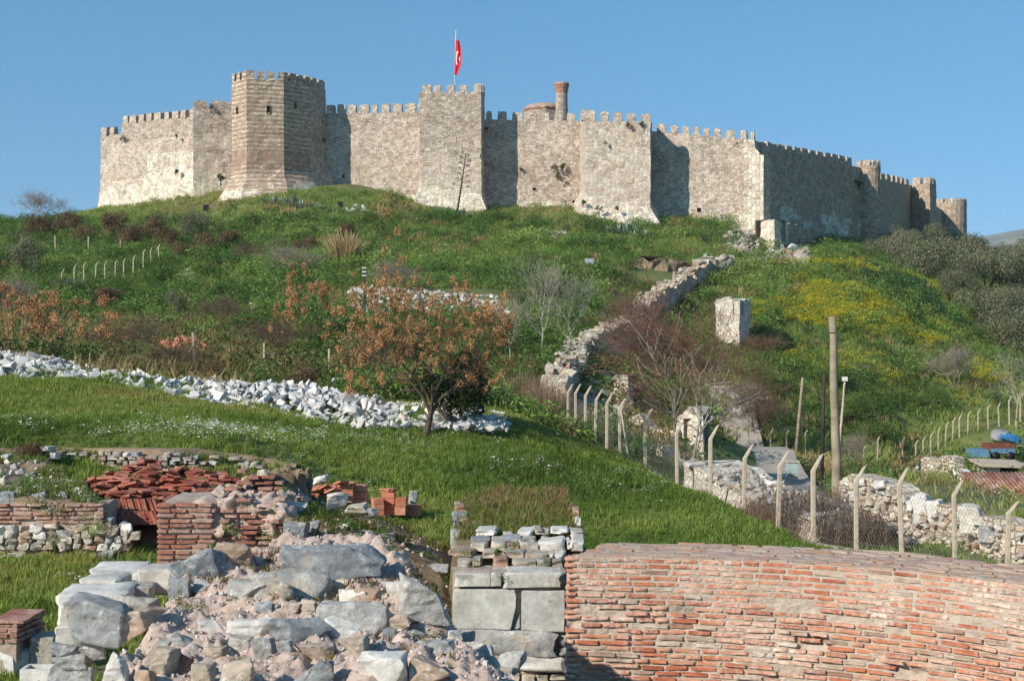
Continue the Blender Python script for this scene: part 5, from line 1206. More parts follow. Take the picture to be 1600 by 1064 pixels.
place('orange_tree', o2, (4.2, 5.5), -28, 560, 100, 150, 'orange berry tree cut off by the left border of the view', 'tree', Y=70)
# bare trees
bare1 = tree_parts(41, 6.5, 5.0, (5, 5, 4, 3), M['bark_pale'], M['bark_pale'], rk=2., trop=.07, wob=.15, spread=(22, 52), len0=1., r0=.045, ratio=(.6, .85))
bare2 = tree_parts(43, 8.4, 8.2, (5, 5, 4, 3, 2), M['bark_pale'], M['bark_red'], rk=1.8, split=2, trop=.05, wob=.17, spread=(24, 58), len0=.8, r0=.038, trunks=3, lean=.16, ratio=(.6, .85))
shrub1 = tree_parts(47, 3., 4., (5, 4, 4, 3), M['twig'], M['twig'], trop=.06, wob=.2, spread=(20, 55), len0=.7, r0=.03, trunks=4, lean=.25, ratio=(.6, .85), up_kill=0.)
shrub2 = tree_parts(53, 2.5, 4., (4, 4, 4, 3), M['bark_grey'], M['bark_grey'], trop=.1, wob=.22, spread=(25, 55), len0=.7, r0=.035, trunks=4, lean=.3, ratio=(.6, .85), up_kill=0.)
place('bare_tree', bare1, (4.8, 6.5), 846, 578, 122, 172, 'tall pale leafless tree between the orange tree and the ruined stair wall', 'tree', Y=85)
place('bare_tree', bare1, (4.8, 6.5), 888, 580, 92, 150, 'leafless tree close on the right of the tall pale one', 'tree', Y=86, rz=2.)
place('bare_tree', bare1, (4.8, 6.5), 797, 575, 70, 110, 'slim small leafless tree beside the orange crown', 'tree', Y=83, rz=4.)
place('bare_tree', bare2, (7.6, 8.4), 1072, 732, 270, 318, 'large many stemmed bare tree with reddish twigs in front of the ruined stair wall', 'tree', Y=64, rz=1.)
place('bare_tree', shrub2, (4., 2.5), 1490, 614, 82, 78, 'pale leafless tree low on the flowered mound', 'tree', Y=126)
place('bare_tree', bare1, (4.8, 6.5), 1588, 668, 88, 128, 'leaning leafless tree by the blue tarpaulin', 'tree', Y=114, rz=1.)
place('bare_tree', shrub2, (4., 2.5), 62, 356, 82, 58, 'bare tree alone on the skyline left of the castle', 'tree', Y=231)
place('bare_tree', shrub1, (4., 3.), 1000, 560, 130, 130, 'reddish bare tree half hiding the lower stair wall', 'tree', Y=93)
for (px, py, w, h, pr_, lb) in ((205, 578, 140, 95, shrub1, 'dark leafless shrub above the white stone heap'), (350, 526, 95, 70, shrub1, 'grey brown leafless shrub below the bare earth path'), (385, 416, 50, 40, shrub1, 'purplish round twiggy shrub on the open slope'), (452, 432, 110, 55, shrub2, 'spreading grey branched shrub left of the dry reeds'),
        (615, 462, 95, 60, shrub2, 'grey twiggy shrub behind the top of the big orange tree'), (435, 562, 120, 70, shrub1, 'tangled brown shrub under the smaller orange tree'), (1182, 690, 110, 85, shrub1, 'brown twiggy shrub next to the upper road'), (1190, 560, 80, 40, shrub1, 'reddish twiggy shrub at the foot of the lone wall pier'), (985, 540, 80, 90, shrub1, 'reddish twiggy shrub on the left of the stair wall'),
        (1160, 640, 90, 50, shrub2, 'pale straggling branches between the bare tree and the mound'), (1335, 738, 60, 70, shrub2, 'white dead branches right of the tall wooden pole'), (20, 505, 100, 80, shrub2, 'pale leafless shrub at the far left above the white stones'), (270, 590, 90, 60, shrub1, 'low brown shrub by the left straight post'), (555, 598, 80, 60, shrub1, 'low tangled shrub behind the white stones left of the orange tree')):
    place('bare_shrub', pr_, (4., 3.) if pr_ is shrub1 else (4., 2.5), px, py, w, h, lb, 'shrub', 'leafless shrubs on the slope')
# evergreen bushes and olive trees
ol = [olive_parts(k+60) for k in range(4)]; og = [olive_parts(k+70, 5, 4.5, 3600, 'green') for k in range(2)]; obr = [olive_parts(k+80, 5, 4., 3200, 'brown_leaf', .13, z0=.0) for k in range(3)]
def nomv(p): return (4.6, 4.2)
OL = [(1425, 432, 74, 74, 'grey olive tree nearest below the square east tower'), (1462, 446, 84, 92, 'large grey olive tree below the last round tower'), (1503, 432, 84, 76, 'olive tree right under the farthest round tower'), (1404, 402, 54, 50, 'small olive tree tucked against the shaded east wall'), (1442, 392, 64, 46, 'olive crown touching the square east tower'),
      (1542, 462, 94, 92, 'broad olive tree on the right ridge below the far hills'), (1588, 468, 94, 84, 'dark olive tree at the right border below the far hills'), (1606, 430, 84, 62, 'highest olive tree on the right border'), (1547, 418, 74, 50, 'olive crown cutting into the blue hills'), (1532, 508, 84, 74, 'olive tree beside the strip of bright grass'),
      (1582, 512, 84, 78, 'middle olive tree of the right hand grove'), (1560, 548, 94, 80, 'lowest big olive tree on the right slope'), (1604, 556, 76, 84, 'olive tree half cut by the right border low down'), (1508, 462, 54, 54, 'small olive tree in the middle of the grove'), (1482, 470, 50, 56, 'small olive tree at the left edge of the grove')]
for i, (px, py, w, h, lb) in enumerate(OL): place('olive_tree', ol[i % 4], (4.6, 4.2), px, py, w, h, lb, 'tree', 'olive trees on the right slope')
for i, (px, py, w, h, pr_, lb) in enumerate(((1375, 408, 44, 44, ol[1], 'round grey bush alone under the shaded east wall'), (305, 378, 44, 58, ol[2], 'dark grey green olive bush under the castle bastion'), (278, 496, 40, 48, ol[0], 'small olive sapling below the concrete fence posts'), (42, 432, 66, 76, ol[3], 'grey green bush under the skyline tree'), (-10, 438, 70, 100, og[0], 'dark green tree at the left border under the skyline'),
        (1560, 640, 40, 40, og[1], 'dark bush by the fence above the blue tarpaulin'), (1375, 690, 90, 50, og[0], 'dark green bush mass along the far fence'), (1330, 660, 80, 45, og[1], 'dark bush behind the tall wooden pole'), (1290, 600, 70, 40, og[0], 'dark bush on the lower flowered mound'), (1460, 640, 70, 40, og[1], 'dark bush above the bend of the far fence'), (1235, 705, 60, 40, og[1], 'green bush on the roadside left of the thin poles'), (64, 592, 44, 24, og[0], 'dark green fennel bush in front of the white stones at the left'),
        (1030, 300+62, 40, 22, og[0], 'green bush at the east foot of the battered tower'), (1105, 358, 36, 16, og[1], 'low green bush under the east front wall'), (925, 363, 44, 26, og[0], 'green bush below the left corner of the battered tower'), (1345, 372+36, 40, 26, og[1], 'dark bush in the shade of the east wall'), (1470, 800, 60, 40, og[0], 'green weeds on top of the rubble retaining wall'), (110, 470, 60, 40, ol[2], 'olive bush behind the bent fence posts'))):
    place('bush', pr_, (4.6, 4.2), px, py, w, h, lb, 'bush', 'evergreen bushes')
for i, (px, py, w, h, lb) in enumerate(((60, 372, 52, 40, 'brown bush just right of the grey green bush'), (108, 368, 50, 40, 'brown bush above the first of three straight posts'), (140, 380, 50, 40, 'brown bush right behind the middle straight post'), (176, 376, 56, 50, 'large brown bush above the third straight post'), (205, 392, 46, 42, 'brown bush directly above the braced fence end'), (236, 378, 60, 52, 'tallest brown bush in the row under the castle'), (262, 392, 50, 40, 'brown bush left of the dark olive bush'), (322, 402, 54, 42, 'brown green bush below the dark olive bush'), (286, 404, 40, 34, 'small brown bush under the olive bush'), (362, 392, 50, 36, 'brown bush on the slope under the big tower'), (545, 372, 44, 26, 'brown bush behind the dry reeds'), (480, 392, 44, 30, 'brown bush left behind the dry reeds'), (170, 480, 60, 36, 'brown bush below the bent fence posts'), (330, 600, 70, 40, 'brown scrub behind the middle of the white stones'), (470, 604, 80, 40, 'brown scrub behind the white stones left of the third straight post'), (48, 738, 70, 54, 'dark brown bush in the hollow at the left end of the retaining wall'))):
    place('bush', obr[i % 3], (4.6, 3.8), px, py, w, h, lb, 'bush', 'brown bushes on the slope')
# plants rooted in the castle walls
wallp = [olive_parts(k+90, 1., .9, 420, 'dark_green', .07, nb=5) for k in range(2)]
for i, (px, py, w, Y, lb) in enumerate(((503, 198, 9, 208.5, 'green tuft high in the corner of the big tower'), (503, 224, 10, 208.5, 'green tuft lower in the corner of the big tower'), (275, 275, 12, 215, 'green tuft on the pale lower left wall'), (192, 222, 10, 221.5, 'green tuft high on the left wall'), (276, 217, 8, 215, 'tiny tuft under the left battlements'), (866, 268, 13, 205.5, 'left green tuft of the pair on the wall behind the agave stalk'), (879, 268, 14, 205.5, 'right green tuft of the pair on the wall'), (872, 282, 13, 205.5, 'green tuft below the pair on the wall'), (814, 270, 9, 206.5, 'small tuft at the edge of the tower shadow'), (981, 201, 11, 195.2, 'green tuft under the battlements of the battered tower'), (1003, 200, 11, 195.2, 'green tuft at the upper right of the battered tower'), (946, 228, 8, 195.5, 'green tuft among the big blocks of the battered tower'), (911, 323, 12, 195.0, 'green tuft on the left batter of the middle tower'), (936, 332, 12, 194.2, 'green tuft in the middle of the batter'), (965, 332, 11, 194, 'green tuft right of centre on the batter'), (1154, 228, 8, 198.5, 'green tuft under the corner battlements'), (1342, 296, 14, 229, 'dark ivy patch left on the shaded round tower'), (1335, 290, 12, 229, 'dark ivy beside the shaded round tower'), (345, 288, 18, 210, 'bush growing on the rubble beside the big tower'), (330, 176, 14, 213.5, 'tuft on the bastion beside the big tower'), (761, 206, 8, 206.8, 'tuft in the shaded corner of the flag tower'))):
    p = P(px, py, Y); e = empty('wall_plant', p, lb, 'plant', 'plants rooted in the castle walls', i*1.3); k = w*Y/F; e.scale = (k, k, k); kids(e, wallp[i % 2])
# dry reeds
def reed(n, w, h, wd, seed, fan=.5, base=.3):
    r = np.random.default_rng(seed); V = []; Fc = []; Cc = []
    for i in range(n):
        a = r.uniform(0, 6.28); q = math.sqrt(r.random()); bx, by = math.cos(a)*q*w/2*base, math.sin(a)*q*w/2*base
        hh = h*r.uniform(.55, 1.05)*(1-.25*q); tx, ty = bx+(math.cos(a)*q*w/2*fan+r.normal()*w*.05), by+math.sin(a)*q*w/2*fan+r.normal()*w*.05
        th_ = r.uniform(0, 3.14); sx_, sy_ = math.cos(th_)*wd, math.sin(th_)*wd; k = len(V); g = r.uniform(.65, 1.25)
        for t_ in (0, .5, 1.): 
            x = bx+(tx-bx)*t_**1.4; y = by+(ty-by)*t_**1.4; s = 1-t_*.6; V += [(x-sx_*s, y-sy_*s, hh*t_), (x+sx_*s, y+sy_*s, hh*t_)]; Cc += [(g, g, g)]*2
        Fc += [[k, k+1, k+3, k+2], [k+2, k+3, k+5, k+4]]
    return mk('stems', V, Fc, M['straw'], False, col=Cc)
e = place('dry_reeds', [('stems', reed(520, 5, 4, .035, 3))], (4.6, 4.), 538, 412, 80, 58, 'tall clump of dry straw coloured reeds on the green slope', 'reeds')
M['vine'] = leaf('dry_vine', lin('86705c'), trans=.1)
mh = reed(900, 5, 2.6, .02, 6, .6, .85); mh.materials.clear(); mh.materials.append(M['vine'])
for px, Y, lb in ((820, 72, 'brown dry reed screen at the end of the concrete fence near the orange tree'), (852, 70, 'brown dry reed screen against the first bent fence posts')):
    e = empty('dry_reed_screen', onG(px, Y), lb, 'reeds', 'dry reeds on the fence'); e.scale = (.42, .3, .92); ob('stems', mh, e)
mh2 = reed(260, 4, 2.6, .02, 16, 1.2, .9)
e = place('dry_reeds', [('stems', mh2)], (4.5, 2.6), 22, 548, 120, 125, 'thin wispy dry stems at the far left in front of the orange tree', 'reeds', Y=67)
# brambles on the fence
def bramble(w, d, h, n, seed):
    r = np.random.default_rng(seed); mb = MB()
    for i in range(n):
        x0, y0 = r.uniform(-w/2, w/2), r.uniform(-d/2, d/2); L = r.uniform(.5, 1.1)*h; a = r.uniform(0, 6.28)
        pts = [(x0+math.cos(a)*L*t_*.8, y0+math.sin(a)*L*t_*.4, h*min(1., max(.0, r.uniform(.2, 1.)))*math.sin(math.pi*(.15+.75*t_))*1.0+r.normal()*.05) for t_ in (0, .33, .66, 1)]
        mb.tube(pts, [.009, .008, .006, .004], 3, False)
    return mb.mesh('stems', M['twig'])
M['bramble_leaf'] = leaf('bramble_leaves', lin('5a4a3c'), trans=.1)
for px, Y, w, h, lb in ((1205, 45.2, 1.6, 1.3, 'dark bramble thicket filling the fence left of the wooden pole'), (1262, 43.4, 2.0, 1.9, 'tall dark bramble thicket at the base of the wooden pole'), (1330, 40.6, 1.9, 1.4, 'dry bramble thicket against the rubble retaining wall'), (1390, 60, 3.5, 1.2, 'dry red brown scrub below the ruined house wall')):
    e = empty('bramble', onG(px, Y), lb, 'bramble', 'brambles along the fence'); ob('stems', bramble(w, 1.2, h, 420, int(px)), e)
    rr = np.random.default_rng(int(px)); c = np.stack([rr.uniform(-w/2, w/2, 24), rr.uniform(-.5, .5, 24), rr.uniform(.15, .75, 24)*h], -1); ob('leaves', leaf_mesh('leaves', M['bramble_leaf'], 1500, c, np.full(24, .3), .028, int(px), .1, val=.35), e)
# agaves
def agave_mesh(n, L, seed):
    r = np.random.default_rng(seed); V = []; Fc = []; Cc = []
    for i in range(n):
        a = 2.4*i+r.normal()*.2; el = R(r.uniform(20, 85)); l = L*r.uniform(.7, 1.1); d = np.array([math.cos(a), math.sin(a), 0]); s = np.array([-d[1], d[0], 0]); k = len(V); g = r.uniform(.75, 1.2)
        for t_, wd in ((0, .07), (.35, .09), (.7, .06), (1, .006)):
            b = el-t_*.7*r.uniform(.3, 1); c = d*(l*t_*math.cos((el+b)/2))+np.array([0, 0, l*t_*math.sin((el+b)/2)])
            up = np.array([0, 0, .035*(1-t_)]); V += [c-s*wd*L*.8+up, c-up, c+s*wd*L*.8+up]; Cc += [(g, g, g)]*3
        for q in range(3):
            m = k+q*3; Fc += [[m, m+1, m+4, m+3], [m+1, m+2, m+5, m+4], [m+2, m, m+3, m+5]]
    return mk('rosette', V, Fc, M['agave'], False, col=Cc)
AG = [agave_mesh(34, 1.5, k) for k in range(3)]
def agave(px, py, items, lb):
    b = hit(px, py); e = empty('agave', b, lb, 'agave', 'agave clumps at the castle foot')
    for i, (x, y, s) in enumerate(items):
        q = hit(x, y); ob('rosette', AG[i % 3], e, q-b, (0, 0, i*1.1), (s, s, s))
    return e, b
agave(440, 322, ((415, 321, .8), (430, 322, 1.), (448, 323, 1.), (458, 325, 1.2), (470, 327, .9), (486, 326, .7), (500, 329, .6)), 'row of grey agaves under the big polygonal tower')
agave(985, 372, ((950, 366, .9), (968, 368, 1.1), (982, 370, 1.4), (996, 372, 1.3), (1008, 376, 1.), (990, 377, 1.)), 'large grey agave clump under the battered middle tower')
e, b = agave(706, 345, ((684, 338, .9), (698, 341, 1.2), (712, 345, 1.2), (722, 343, 1.), (735, 342, .7)), 'grey agave clump with a tall dead flower stalk below the flag tower')
k = b.y/F; mb = MB(); mb.tube([local(e, P(713, 340, b.y)), local(e, P(720, 295, b.y)), local(e, P(728, 241, b.y))], [.16, .13, .07], 6); ob('flower_stalk', mb.mesh('flower_stalk', M['bark'], True), e)
rr = np.random.default_rng(9); mb = MB(); ll = []
for i in range(15):
    t_ = .42+.58*i/14; x = np.interp(t_, [0, .5, 1], [713, 720, 728]); y = 340-99*t_; sd = 1 if i % 2 else -1; w = (13-8*(t_-.42)/.58)*rr.uniform(.6, 1.1); dy = rr.uniform(-.8, .8)
    p0 = local(e, P(x, y, b.y)); p1 = local(e, P(x+sd*w, y-3, b.y+dy)); mb.tube([p0, (p0+p1)/2+Vector((0, 0, -.1)), p1], [.035, .03, .02], 4); ll.append(p1)
ob('stalk_branches', mb.mesh('stalk_branches', M['bark']), e); ll = np.array([tuple(q) for q in ll]); M['pod'] = leaf('dead_pods', lin('57503a'), trans=.05)
ob('seed_pods', leaf_mesh('seed_pods', M['pod'], 420, ll, np.tile([.34, .34, .13], (len(ll), 1)), .09, 3, .1), e)

# ------------------------------------------------------------------ ground cover
GT = [tuft(k, 10, .12, .2, .011) for k in range(4)]
CL = [clump(k+5, 95, 1., .75, .075) for k in range(4)]; CF = [clump(k+15, 120, 1., .8, .055, 6, .35) for k in range(4)]
HT = [tuft(k+30, 16, .3, .42, .022, .7) for k in range(3)]
def tints(n, r, cols, base_noise, sd=.14):
    """blend along a list of colours by a noise field, with spread"""
    c = np.array([lin(h) for h in cols]); t_ = np.clip(base_noise, 0, .9999)*(len(c)-1); i = t_.astype(int); f_ = (t_-i)[:, None]
    return (c[i]*(1-f_)+c[i+1]*f_)*np.clip(r.normal(1, sd, (n, 1)), .5, 1.6)
def fence_x(Y): return 8.55-(Y-40)*.2
# lawn
x, y, z, px, py, r = frustum(160000, 15, 69, 1, 0.35, -330, 1900)
bare = fb2(x, y, .28, 51, 3); k = (x < fence_x(y)+.2) & ~((bare > .75) & (r.random(len(x)) < .8))
heap_b = np.interp(px, [-200, 0, 90, 150, 220, 300, 400, 480, 560, 795, 800, 2000], [582, 580, 582, 592, 612, 624, 638, 650, 650, 656, -1, -1])
heap_t = np.interp(px, [-200, 0, 80, 150, 300, 450, 520, 600, 680, 790, 800, 2000], [566, 566, 572, 592, 606, 622, 634, 646, 654, 660, 2000, 2000])
k &= ~((py < heap_b) & (py > heap_t)) | (r.random(len(px)) < .22)
x, y, z, px, py = (q[k] for q in (x, y, z, px, py)); n = len(x); nn_ = .5+.42*fb2(x, y, .22, 52, 4)+.12*fb2(x, y, 1.1, 55, 2)
tn = tints(n, r, ['5a7030', '6b813a', '7b8e43', '8b944e', '979158'], nn_)
sz = r.uniform(.6, 1.25, n)*(1+.5*np.clip(fb2(x, y, .5, 53, 2), -.6, 1))*(.8+.3*np.clip((y-35)/20, 0, 1))
scatter('lawn_grass', np.stack([x, y, z], -1), sz, np.stack([r.normal(0, .12, n), r.normal(0, .12, n), r.uniform(0, 6.3, n)], -1), r.integers(0, 4, n), tn, GT, M['leaf_gn'])
# leafy weeds in the lawn
x, y, z, px, py, r = frustum(9000, 19, 70, 2, .4); d = fb2(x, y, .35, 61, 3); k = (x < fence_x(y)+.1) & (d > .25) & ~((py < 664) & (px < 800) & (y > 52)); x, y, z, d = x[k], y[k], z[k], d[k]; n = len(x)
scatter('lawn_weeds', np.stack([x, y, z-.03], -1), r.uniform(.15, .42, n), np.stack([r.normal(0, .1, n), r.normal(0, .1, n), r.uniform(0, 6.3, n)], -1), r.integers(0, 4, n), tints(n, r, ['3f5a26', '4c6a2c', '5d7a34', '71883f'], .5+.6*fb2(x, y, .6, 62, 2)), CL, M['leaf_gn'])
# daisies
def daisy(seed):
    r = np.random.default_rng(seed); V = []; Fc = []; Cc = []
    for i in range(5):
        cx, cy, h, s = r.uniform(-.12, .12), r.uniform(-.12, .12), r.uniform(.16, .3), r.uniform(.017, .026); k = len(V); tx, ty = r.normal()*.3, r.normal()*.3-.25
        V.append((cx, cy, h+.006)); Cc.append((1, 1, 1))
        for q in range(6): a = q*1.047; V.append((cx+math.cos(a)*s, cy+math.sin(a)*s, h+math.cos(a)*s*tx+math.sin(a)*s*ty)); Cc.append((1, 1, 1))
        for q in range(6): Fc.append([k, k+1+q, k+1+(q+1) % 6])
    return src('daisy', np.array(V), Fc, np.array(Cc))
DS = [daisy(k) for k in range(3)]
def dens(px, py, spots): return sum(np.exp(-((px-a)/w)**2-((py-b)/h)**2)*s for a, b, w, h, s in spots)
x, y, z, px, py, r = frustum(60000, 24, 60, 3, .5)
q = dens(px, py, [(240, 682, 60, 10, 1), (300, 680, 40, 9, 1.2), (370, 688, 30, 9, 1.), (40, 672, 60, 10, .3), (470, 690, 50, 10, .25), (830, 735, 50, 14, .35), (1000, 760, 80, 20, .12), (700, 690, 120, 12, .12), (560, 700, 100, 20, .1), (160, 690, 40, 10, .35)])+.003
k = (r.random(len(x)) < q*.5) & (x < fence_x(y)); x, y, z = x[k], y[k], z[k]; n = len(x)
scatter('daisies', np.stack([x, y, z], -1), r.uniform(.8, 1.3, n), np.stack([np.zeros(n), np.zeros(n), r.uniform(0, 6.3, n)], -1), r.integers(0, 3, n), np.tile([.82, .82, .78], (n, 1)), DS, M['leaf_gn'])
# the hill: grass between the clumps, leafy clumps, fennel
ROAD = [(1095, 694), (1205, 690), (1325, 790), (1340, 870), (1190, 870), (1150, 780), (1100, 745)]
def hill_mask(px, py, x, y, r):
    m = np.ones(len(px), bool)
    m &= ~inset(px, py, ROAD)
    m &= ~((x < fence_x(y)+.3) & (y < 62))
    m &= ~(inset(px, py, [(985, 405), (1075, 408), (1090, 430), (1060, 445), (990, 440)]))
    m &= ~(inset(px, py, [(285, 425), (325, 420), (300, 446), (255, 452)]) & (r.random(len(px)) < .92))
    m &= ~(inset(px, py, [(340, 415), (370, 412), (350, 432), (320, 440)]) & (r.random(len(px)) < .8))
    m &= ~(inset(px, py, [(545, 448), (780, 452), (800, 505), (560, 500)]))
    m &= ~(inset(px, py, [(800, 358), (890, 362), (885, 376), (800, 374)]) & (r.random(len(px)) < .7))
    m &= ~(inset(px, py, [(1145, 346), (1195, 360), (1275, 380), (1280, 412), (1215, 428), (1140, 402), (1125, 380)]) & (r.random(len(px)) < .85))
    m &= ~((y > 200) & (py < 300))
    m &= ~(inset(px, py, [(1495, 660), (1620, 655), (1620, 795), (1520, 785)]) & (r.random(len(px)) < .85))
    return m
x, y, z, px, py, r = frustum(100000, 30, 330, 5, .55, -260, 1860); k = hill_mask(px, py, x, y, r); x, y, z, px, py = (q[k] for q in (x, y, z, px, py)); n = len(x)
br_ = dens(px, py, [(330, 570, 260, 50, .9), (60, 520, 120, 40, .6), (700, 590, 120, 30, .5), (1120, 640, 130, 60, .55), (950, 650, 80, 40, .5), (1450, 760, 200, 40, .5), (1000, 390, 90, 25, .3), (300, 440, 60, 20, .3)])
tn = tints(n, r, ['5f773a', '738a45', '86984f', '979b5f', '9d8d66'], np.clip(.42+.3*fb2(x, y, .05, 71, 4)+.15*fb2(x, y, .3, 72, 2)+.25*np.clip((350-py)/30, 0, 1)+.6*br_, 0, .99))
scatter('hill_grass', np.stack([x, y, z], -1), r.uniform(.7, 1.5, n)*np.where(y < 95, .6, 1), np.stack([r.normal(0, .15, n), r.normal(0, .15, n), r.uniform(0, 6.3, n)], -1), r.integers(0, 3, n), tn, HT, M['leaf_gn'])
x, y, z, px, py, r = frustum(52000, 60, 320, 6, .35); f1 = fb2(x, y, .11, 81, 4); f2 = fb2(x, y, .45, 82, 3)
br_ = dens(px, py, [(330, 575, 260, 45, 1.), (60, 530, 120, 40, .8), (700, 595, 120, 30, .6), (1120, 650, 130, 60, .6), (950, 650, 80, 40, .6), (1450, 760, 200, 40, .6)])
mound = inset(px, py, [(1180, 430), (1260, 405), (1400, 410), (1480, 470), (1560, 560), (1600, 640), (1500, 690), (1250, 715), (1190, 640), (1170, 540)])
k = hill_mask(px, py, x, y, r) & ((f1+1.0*f2 > .05-.5*mound) | (r.random(len(x)) < .12)) & ~((py < 342) & (r.random(len(x)) < .65)) & ~((br_ > .5) & (r.random(len(x)) < .5)) & ~inset(px, py, [(1105, 660), (1300, 672), (1450, 660), (1610, 600), (1610, 680), (1440, 745), (1105, 745)])
x, y, z, px, py, f1, f2, br_, mound = (q[k] for q in (x, y, z, px, py, f1, f2, br_, mound)); n = len(x)
tn = tints(n, r, ['40592a', '516e35', '637f40', '778d4a', '8c9857'], np.clip(.40+.35*fb2(x, y, .09, 83, 3)+.2*fb2(x, y, .5, 84, 2), 0, .99), .16)
tb = tints(n, r, ['6b5e47', '7a6b51', '8a7a5a', '62653a'], r.random(n)); mm = (r.random(n) < br_*.75)[:, None]; tn = np.where(mm, tb, tn)
scatter('hill_weeds', np.stack([x, y, z-.08], -1), r.uniform(.8, 2.1, n)*(1+.75*np.clip(f2, -.6, 1))*(1-.35*(py < 345)), np.stack([r.normal(0, .12, n), r.normal(0, .12, n), r.uniform(0, 6.3, n)], -1), r.integers(0, 4, n), tn, CF, M['leaf_gn'])
# rounded fennel clumps standing out of the cover, and tufts of last year's dry stalks
x, y, z, px, py, r = frustum(2600, 72, 215, 16, .3); k = hill_mask(px, py, x, y, r) & (py > 318) & ~((py < 345) & (r.random(len(x)) < .5)) & (r.random(len(x)) < .45) & ~inset(px, py, [(1105, 660), (1300, 672), (1450, 660), (1610, 600), (1610, 780), (1440, 790), (1105, 745)]); x, y, z = x[k], y[k], z[k]; n = len(x)
scatter('fennel_clumps', np.stack([x, y, z-.15], -1), r.uniform(1.3, 3.0, n), np.stack([r.normal(0, .1, n), r.normal(0, .1, n), r.uniform(0, 6.3, n)], -1), r.integers(0, 4, n), tints(n, r, ['34492a', '40582d', '4d6a33', '66793f'], r.random(n)), CF, M['leaf_gn'])
x, y, z, px, py, r = frustum(9000, 62, 205, 17, .4); k = hill_mask(px, py, x, y, r) & (fb2(x, y, .13, 101, 3) > .35); x, y, z = x[k], y[k], z[k]; n = len(x)
scatter('dry_stalks', np.stack([x, y, z], -1), r.uniform(1.2, 2.4, n), np.stack([r.normal(0, .2, n), r.normal(0, .2, n), r.uniform(0, 6.3, n)], -1), r.integers(0, 3, n), tints(n, r, ['a08c66', '8d7a58', 'b09c76'], r.random(n)), HT, M['leaf_gn'])
# yellow flowering plants on the mound
def flowers(seed, n=40):
    r = np.random.default_rng(seed); p = r.normal(size=(n, 3))*np.array([.3, .3, .13])+np.array([0, 0, .62]); s = r.uniform(.025, .05, n)
    a = r.normal(size=(n, 3)); a /= np.linalg.norm(a, axis=1, keepdims=True); b = np.cross(a, r.normal(size=(n, 3))); b /= np.linalg.norm(b, axis=1, keepdims=True)
    v = np.stack([p-a*s[:, None], p+b*s[:, None], p+a*s[:, None], p-b*s[:, None]], 1).reshape(-1, 3); return src('flowers', v, np.arange(4*n).reshape(n, 4), np.repeat(r.uniform(.8, 1.1, (n, 1))*np.ones((1, 3)), 4, 0))
FL = [flowers(k) for k in range(3)]
x, y, z, px, py, r = frustum(70000, 105, 190, 7, 0, 1150, 1640); d = fb2(x, y, .16, 91, 4)
w_ = dens(px, py, [(1275, 445, 95, 38, .5), (1360, 450, 60, 30, .35), (1230, 500, 70, 40, .3), (1330, 490, 60, 30, .22), (1470, 520, 40, 18, .5), (1400, 505, 40, 20, .4), (1440, 595, 45, 12, .4), (1345, 570, 60, 20, .25), (1535, 605, 30, 18, .35), (1480, 635, 40, 10, .3), (1560, 520, 30, 60, .1)])
k = (r.random(len(x)) < np.clip(w_*(-.06+1.3*d), 0, .21)); x, y, z = x[k], y[k], z[k]; n = len(x)
scatter('yellow_flowers', np.stack([x, y, z+.05], -1), r.uniform(.7, 1.4, n), np.stack([r.normal(0, .1, n), r.normal(0, .1, n), r.uniform(0, 6.3, n)], -1), r.integers(0, 3, n), tints(n, r, ['b9a928', 'c4b432', '9aa038'], r.random(n)), FL, M['leaf_gn'])
# dark creeper on the crest of the mound
x, y, z, px, py, r = frustum(16000, 120, 215, 8, 0, 1280, 1520); k = inset(px, py, [(1290, 418), (1350, 408), (1400, 415), (1425, 430), (1470, 480), (1500, 530), (1440, 500), (1400, 465), (1370, 450), (1330, 425)]); x, y, z = x[k], y[k], z[k]; n = len(x)
scatter('ivy_cover', np.stack([x, y, z], -1), r.uniform(.7, 1.5, n), np.stack([r.normal(0, .1, n), r.normal(0, .1, n), r.uniform(0, 6.3, n)], -1), r.integers(0, 4, n), tints(n, r, ['3f5a38', '4d6a42', '5c7650'], r.random(n)), CL, M['leaf_gn'])
# grass and weeds on the ruins
def on_surface(name, n, xs, ys, zf, keep, cols, size, srcs, seed, dz=0.):
    r = np.random.default_rng(seed); x = r.uniform(*xs, n); y = r.uniform(*ys, n); k = keep(x, y, r); x, y = x[k], y[k]; z = zf(x, y); m = len(x)
    return scatter(name, np.stack([x, y, z+dz], -1), r.uniform(*size, m), np.stack([r.normal(0, .15, m), r.normal(0, .15, m), r.uniform(0, 6.3, m)], -1), r.integers(0, len(srcs), m), tints(m, r, cols, r.random(m)), srcs, M['leaf_gn'])
gz = lambda x, y: np.full(len(x), EYE-3.06)
on_surface('ruin_top_grass', 3000, (-.88, 1.02), (21.4, 28), gz, lambda x, y, r: (np.abs(x-.08) < .85+.1*r.normal(size=len(x))) & (r.random(len(x)) < np.clip((y-21.2)/1.5, .1, 1)), ['62742f', '74803c', '7d7548', '866f52'], (.5, 1.1), GT, 1, -.02)
on_surface('ruin_dry_grass', 700, (-.5, 1.), (25, 28.2), gz, lambda x, y, r: np.ones(len(x), bool), ['8a6f55', '96785a', '7b7a45', '6d7a3c'], (.6, 1.2), GT, 2)
on_surface('bank_weeds', 1500, (-5., -.6), (22.4, 29), bank_z, lambda x, y, r: fb2(x, y, .9, 7) > .05, ['6d7238', '78703f', '5e6b33', '8a7c56'], (.35, .8), GT, 3)
on_surface('bank_tufts', 80, (-5., -.6), (22.6, 28), bank_z, lambda x, y, r: fb2(x, y, .7, 9) > .0, ['4c6a2c', '5d7a34'], (.15, .38), CL, 4)
on_surface('left_ruin_weeds', 2200, (-13.3, -7.8), (29.1, 35), lw_z, lambda x, y, r: fb2(x, y, .8, 17) > -.1, ['5f7a34', '6f8240', '7d7b4c', '52682f'], (.4, .9), GT, 5)
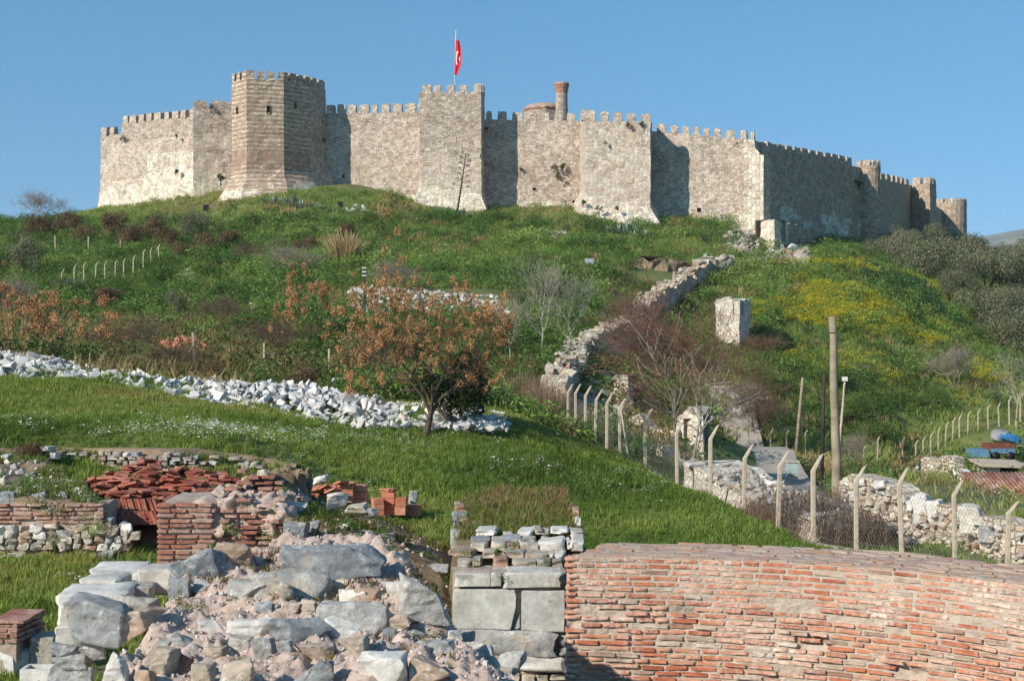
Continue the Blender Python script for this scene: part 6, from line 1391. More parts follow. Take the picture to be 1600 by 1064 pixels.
on_surface('left_ruin_tufts', 60, (-13.3, -7.8), (29.05, 34), lw_z, lambda x, y, r: fb2(x, y, .8, 19) > .0, ['4c6a2c', '5d7a34', '6b7f4a'], (.2, .5), CL, 6)
on_surface('left_ruin_daisies', 900, (-13.3, -7.8), (29.3, 34), lw_z, lambda x, y, r: (r.random(len(x)) < .45) & (fb2(x, y, .6, 23) > 0), ['d8d8d0', 'e0e0d8'], (.7, 1.1), DS, 7, -.1)
on_surface('rubble_moss', 2600, (-3.5, -.5), (12, 16.3), core_z, lambda x, y, r: (fb2(x, y, 1.4, 27) > .28) & (r.random(len(x)) < .25+.75*(y > 14.3)), ['7a7440', '6a6e35', '8a6a58', '7d5a4c'], (.2, .42), GT, 8)
on_surface('rubble_tufts', 40, (-3.5, -.5), (12, 16.3), core_z, lambda x, y, r: fb2(x, y, 1.4, 28) > .3, ['5d6a34', '74783c'], (.08, .17), CL, 9)
# green tufts rooted in the joints of the ruins
tl_ = [(357, 828, 24.85, .34), (375, 783, 25.3, .26), (332, 857, 24.9, .2), (429, 732, 26.2, .32), (416, 838, 24.9, .3), (59, 789, 28.85, .34), (98, 803, 28.85, .3), (71, 801, 28.85, .26), (132, 811, 28.85, .28), (167, 824, 28.8, .34), (30, 775, 29.2, .3), (150, 790, 29.4, .4), (483, 798, 25.5, .3), (443, 769, 26, .26), (96, 847, 28.8, .3), (150, 836, 28.8, .4),
       (727, 860, 19.9, .16), (743, 876, 19.8, .14), (798, 852, 20.3, .22), (775, 858, 20.2, .18), (853, 872, 19.9, .16), (786, 896, 19.4, .13), (544, 838, 24.6, .45), (525, 842, 24.6, .3), (565, 846, 24.4, .3), (600, 850, 24.6, .3)]
q_ = np.array([tuple(P(a, b, c)) for a, b, c, d in tl_]); n = len(q_); r = np.random.default_rng(3)
scatter('ruin_tufts', q_-np.array([0, 0, .1]), np.array([d for *_, d in tl_])*1.5, np.stack([r.normal(0, .2, n), r.normal(0, .2, n), r.uniform(0, 6.3, n)], -1), r.integers(0, 4, n), tints(n, r, ['4f6a30', '5f7c3a', '6f8648'], r.random(n)), CF, M['leaf_gn'])
# pebbles and crumbs of mortar
def pebble(seed):
    v, f = rubble_unit(seed, 12, (1, .8, .7)); return src('pebble', np.array(v), f, np.ones((len(v), 3)))
PB = [pebble(k) for k in range(5)]
t = NT('loose_crumbs'); t.col(t.attr('tint', 'INSTANCER')); M['crumb'] = t.m
def crumbs(name, n, xs, ys, zf, size, cols, seed, keep=None):
    r = np.random.default_rng(seed); x = r.uniform(*xs, n); y = r.uniform(*ys, n)
    if keep: k = keep(x, y, r); x, y = x[k], y[k]
    m = len(x); s = size[0]*(size[1]/size[0])**(r.random(m)**2)
    scatter(name, np.stack([x, y, zf(x, y)+s*.15], -1), s, r.uniform(0, 6.3, (m, 3)), r.integers(0, 5, m), tints(m, r, cols, r.random(m)), PB, M['crumb'])
crumbs('mortar_crumbs', 7000, (-3.9, .2), (11.6, 16.6), core_z, (.008, .07), ['bfb0a4', 'cabfb5', 'b09f90', 'aba9a4', 'a08c7c'], 1)
crumbs('bank_crumbs', 900, (-5., -.6), (22.2, 29), bank_z, (.03, .12), ['c2b6a6', 'cfc6b8', 'a98a74', 'b4b1aa'], 2)
crumbs('left_ruin_crumbs', 500, (-13.3, -7.8), (29.1, 34.5), lw_z, (.04, .2), ['c8beb0', 'b4b1aa', 'a5a39c'], 3)

# ------------------------------------------------------------------ stone heaps
def hull_set(name, n, mat, seed, box=(1, .75, .6)):
    out = []
    for k in range(n): v, f = rubble_unit(seed+k, 13, box); out.append(mk(name, v, f, M[mat]))
    return out
HS = hull_set('stone', 14, 'marble', 100); HS2 = hull_set('stone', 10, 'ruin', 200); HS3 = hull_set('stone', 8, 'grey', 300)
def put_stones(parent, items, sets, nparts):
    """items: (x, y, z, size, rot, stretch); the largest become parts, the rest one part of kind stuff"""
    items = sorted(items, key=lambda q: -q[3]/q[1]); rest = MB()
    for i, (x, y, z, s, rt, st) in enumerate(items):
        me = sets[i % len(sets)]
        if i < nparts: ob('stone', me, parent, local(parent, (x, y, z)), rt, (s*st[0], s*st[1], s*st[2]))
        else:
            v = np.array([q.co[:] for q in me.vertices])*s*np.array(st); m = np.array(Euler(rt).to_matrix()); rest.add(v@m.T+np.array((x, y, z)), [list(q.vertices) for q in me.polygons])
    if rest.n:
        o_ = wob('small_stones', rest.mesh('small_stones', sets[0].materials[0]), parent); tag(o_, kind='stuff')
def strip_heap(name, label, cat, top, bot, Yb, depth, n, size, sets, nparts, seed, x0, x1, big=0, hmul=1.):
    """a long heap: its front foot follows bot, its crest top (photo rows by column)"""
    r = np.random.default_rng(seed); it = []
    ym = np.interp((x0+x1)/2, *Yb); e = empty(name, P((x0+x1)/2, np.interp((x0+x1)/2, *bot), ym), label, cat)
    for i in range(n):
        px = r.uniform(x0, x1); t_ = r.random()**.85*1.25-.1; yb = np.interp(px, *Yb); Y = yb+depth*t_
        zb = EYE+(HZ-np.interp(px, *bot))/F*yb; zt = EYE+(HZ-np.interp(px, *top))/F*(yb+depth)
        w = math.sin(min(max(t_, 0), 1)*math.pi/2); z = zb+(zt-zb)*w*hmul+r.uniform(-.1, .02); X = (px-800)/F*Y
        if t_ > 1: z -= (t_-1)*3
        z = max(z, g1(X, Y)+.05) if t_ < 1 else z
        s = size[0]*(size[1]/size[0])**(r.random()**1.5)
        it.append((X, Y, z, s, (r.normal()*.6, r.normal()*.6, r.uniform(0, 6.3)), (r.uniform(.8, 1.5), r.uniform(.8, 1.2), r.uniform(.7, 1.1))))
    put_stones(e, it, sets, nparts); return e
strip_heap('stone_heap', 'long heap of broken white marble stones across the lawn', 'stone heap', ([-60, 0, 80, 150, 300, 450, 520, 600, 680, 720, 745, 795], [543, 548, 560, 583, 594, 602, 612, 630, 646, 652, 642, 664]),
           ([-60, 0, 90, 150, 220, 300, 400, 480, 560, 680, 740, 795], [588, 590, 592, 602, 624, 636, 652, 663, 662, 664, 666, 667]), ([-60, 0, 300, 560, 800], [59.5, 59, 56.5, 54.5, 53.5]), 6.5, 2700, (.14, .72), HS, 300, 3, -60, 796)
strip_heap('stone_heap', 'pale heap of small stones on the slope behind the big orange tree', 'stone heap', ([545, 600, 700, 790, 800], [450, 452, 458, 480, 490]), ([545, 600, 700, 790, 800], [505, 512, 508, 505, 500]), ([545, 800], [103, 103]), 20, 900, (.2, .62), HS2+HS[:4], 130, 5, 545, 796)
strip_heap('brick_heap', 'distant heap of red broken tiles behind the leafless shrub', 'tile heap', ([252, 285, 320], [536, 529, 538]), ([252, 320], [553, 553]), ([252, 320], [84, 84]), 4, 200, (.2, .45), variants('tile', 4, M['tile_new'], lambda k: block_unit(k, .05, .05, 1)), 60, 7, 252, 320)
def rubble(label, spots, n, size, sets, seed, nparts=60, name='rubble_heap', cat='rubble', Yfix=None):
    """stones lying on the ground inside an ellipse of the photograph"""
    r = np.random.default_rng(seed); cx, cy, w, h = spots; b = hit(cx, cy); e = empty(name, b, label, cat); it = []
    for i in range(n):
        a = r.uniform(0, 6.28); q = math.sqrt(r.random()); p = hit(cx+math.cos(a)*q*w, cy+math.sin(a)*q*h)
        if abs(p.y-b.y) > 40: continue
        s = size[0]*(size[1]/size[0])**(r.random()**1.8); it.append((p.x, p.y, p.z+s*.15, s, (r.normal()*.5, r.normal()*.5, r.uniform(0, 6.3)), (r.uniform(.8, 1.5), 1, r.uniform(.6, 1))))
    put_stones(e, it, sets, nparts); return e
rubble('band of tumbled stones on the grass below the wall with the dome behind', (845, 368, 45, 6), 70, (.25, .8), HS2, 11)
rubble('low white stones on the grass right of the long row of agaves', (548, 329, 28, 4), 40, (.25, .8), HS, 12)
rubble('stones tumbled below the cracked castle corner', (1165, 372, 30, 24), 150, (.4, 1.7), HS2, 13)
rubble('broken masonry strewn under the white corner plinth', (1236, 400, 34, 15), 150, (.4, 1.9), HS2+HS[:3], 14)
rubble('scree of small stones above the lone wall pier', (1188, 412, 26, 9), 90, (.25, .8), HS2, 15)
rubble('white stones scattered in the scrub above the road', (1160, 630, 45, 26), 30, (.4, 1.4), HS, 16)
rubble('grey rubble slope at the foot of the ruined stair wall', (940, 625, 55, 40), 260, (.25, .95), HS2+HS3, 17, 120)
rubble('loose pale stones along the bare earth path', (320, 440, 60, 18), 26, (.2, .6), HS2, 18)
for m_, x0, x1, y0, y1, lb in (('pale', 390, 404, 473, 484, 'white rock in the grass left of the smaller orange tree'), ('pale', 812, 822, 409, 416, 'white stone alone on the green slope'), ('pale', 820, 835, 532, 545, 'white block with a small stone on top near the tall pale tree'), ('pale', 517, 540, 590, 606, 'white block lying above the stone heap'), ('grey', 592, 605, 600, 610, 'small grey block under the orange crown'),
                               ('pale', 458, 480, 684, 692, 'flat white stone among the daisies on the lawn'), ('grey', 1155, 1172, 770, 776, 'flat grey stone in the grass by the fence'), ('pale', 670, 700, 656, 667, 'low white stone by the trunk of the orange tree')):
    p = hit((x0+x1)/2, y1); o = boulder(None, m_, x0, x1, y0, y1, Y=p.y, sub=3, rough=.06, name='loose_stone'); tag(o, lb, 'stone', 'loose stones around the ruins')
# ------------------------------------------------------------------ ruined walls on the slope
M['ruin_wall'] = masonry('ruined_wall_masonry', .34, .2, [(0, lin('a39683')), (.4, lin('bfb3a0')), (.8, lin('d2c8b7')), (1, lin('a98871'))], lin('a3947f'), .07, lin('94836f'), .5, 1.)
M['white_wall'] = masonry('white_ruin_masonry', .42, .24, [(0, lin('bdb3a3')), (.5, lin('d2cabc')), (1, lin('ddd6ca'))], lin('aa9c8a'), .06, lin('b8a68f'), .4, .7)
sw = empty('stair_wall', P(1000, 500, 120), 'ruined wall climbing the slope in rough steps up to the castle corner', 'ruin')
path = [(888, 596, 79), (898, 572, 84), (912, 553, 90), (930, 524, 97), (960, 514, 110), (990, 500, 120), (1020, 466, 132), (1062, 438, 146), (1092, 418, 153), (1108, 408, 157), (1122, 399, 161), (1146, 398, 167)]
pts = []; n_ = 26; lastz = None
def above(px, py, h):
    Y = np.linspace(60, 200, 1200); X = (px-800)/F*Y; d = EYE+(HZ-py)/F*Y-G(X, Y); k = np.nonzero(d < h)[0]; return float(Y[int(k[0])])
path = [(a, b, above(a, b, 1.7 if a < 950 else 2.2)) for a, b, c in path]
for i_ in range(1, len(path)): path[i_] = (path[i_][0], path[i_][1], max(path[i_][2], path[i_-1][2]+.8))
pp = np.array([[P(a, b, c).x, c, P(a, b, c).z] for a, b, c in path]); cu = np.concatenate([[0], np.cumsum(np.linalg.norm(np.diff(pp[:, :2], axis=0), axis=1))])
for i in range(n_+1):
    u = cu[-1]*i/n_; q = [np.interp(u, cu, pp[:, j]) for j in range(3)]
    if lastz is not None: pts.append((q[0]-.02, q[1]-.05, lastz))
    pts.append((q[0], q[1], q[2])); lastz = q[2]
wall_o = masonry_wall('wall_body', pts, sw, [M['ruin_wall']], None, thick=1.5, seed=31, rag=.35, rough=.25, depth=1.5, step=.6)
r = np.random.default_rng(3); it = []
for i in range(330):
    u = r.uniform(0, cu[-1]); q = [np.interp(u, cu, pp[:, j]) for j in range(3)]; o_ = r.uniform(0, 2.6); s = r.uniform(.25, .8)
    zz_ = q[2]+r.uniform(-.25, .1) if o_ < 1.6 else max(g1(q[0]-o_*.9, q[1]+o_*.35)+.1, q[2]-(o_-1.6)*2)
    it.append((q[0]-o_*.93, q[1]+o_*.37, zz_, s, (r.normal()*.4, r.normal()*.4, r.uniform(0, 6.3)), (1.2, 1, .7)))
put_stones(sw, it, HS2, 150)
wp = empty('wall_pier', P(1145, 535, 125), 'lone square pier of pale masonry beside the flowered mound', 'ruin')
masonry_wall('pier_body', [pt(1118, 127, 469), pt(1155.5, 123.5, 467), pt(1172.5, 127.5, 467), pt(1140, 131, 467)], wp, [M['white_wall']], None, closed=True, seed=33, rag=.3, rough=.12, depth=1., step=.5)
es = masonry_wall('earth_scarp', [pt(978, 153, 404), pt(990, 150.5, 405), pt(1020, 150, 406), pt(1060, 151, 408), pt(1082, 154, 414)], None, [M['earth']], None, thick=3, seed=35, rag=.4, rough=.5, depth=.6, step=.5); tag(es, kind='structure')
rh = empty('ruined_house', P(1010, 690, 72), 'roofless pale stone foundation walls behind the bare tree', 'ruin')
masonry_wall('wall_body', [pt(905, 74, 652), pt(960, 73, 654), pt(1010, 72, 662), pt(1060, 71, 658)], rh, [M['ruin_wall']], None, thick=.8, seed=36, rag=.5, rough=.15, depth=1., step=.5)
masonry_wall('wall_body', [pt(1056, 71.5, 645), pt(1098, 70, 642), pt(1112, 75, 646)], rh, [M['white_wall']], None, thick=1., seed=37, rag=.4, rough=.12, depth=1., step=.5)
masonry_wall('wall_body', [pt(1005, 67, 690), pt(1035, 66, 692)], rh, [M['white_wall']], None, thick=.8, seed=38, rag=.2, rough=.1, depth=1., step=.4)
masonry_wall('wall_body', [pt(955, 80, 590), pt(985, 79, 598), pt(1000, 83, 610)], rh, [M['ruin_wall']], None, thick=1.2, seed=39, rag=.6, rough=.2, depth=1.5, step=.5)
# ------------------------------------------------------------------ road and things along it
rc = [(1122, 700, 113), (1142, 705, 105), (1160, 714, 97), (1182, 735, 86), (1212, 763, 72), (1250, 800, 60), (1300, 845, 51), (1380, 920, 44)]
rp = np.array([[(a-800)/F*c, c] for a, b, c in rc]); V = []; cu2 = np.concatenate([[0], np.cumsum(np.linalg.norm(np.diff(rp, axis=0), axis=1))])
for i in range(81):
    u = cu2[-1]*i/80; x, y = np.interp(u, cu2, rp[:, 0]), np.interp(u, cu2, rp[:, 1]); x2, y2 = np.interp(min(u+.5, cu2[-1]), cu2, rp[:, 0]), np.interp(min(u+.5, cu2[-1]), cu2, rp[:, 1])
    if i == 80: d = d0
    else: d = np.array([x2-x, y2-y]); d /= np.linalg.norm(d); d0 = d
    zc = g1(x, y)+.1
    for o_ in (-2.3, -2.25, 2.25, 2.3): V.append((x+d[1]*o_, y-d[0]*o_, zc+(0 if abs(o_) < 2.28 else -.4)))
Fc = [[i*4+j, i*4+j+1, i*4+j+5, i*4+j+4] for i in range(80) for j in range(3)]
tag(ob('road', mk('road', V, Fc, M['asphalt'])), kind='structure')
def pole(name, label, p0, p1, r0, r1, mat, cat='pole'):
    e = empty(name, p0, label, cat); n = 9; a = np.array(p0)-np.array([0, 0, .3]); b = np.array(p1); rr = np.random.default_rng(int(abs(p0[0])*10))
    ps = [a+(b-a)*i/n+rr.normal(size=3)*.012 for i in range(n+1)]
    v, f = tube(ps, np.linspace(r0, r1, n+1), 12); wob('shaft', mk('shaft', v, f, mat, True), e); return e
e = pole('wooden_pole', 'thick tall bare wooden pole with a rounded top beside the road', P(1309, 815, 49), P(1301, 494, 49), .18, .125, M['wood'])
v, f = tube([P(1301, 520, 49)+Vector((0, 0, -.02)), P(1301, 520, 49)+Vector((0, 0, .02))], [.142, .142], 12); wob('iron_band', mk('iron_band', v, f, M['dark_wood']), e)
pole('wooden_pole', 'thin leaning wooden pole left of the thick tall pole', P(1243, 706, 100), P(1254.5, 590, 100), .13, .1, M['wood'])
e = pole('utility_pole', 'slim dark pole with insulators on top next to the thick pole', P(1283, 768, 72), P(1288, 584, 72), .12, .07, M['dark_wood'])
mb = MB()
for dz, dx in ((590, -.14), (590, .14), (598, -.2), (598, .2), (606, -.14), (606, .14)):
    c = P(1288, dz, 72); mb.tube([c, c+Vector((dx, 0, 0)), c+Vector((dx*1.05, 0, .1))], [.02, .02, .045], 6)
wob('insulators', mb.mesh('insulators', M['dark_wood']), e)
e = pole('lamp_post', 'slim pale lamp post with a white box lamp behind the thick pole', P(1311, 700, 100), P(1320, 594, 100), .1, .07, M['concrete'])
c = P(1320, 592, 100); mb = MB(); mb.box(c, (.34, .3, .3)); wob('lamp', mb.mesh('lamp', M['white']), e)
e = pole('utility_pole', 'dark pole with white insulators behind the big orange tree', P(570, 500, 104), P(569, 416, 104), .1, .07, M['dark_wood'])
mb = MB()
for dz in (419, 425, 431): c = P(569, dz, 104); mb.tube([c+Vector((-.16, -.05, 0)), c+Vector((.16, -.05, 0))], [.05, .05], 6)
wob('insulators', mb.mesh('insulators', M['white']), e)
v, f = tube([P(1320, 600, 100), P(1350, 622, 102)+Vector((0, 0, -.15)), P(1390, 645, 106)+Vector((0, 0, -.2)), P(1452, 676, 113)], [.018]*4, 4); o = ob('overhead_cable', mk('overhead_cable', v, f, M['wire'])); tag(o, 'thin cable sagging from the lamp post down to the far fence', 'cable')
uc = empty('utility_cabinet', P(1238, 741, 76), 'small grey blue utility cabinet on the grass beside the road', 'cabinet')
M['cabinet'] = simple('cabinet_paint', lin('9fb0ae'), .12, 3, .05); c = P(1238, 731, 76); k = 76/F
mb = MB(); mb.box(c, (17*k, .5, 18*k)); wob('body', mb.mesh('body', M['cabinet']), uc); mb = MB(); mb.box(c+Vector((0, 0, 10*k)), (20*k, .6, 2.5*k)); wob('lid', mb.mesh('lid', M['concrete']), uc); mb = MB(); mb.box(c+Vector((0, 0, -13*k)), (15*k, .46, 8*k)); wob('plinth', mb.mesh('plinth', M['concrete']), uc)
mb = MB(); mb.box(c+Vector((0, -.255, 0)), (14*k, .012, 15*k)); wob('door', mb.mesh('door', M['cabinet']), uc)
# ------------------------------------------------------------------ fences
def post_mesh(h, arm=True, w=.12, side=1):
    """square concrete post; the last part bends outward over the road side"""
    s = w/2; V = []; P_ = [(0, -.5), (0, h*.82), (side*.24*h*.82/2, h)] if arm else [(0, -.5), (0, h)]
    for i, (x, z) in enumerate(P_):
        q = s*(1 if i < 2 else .8)
        for dx, dy in ((-q, -q), (q, -q), (q, q), (-q, q)): V.append((x+dx, dy, z+(dx*.5 if arm and i == 2 else 0)))
    Fc = [[i*4+j, i*4+(j+1) % 4, i*4+4+(j+1) % 4, i*4+4+j] for i in range(len(P_)-1) for j in range(4)]+[[3, 2, 1, 0], [len(V)-4, len(V)-3, len(V)-2, len(V)-1]]
    me = mk('post', V, Fc, M['concrete']); bm = bmesh.new(); bm.from_mesh(me); bmesh.ops.bevel(bm, geom=[e for e in bm.edges], offset=.012, segments=1, affect='EDGES'); bm.to_mesh(me); bm.free(); return me
PM = post_mesh(2.4); PS = post_mesh(2.4, False); PI = post_mesh(2.4, False)
def fence(label, posts, group, chain=True, kerb=False, wires=4):
    b0 = posts[len(posts)//2][0]; e = empty('concrete_fence', b0, label, 'fence', group); rr = np.random.default_rng(len(posts)); tops = []
    for b, t_, me in posts:
        h = t_.z-b.z; s = h/2.4; o_ = ob('post', me, e, local(e, b), (rr.normal()*.02, rr.normal()*.02, rr.normal()*.08), (max(s, .8), max(s, .8), s)); tops.append((b, h))
    mb = MB(); m2 = MB()
    for (b, h), (b2, h2) in zip(tops[:-1], tops[1:]):
        if (b-b2).length > 14: continue
        for w_ in range(wires):
            k = (w_+.6)/wires*.8; mb.tube([b+Vector((0, -.07, h*k)), (b+b2)/2+Vector((0, -.07, (h+h2)/2*k-.05)), b2+Vector((0, -.07, h2*k))], [.006]*3, 3, False)
        if chain:
            L = (b2-b).length; n = int(L/.16)
            for i in range(-9, n):
                for sg in (0, 1):
                    u0, u1 = i*.16/L, (i*.16+1.7)/L
                    z0, z1 = (.05, 1.75) if sg == 0 else (1.75, .05)
                    if u1 < 0 or u0 > 1: continue
                    a0, a1 = max(u0, 0), min(u1, 1); zz0 = z0+(z1-z0)*(a0-u0)/(u1-u0); zz1 = z0+(z1-z0)*(a1-u0)/(u1-u0)
                    p0 = b+(b2-b)*a0+Vector((0, -.06, zz0)); p1 = b+(b2-b)*a1+Vector((0, -.06, zz1)); m2.tube([p0, p1], [.0024]*2, 3, False)
    if mb.n: wob('wires', mb.mesh('wires', M['wire']), e)
    if m2.n: o_ = wob('chain_link', m2.mesh('chain_link', M['wire']), e); tag(o_, kind='stuff')
    return e
def fy_(px): return 16.55/((px-800)/F+.2)
near = [(860, 664, 602), (873, 668, 602), (887, 673, 600), (900, 680, 600), (915, 691, 603), (930, 700, 608), (948, 708, 612), (969, 720, 622), (1008, 747, 639), (1058, 761, 658), (1110, 786, 664), (1162, 814, 694), (1215, 836, 704), (1271, 853, 710), (1338, 864, 728), (1409, 868, 731), (1492, 879, 751), (1574, 888, 783)]
ps = [(P(px, b, fy_(px)), P(px, t_, fy_(px)), PM) for px, b, t_ in near]
fence('near fence of bent concrete posts and chain link running down to the brick wall', ps, 'concrete post fences')
bpost = empty('fence_brace', P(981, 722, fy_(975)), 'leaning concrete brace post in the near fence', 'post'); v, f = tube([P(984, 724, fy_(975)), P(971, 640, fy_(975))], [.06, .06], 4); wob('post', mk('post', v, f, M['concrete']), bpost)
# low kerb under the near fence
V = []; ks = 40
for i in range(ks+1):
    Y = 57-24*i/ks; x = fence_x(Y); z = EYE+(HZ-np.interp(800+F*x/Y, [a for a, _, _ in near], [b for _, b, _ in near]))/F*Y
    for dx, dz in ((-.12, -.5), (-.12, .1), (.12, .1), (.12, -.5)): V.append((x+dx, Y, z+dz))
Fc = [[i*4+j, i*4+j+1, i*4+j+5, i*4+j+4] for i in range(ks) for j in range(3)]; tag(ob('fence_kerb', mk('fence_kerb', V, Fc, M['mortar'])), kind='structure')
far = [(1121, 722, 682), (1130, 712, 673), (1147, 712, 693), (1156, 703, 669), (1170, 705, 673), (1184, 711, 680), (1204, 704, 682), (1229, 701, 681), (1258, 711, 686), (1350, 718, 697), (1371, 718, 692), (1410, 723, 692), (1431, 714, 687), (1442, 710, 682), (1454, 701, 675), (1466, 692, 668), (1477, 692, 667), (1488, 691, 663), (1499, 689, 660), (1512, 672, 651), (1528, 668, 640), (1544, 667, 639), (1561, 654, 629), (1577, 650, 619), (1594, 650, 612)]
ps = []
for px, b, t_ in far:
    Y = float(np.interp(px, [1121, 1260, 1350, 1410, 1480, 1600], [102, 106, 112, 113, 114, 116])); q = P(px, b, Y); gz_ = onG(px, Y).z; top_ = P(px, t_, Y); top_.z = max(top_.z, gz_+1.9); q.z = min(q.z, gz_); ps.append((q, top_, PM))
fence('far fence of bent concrete posts along the foot of the flowered mound', ps, 'concrete post fences', False)
up = [(33, 440, 494-54), (96, 456, 420), (116, 449, 413), (131, 448, 409), (149, 443, 408), (164, 442, 408), (180, 437, 406), (193, 437, 403), (208, 433, 398), (224, 424, 389), (236, 417, 386), (248, 412, 381)][1:]
ps = []
for px, b, t_ in up: q = hit(px, b); ps.append((q, P(px, t_, q.y), PM))
fence('bent concrete post fence climbing the upper left slope', ps, 'concrete post fences', False)
q = hit(229, 412); v, f = tube([P(229, 414, q.y), P(251, 382, q.y)], [.08, .08], 4); bb = empty('fence_brace', q, 'diagonal brace at the upper end of the left fence', 'post'); wob('post', mk('post', v, f, M['concrete']), bb)
ps = [(hit(px, b), None, PS) for px, b, t_ in ((33, 391, 366), (87, 402, 368), (138, 403, 370), (188, 405, 375))]
ps = [(a, P(px, t_, a.y), m_) for (a, _, m_), (px, t_) in zip(ps, ((33, 366), (87, 368), (138, 370), (188, 375)))]
fence('row of four straight white posts on the upper left slope', ps, 'concrete post fences', False)
ps = []
for px, b, t_ in ((305, 584, 519), (413, 588, 536), (514, 600, 545)): Y = 72.; ps.append((P(px, b, Y), P(px, t_, Y), PS))
fence('three straight posts standing behind the long white stone heap', ps, 'concrete post fences', False)
# ------------------------------------------------------------------ dry stone wall and rubble retaining wall beyond the fence
dw = empty('drystone_wall', P(1150, 800, 47), 'low dry stone wall with a loose stone top just behind the near fence', 'wall')
def dl(Y): return fence_x(Y)+.75
pts = [(dl(Y), Y, EYE+z) for Y, z in ((54, -4.72), (50, -4.95), (47, -5.12), (44, -5.25), (41, -5.4))]
masonry_wall('wall_body', pts, dw, [M['white_wall']], None, thick=2.2, seed=51, rag=.2, rough=.14, depth=.6, step=.3)
it = []
for i in range(760):
    Y = r.uniform(40.5, 54.5); o_ = r.uniform(-.05, 2.6); z = EYE+np.interp(Y, [41, 44, 47, 50, 54], [-5.4, -5.25, -5.12, -4.95, -4.72])-max(0, o_-1.6)*.6+r.uniform(-.05, .12)
    it.append((dl(Y)+o_, Y, z, r.uniform(.16, .46), (r.normal()*.4, r.normal()*.4, r.uniform(0, 6.3)), (1.2, 1, .7)))
put_stones(dw, it, HS2+HS3[:4]+HS[:4], 220)
tw_ = empty('rubble_retaining_wall', P(1450, 860, 43), 'tall rubble wall with big white blocks at its top right of the wooden pole', 'wall')
wl = [(1312, 49, -4.62), (1345, 47, -4.7), (1387, 45, -4.68), (1425, 43.4, -4.92), (1490, 41, -4.9), (1570, 38, -4.95), (1640, 36, -5.0)]
pts = [((a-800)/F*Y, Y, EYE+z) for a, Y, z in wl]
masonry_wall('wall_body', pts, tw_, [M['ruin_wall']], None, thick=.8, seed=52, rag=.25, rough=.16, depth=.3, step=.25, zb=EYE-7.0)
wx = [q[0] for q in wl]
UBR = unit_blocks('ruin', 6, .16, .12, 2, 9); UBP = unit_blocks('pale', 6, .16, .12, 2, 10)
cnt = 0
for row in range(13):
    px = 1318.
    while px < 1596:
        w = r.uniform(6, 14); Y = np.interp(px+w/2, wx, [q[1] for q in wl]); zt = np.interp(px+w/2, wx, [q[2] for q in wl]); k = Y/F; h = w*r.uniform(.5, .9)
        z = EYE+zt-.12-row*.165+r.uniform(-.05, .05); c = Vector(((px+w/2-800)*k, Y-.05, z))
        if r.random() < .72 and cnt < 290: ob('stone', (UBP if r.random() < .4 else UBR)[cnt % 6], tw_, local(tw_, c), (r.normal()*.2, r.normal()*.2, math.atan2(-1, .8)*0-.9), (w*k*1.1, .35, h*k)); cnt += 1
        px += w+r.uniform(1, 4)
for m_, x0, x1, y0, y1, Y in (('pale', 1432, 1457, 774, 821, 42.6), ('pale', 1455, 1477, 783, 818, 42.0), ('pale', 1505, 1537, 791, 836, 39.6), ('grey', 1534, 1568, 823, 848, 38.6), ('pale', 1527, 1551, 809, 822, 39.3), ('pale', 1422, 1432, 782, 798, 43), ('pale', 1370, 1388, 752, 764, 45), ('pale', 1340, 1356, 748, 760, 46.5)):
    stone_px(tw_, m_, x0, x1, y0, y1, Y, .45, -.5, tilt=-.12)
# ------------------------------------------------------------------ huts, trailer and tarpaulin at the right border
M['plaster'] = simple('white_plaster', lin('d3cdc2'), .18, 1.5, .3, 12)
hw = empty('ruined_house', P(1470, 765, 74), 'roofless rubble house wall with a white plastered gable left of the hut', 'ruin')
masonry_wall('wall_body', [pt(1421, 78, 727), pt(1445, 77, 724), pt(1452, 76.5, 722), pt(1490, 74, 718)], hw, [M['ruin_wall']], None, thick=.6, seed=61, rag=.5, rough=.12, depth=.8, step=.4)
masonry_wall('gable', [pt(1489, 74, 727), pt(1500, 73.5, 733), pt(1512, 73, 748), pt(1526, 72.5, 764)], hw, [M['plaster']], None, thick=.5, seed=62, rag=.3, rough=.06, depth=.8, step=.4)
ht = empty('hut', P(1560, 757, 84), 'small white hut with a flat grey roof and dark doorway at the right border', 'hut')
k = 84/F; c = P(1545, 741, 84); mb = MB(); mb.box(c, (19*k, 1.8, 36*k)); wob('wall', mb.mesh('wall', M['plaster']), ht)
c = P(1573, 741, 85.2); mb = MB(); mb.box(c, (34*k, .15, 34*k)); wob('opening_shade', mb.mesh('opening_shade', M['dark_wood']), ht)  # dark panel stands in for the shade inside the hut opening
mb = MB(); c = P(1588, 741, 84); mb.box(c, (3*k, .12, 34*k)); wob('post', mb.mesh('post', M['wood']), ht)
mb = MB(); c = P(1560, 723.5, 84); mb.box(c, (74*k, 2.6, 3.4*k), 0, (.06, .03)); wob('roof', mb.mesh('roof', M['concrete']), ht)
mb = MB(); c = P(1546, 750, 83.05); mb.box(c, (10*k, .03, 12*k)); wob('window', mb.mesh('window', M['dark_wood']), ht)
hr = empty('house', P(1580, 790, 68), 'low house with a red tiled roof cut by the right border', 'house')
k = 68/F; mb = MB(); c = P(1600, 785, 69); mb.box(c, (105*k, 3, 26*k)); wob('wall', mb.mesh('wall', M['plaster']), hr)
c0, c1 = P(1538, 775, 67.2), P(1660, 775, 67.2); mb = MB(); mb.box(((c0.x+c1.x)/2, 69, P(0, 764, 69).z), (c1.x-c0.x, 4., .12), 0, (.3, 0)); o_ = wob('roof', mb.mesh('roof', M['brick_old']), hr)
for i in range(18):
    x = c0.x+.1+(c1.x-c0.x-.2)*i/17; zc = P(0, 764, 69).z; v, f = tube([(x, 67.15, zc-.56+.06), (x, 70.85, zc+.56+.06)], [.09, .09], 6); m_ = mk('tile', v, f, M['brick_old'], True); t2 = ob('tile', m_, o_, -wloc(o_))
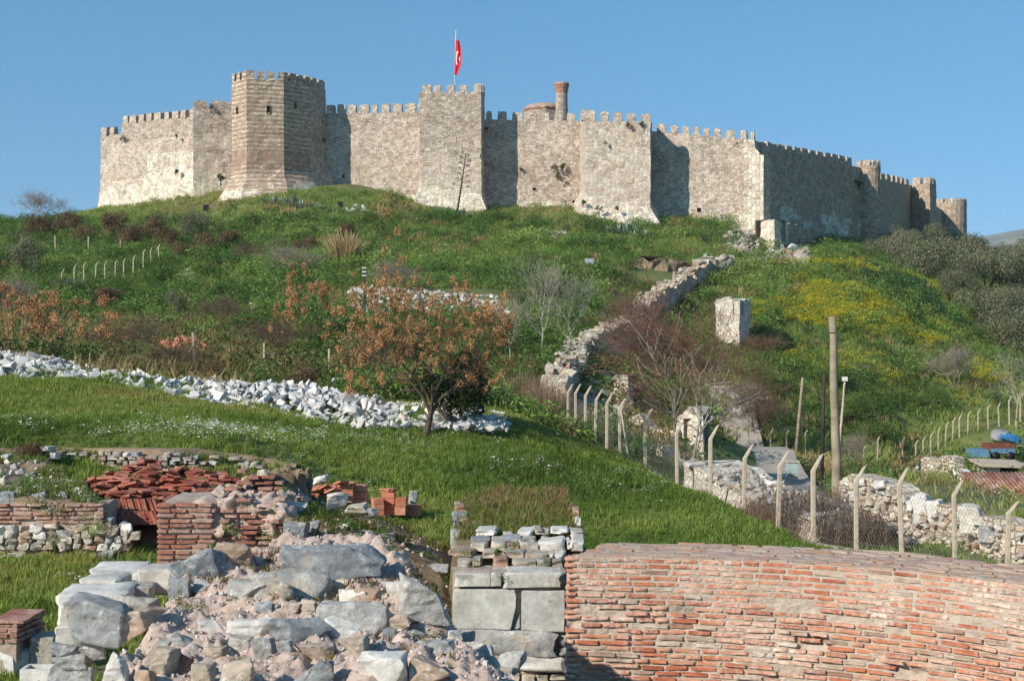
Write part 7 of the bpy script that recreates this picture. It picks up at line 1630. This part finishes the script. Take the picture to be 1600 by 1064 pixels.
tl = empty('trailer', P(1548, 718, 95), 'old open blue trailer parked below the blue tarpaulin', 'trailer')
M['blue'] = simple('faded_blue_paint', lin('57809a'), .2, 2, .05); M['tarp'] = simple('blue_tarpaulin', lin('3b78a8'), .2, 2, .5, 6, rough=.45); M['rust'] = simple('rusty_metal', lin('6f4636'), .3, 3, .2)
k = 95/F; c = P(1527, 707, 95); mb = MB(); mb.box(c, (28*k, 1.4, 11*k), -.1); wob('side_box', mb.mesh('side_box', M['blue']), tl)
c = P(1560, 705, 95.5); mb = MB(); mb.box(c, (38*k, 1.7, .1), -.1)
for dx, dy, w, d in ((0, -.85, 38*k, .08), (0, .85, 38*k, .08), (-19*k, 0, .08, 1.7), (19*k, 0, .08, 1.7)): mb.box((c.x+dx, c.y+dy, c.z+.28), (w, d, .5), -.0)
wob('bed', mb.mesh('bed', M['rust']), tl); mb = MB(); mb.box((c.x, c.y-.91, c.z+.1), (38*k, .03, .3)); wob('side_panel', mb.mesh('side_panel', M['blue']), tl)
for dx in (-.5, .5):
    v, f = tube([(c.x+dx, c.y-.95, c.z-.25), (c.x+dx, c.y-.75, c.z-.25)], [.3, .3], 14); wob('wheel', mk('wheel', v, f, M['black'], True), tl)
tp_ = empty('tarpaulin_heap', P(1572, 692, 104), 'grey boulder like heap half covered with a bright blue tarpaulin', 'tarpaulin'); k = 104/F
v, f = rock(77, 3, 8, (34*k, 1.6, 22*k), .08); wob('heap', mk('heap', v+np.array(P(1563, 682, 104.4)), f, M['grey'], True), tp_)
v, f = rock(79, 4, 9, (36*k, 1.8, 15*k), .16); v = v@np.array(Euler((0, .3, 0)).to_matrix()).T; wob('sheet', mk('sheet', v+np.array(P(1576, 684, 104)), f, M['tarp'], True), tp_)
# ------------------------------------------------------------------ small things on the hill
for px, py, lb in ((322, 331, 'black floodlight box in the grass below the castle bastion'), (532, 326, 'black floodlight box on the grass right of the agave row'), (830, 355, 'black floodlight box above the band of tumbled stones'), (1101, 378, 'black floodlight box below the east front wall')):
    b = hit(px, py); k = b.y/F; e = empty('floodlight', b, lb, 'floodlight', 'floodlights on the castle slope'); mb = MB(); mb.box((0, 0, 5.5*k), (9*k, .35, 8*k), .2, (-.5, 0)); ob('housing', mb.mesh('housing', M['black']), e); mb = MB(); mb.box((0, .05, .5*k), (3*k, .2, 4*k)); ob('stand', mb.mesh('stand', M['black']), e)
b = hit(921, 422); k = b.y/F; e = empty('information_sign', b, 'small grey sign board on two legs on the green slope', 'sign'); M['sign'] = simple('sign_panel', lin('8d969b'), .15, 3, 0, rough=.5)
mb = MB(); mb.box((0, 0, 12.5*k), (14*k, .06, 9*k), 0, (-.25, 0)); ob('board', mb.mesh('board', M['sign']), e)
for dx in (-4, 4): mb = MB(); mb.box((dx*k, .06, 4*k), (.07, .07, 10*k)); ob('leg', mb.mesh('leg', M['concrete']), e)

# ------------------------------------------------------------------ air
hz = MB(); hz.box((500, 2300, 165), (9600, 8000, 410)); me = hz.mesh('haze', None)
hv = bpy.data.materials.new('haze'); hv.use_nodes = True; nt_h = hv.node_tree; nt_h.nodes.clear()
vo = nt_h.nodes.new('ShaderNodeVolumePrincipled'); vo.inputs['Color'].default_value = (.86, .92, 1, 1); vo.inputs['Density'].default_value = 9e-5; vo.inputs['Anisotropy'].default_value = 0
oo = nt_h.nodes.new('ShaderNodeOutputMaterial'); nt_h.links.new(vo.outputs[0], oo.inputs['Volume']); me.materials.clear(); me.materials.append(hv)
tag(ob('haze', me), kind='stuff')
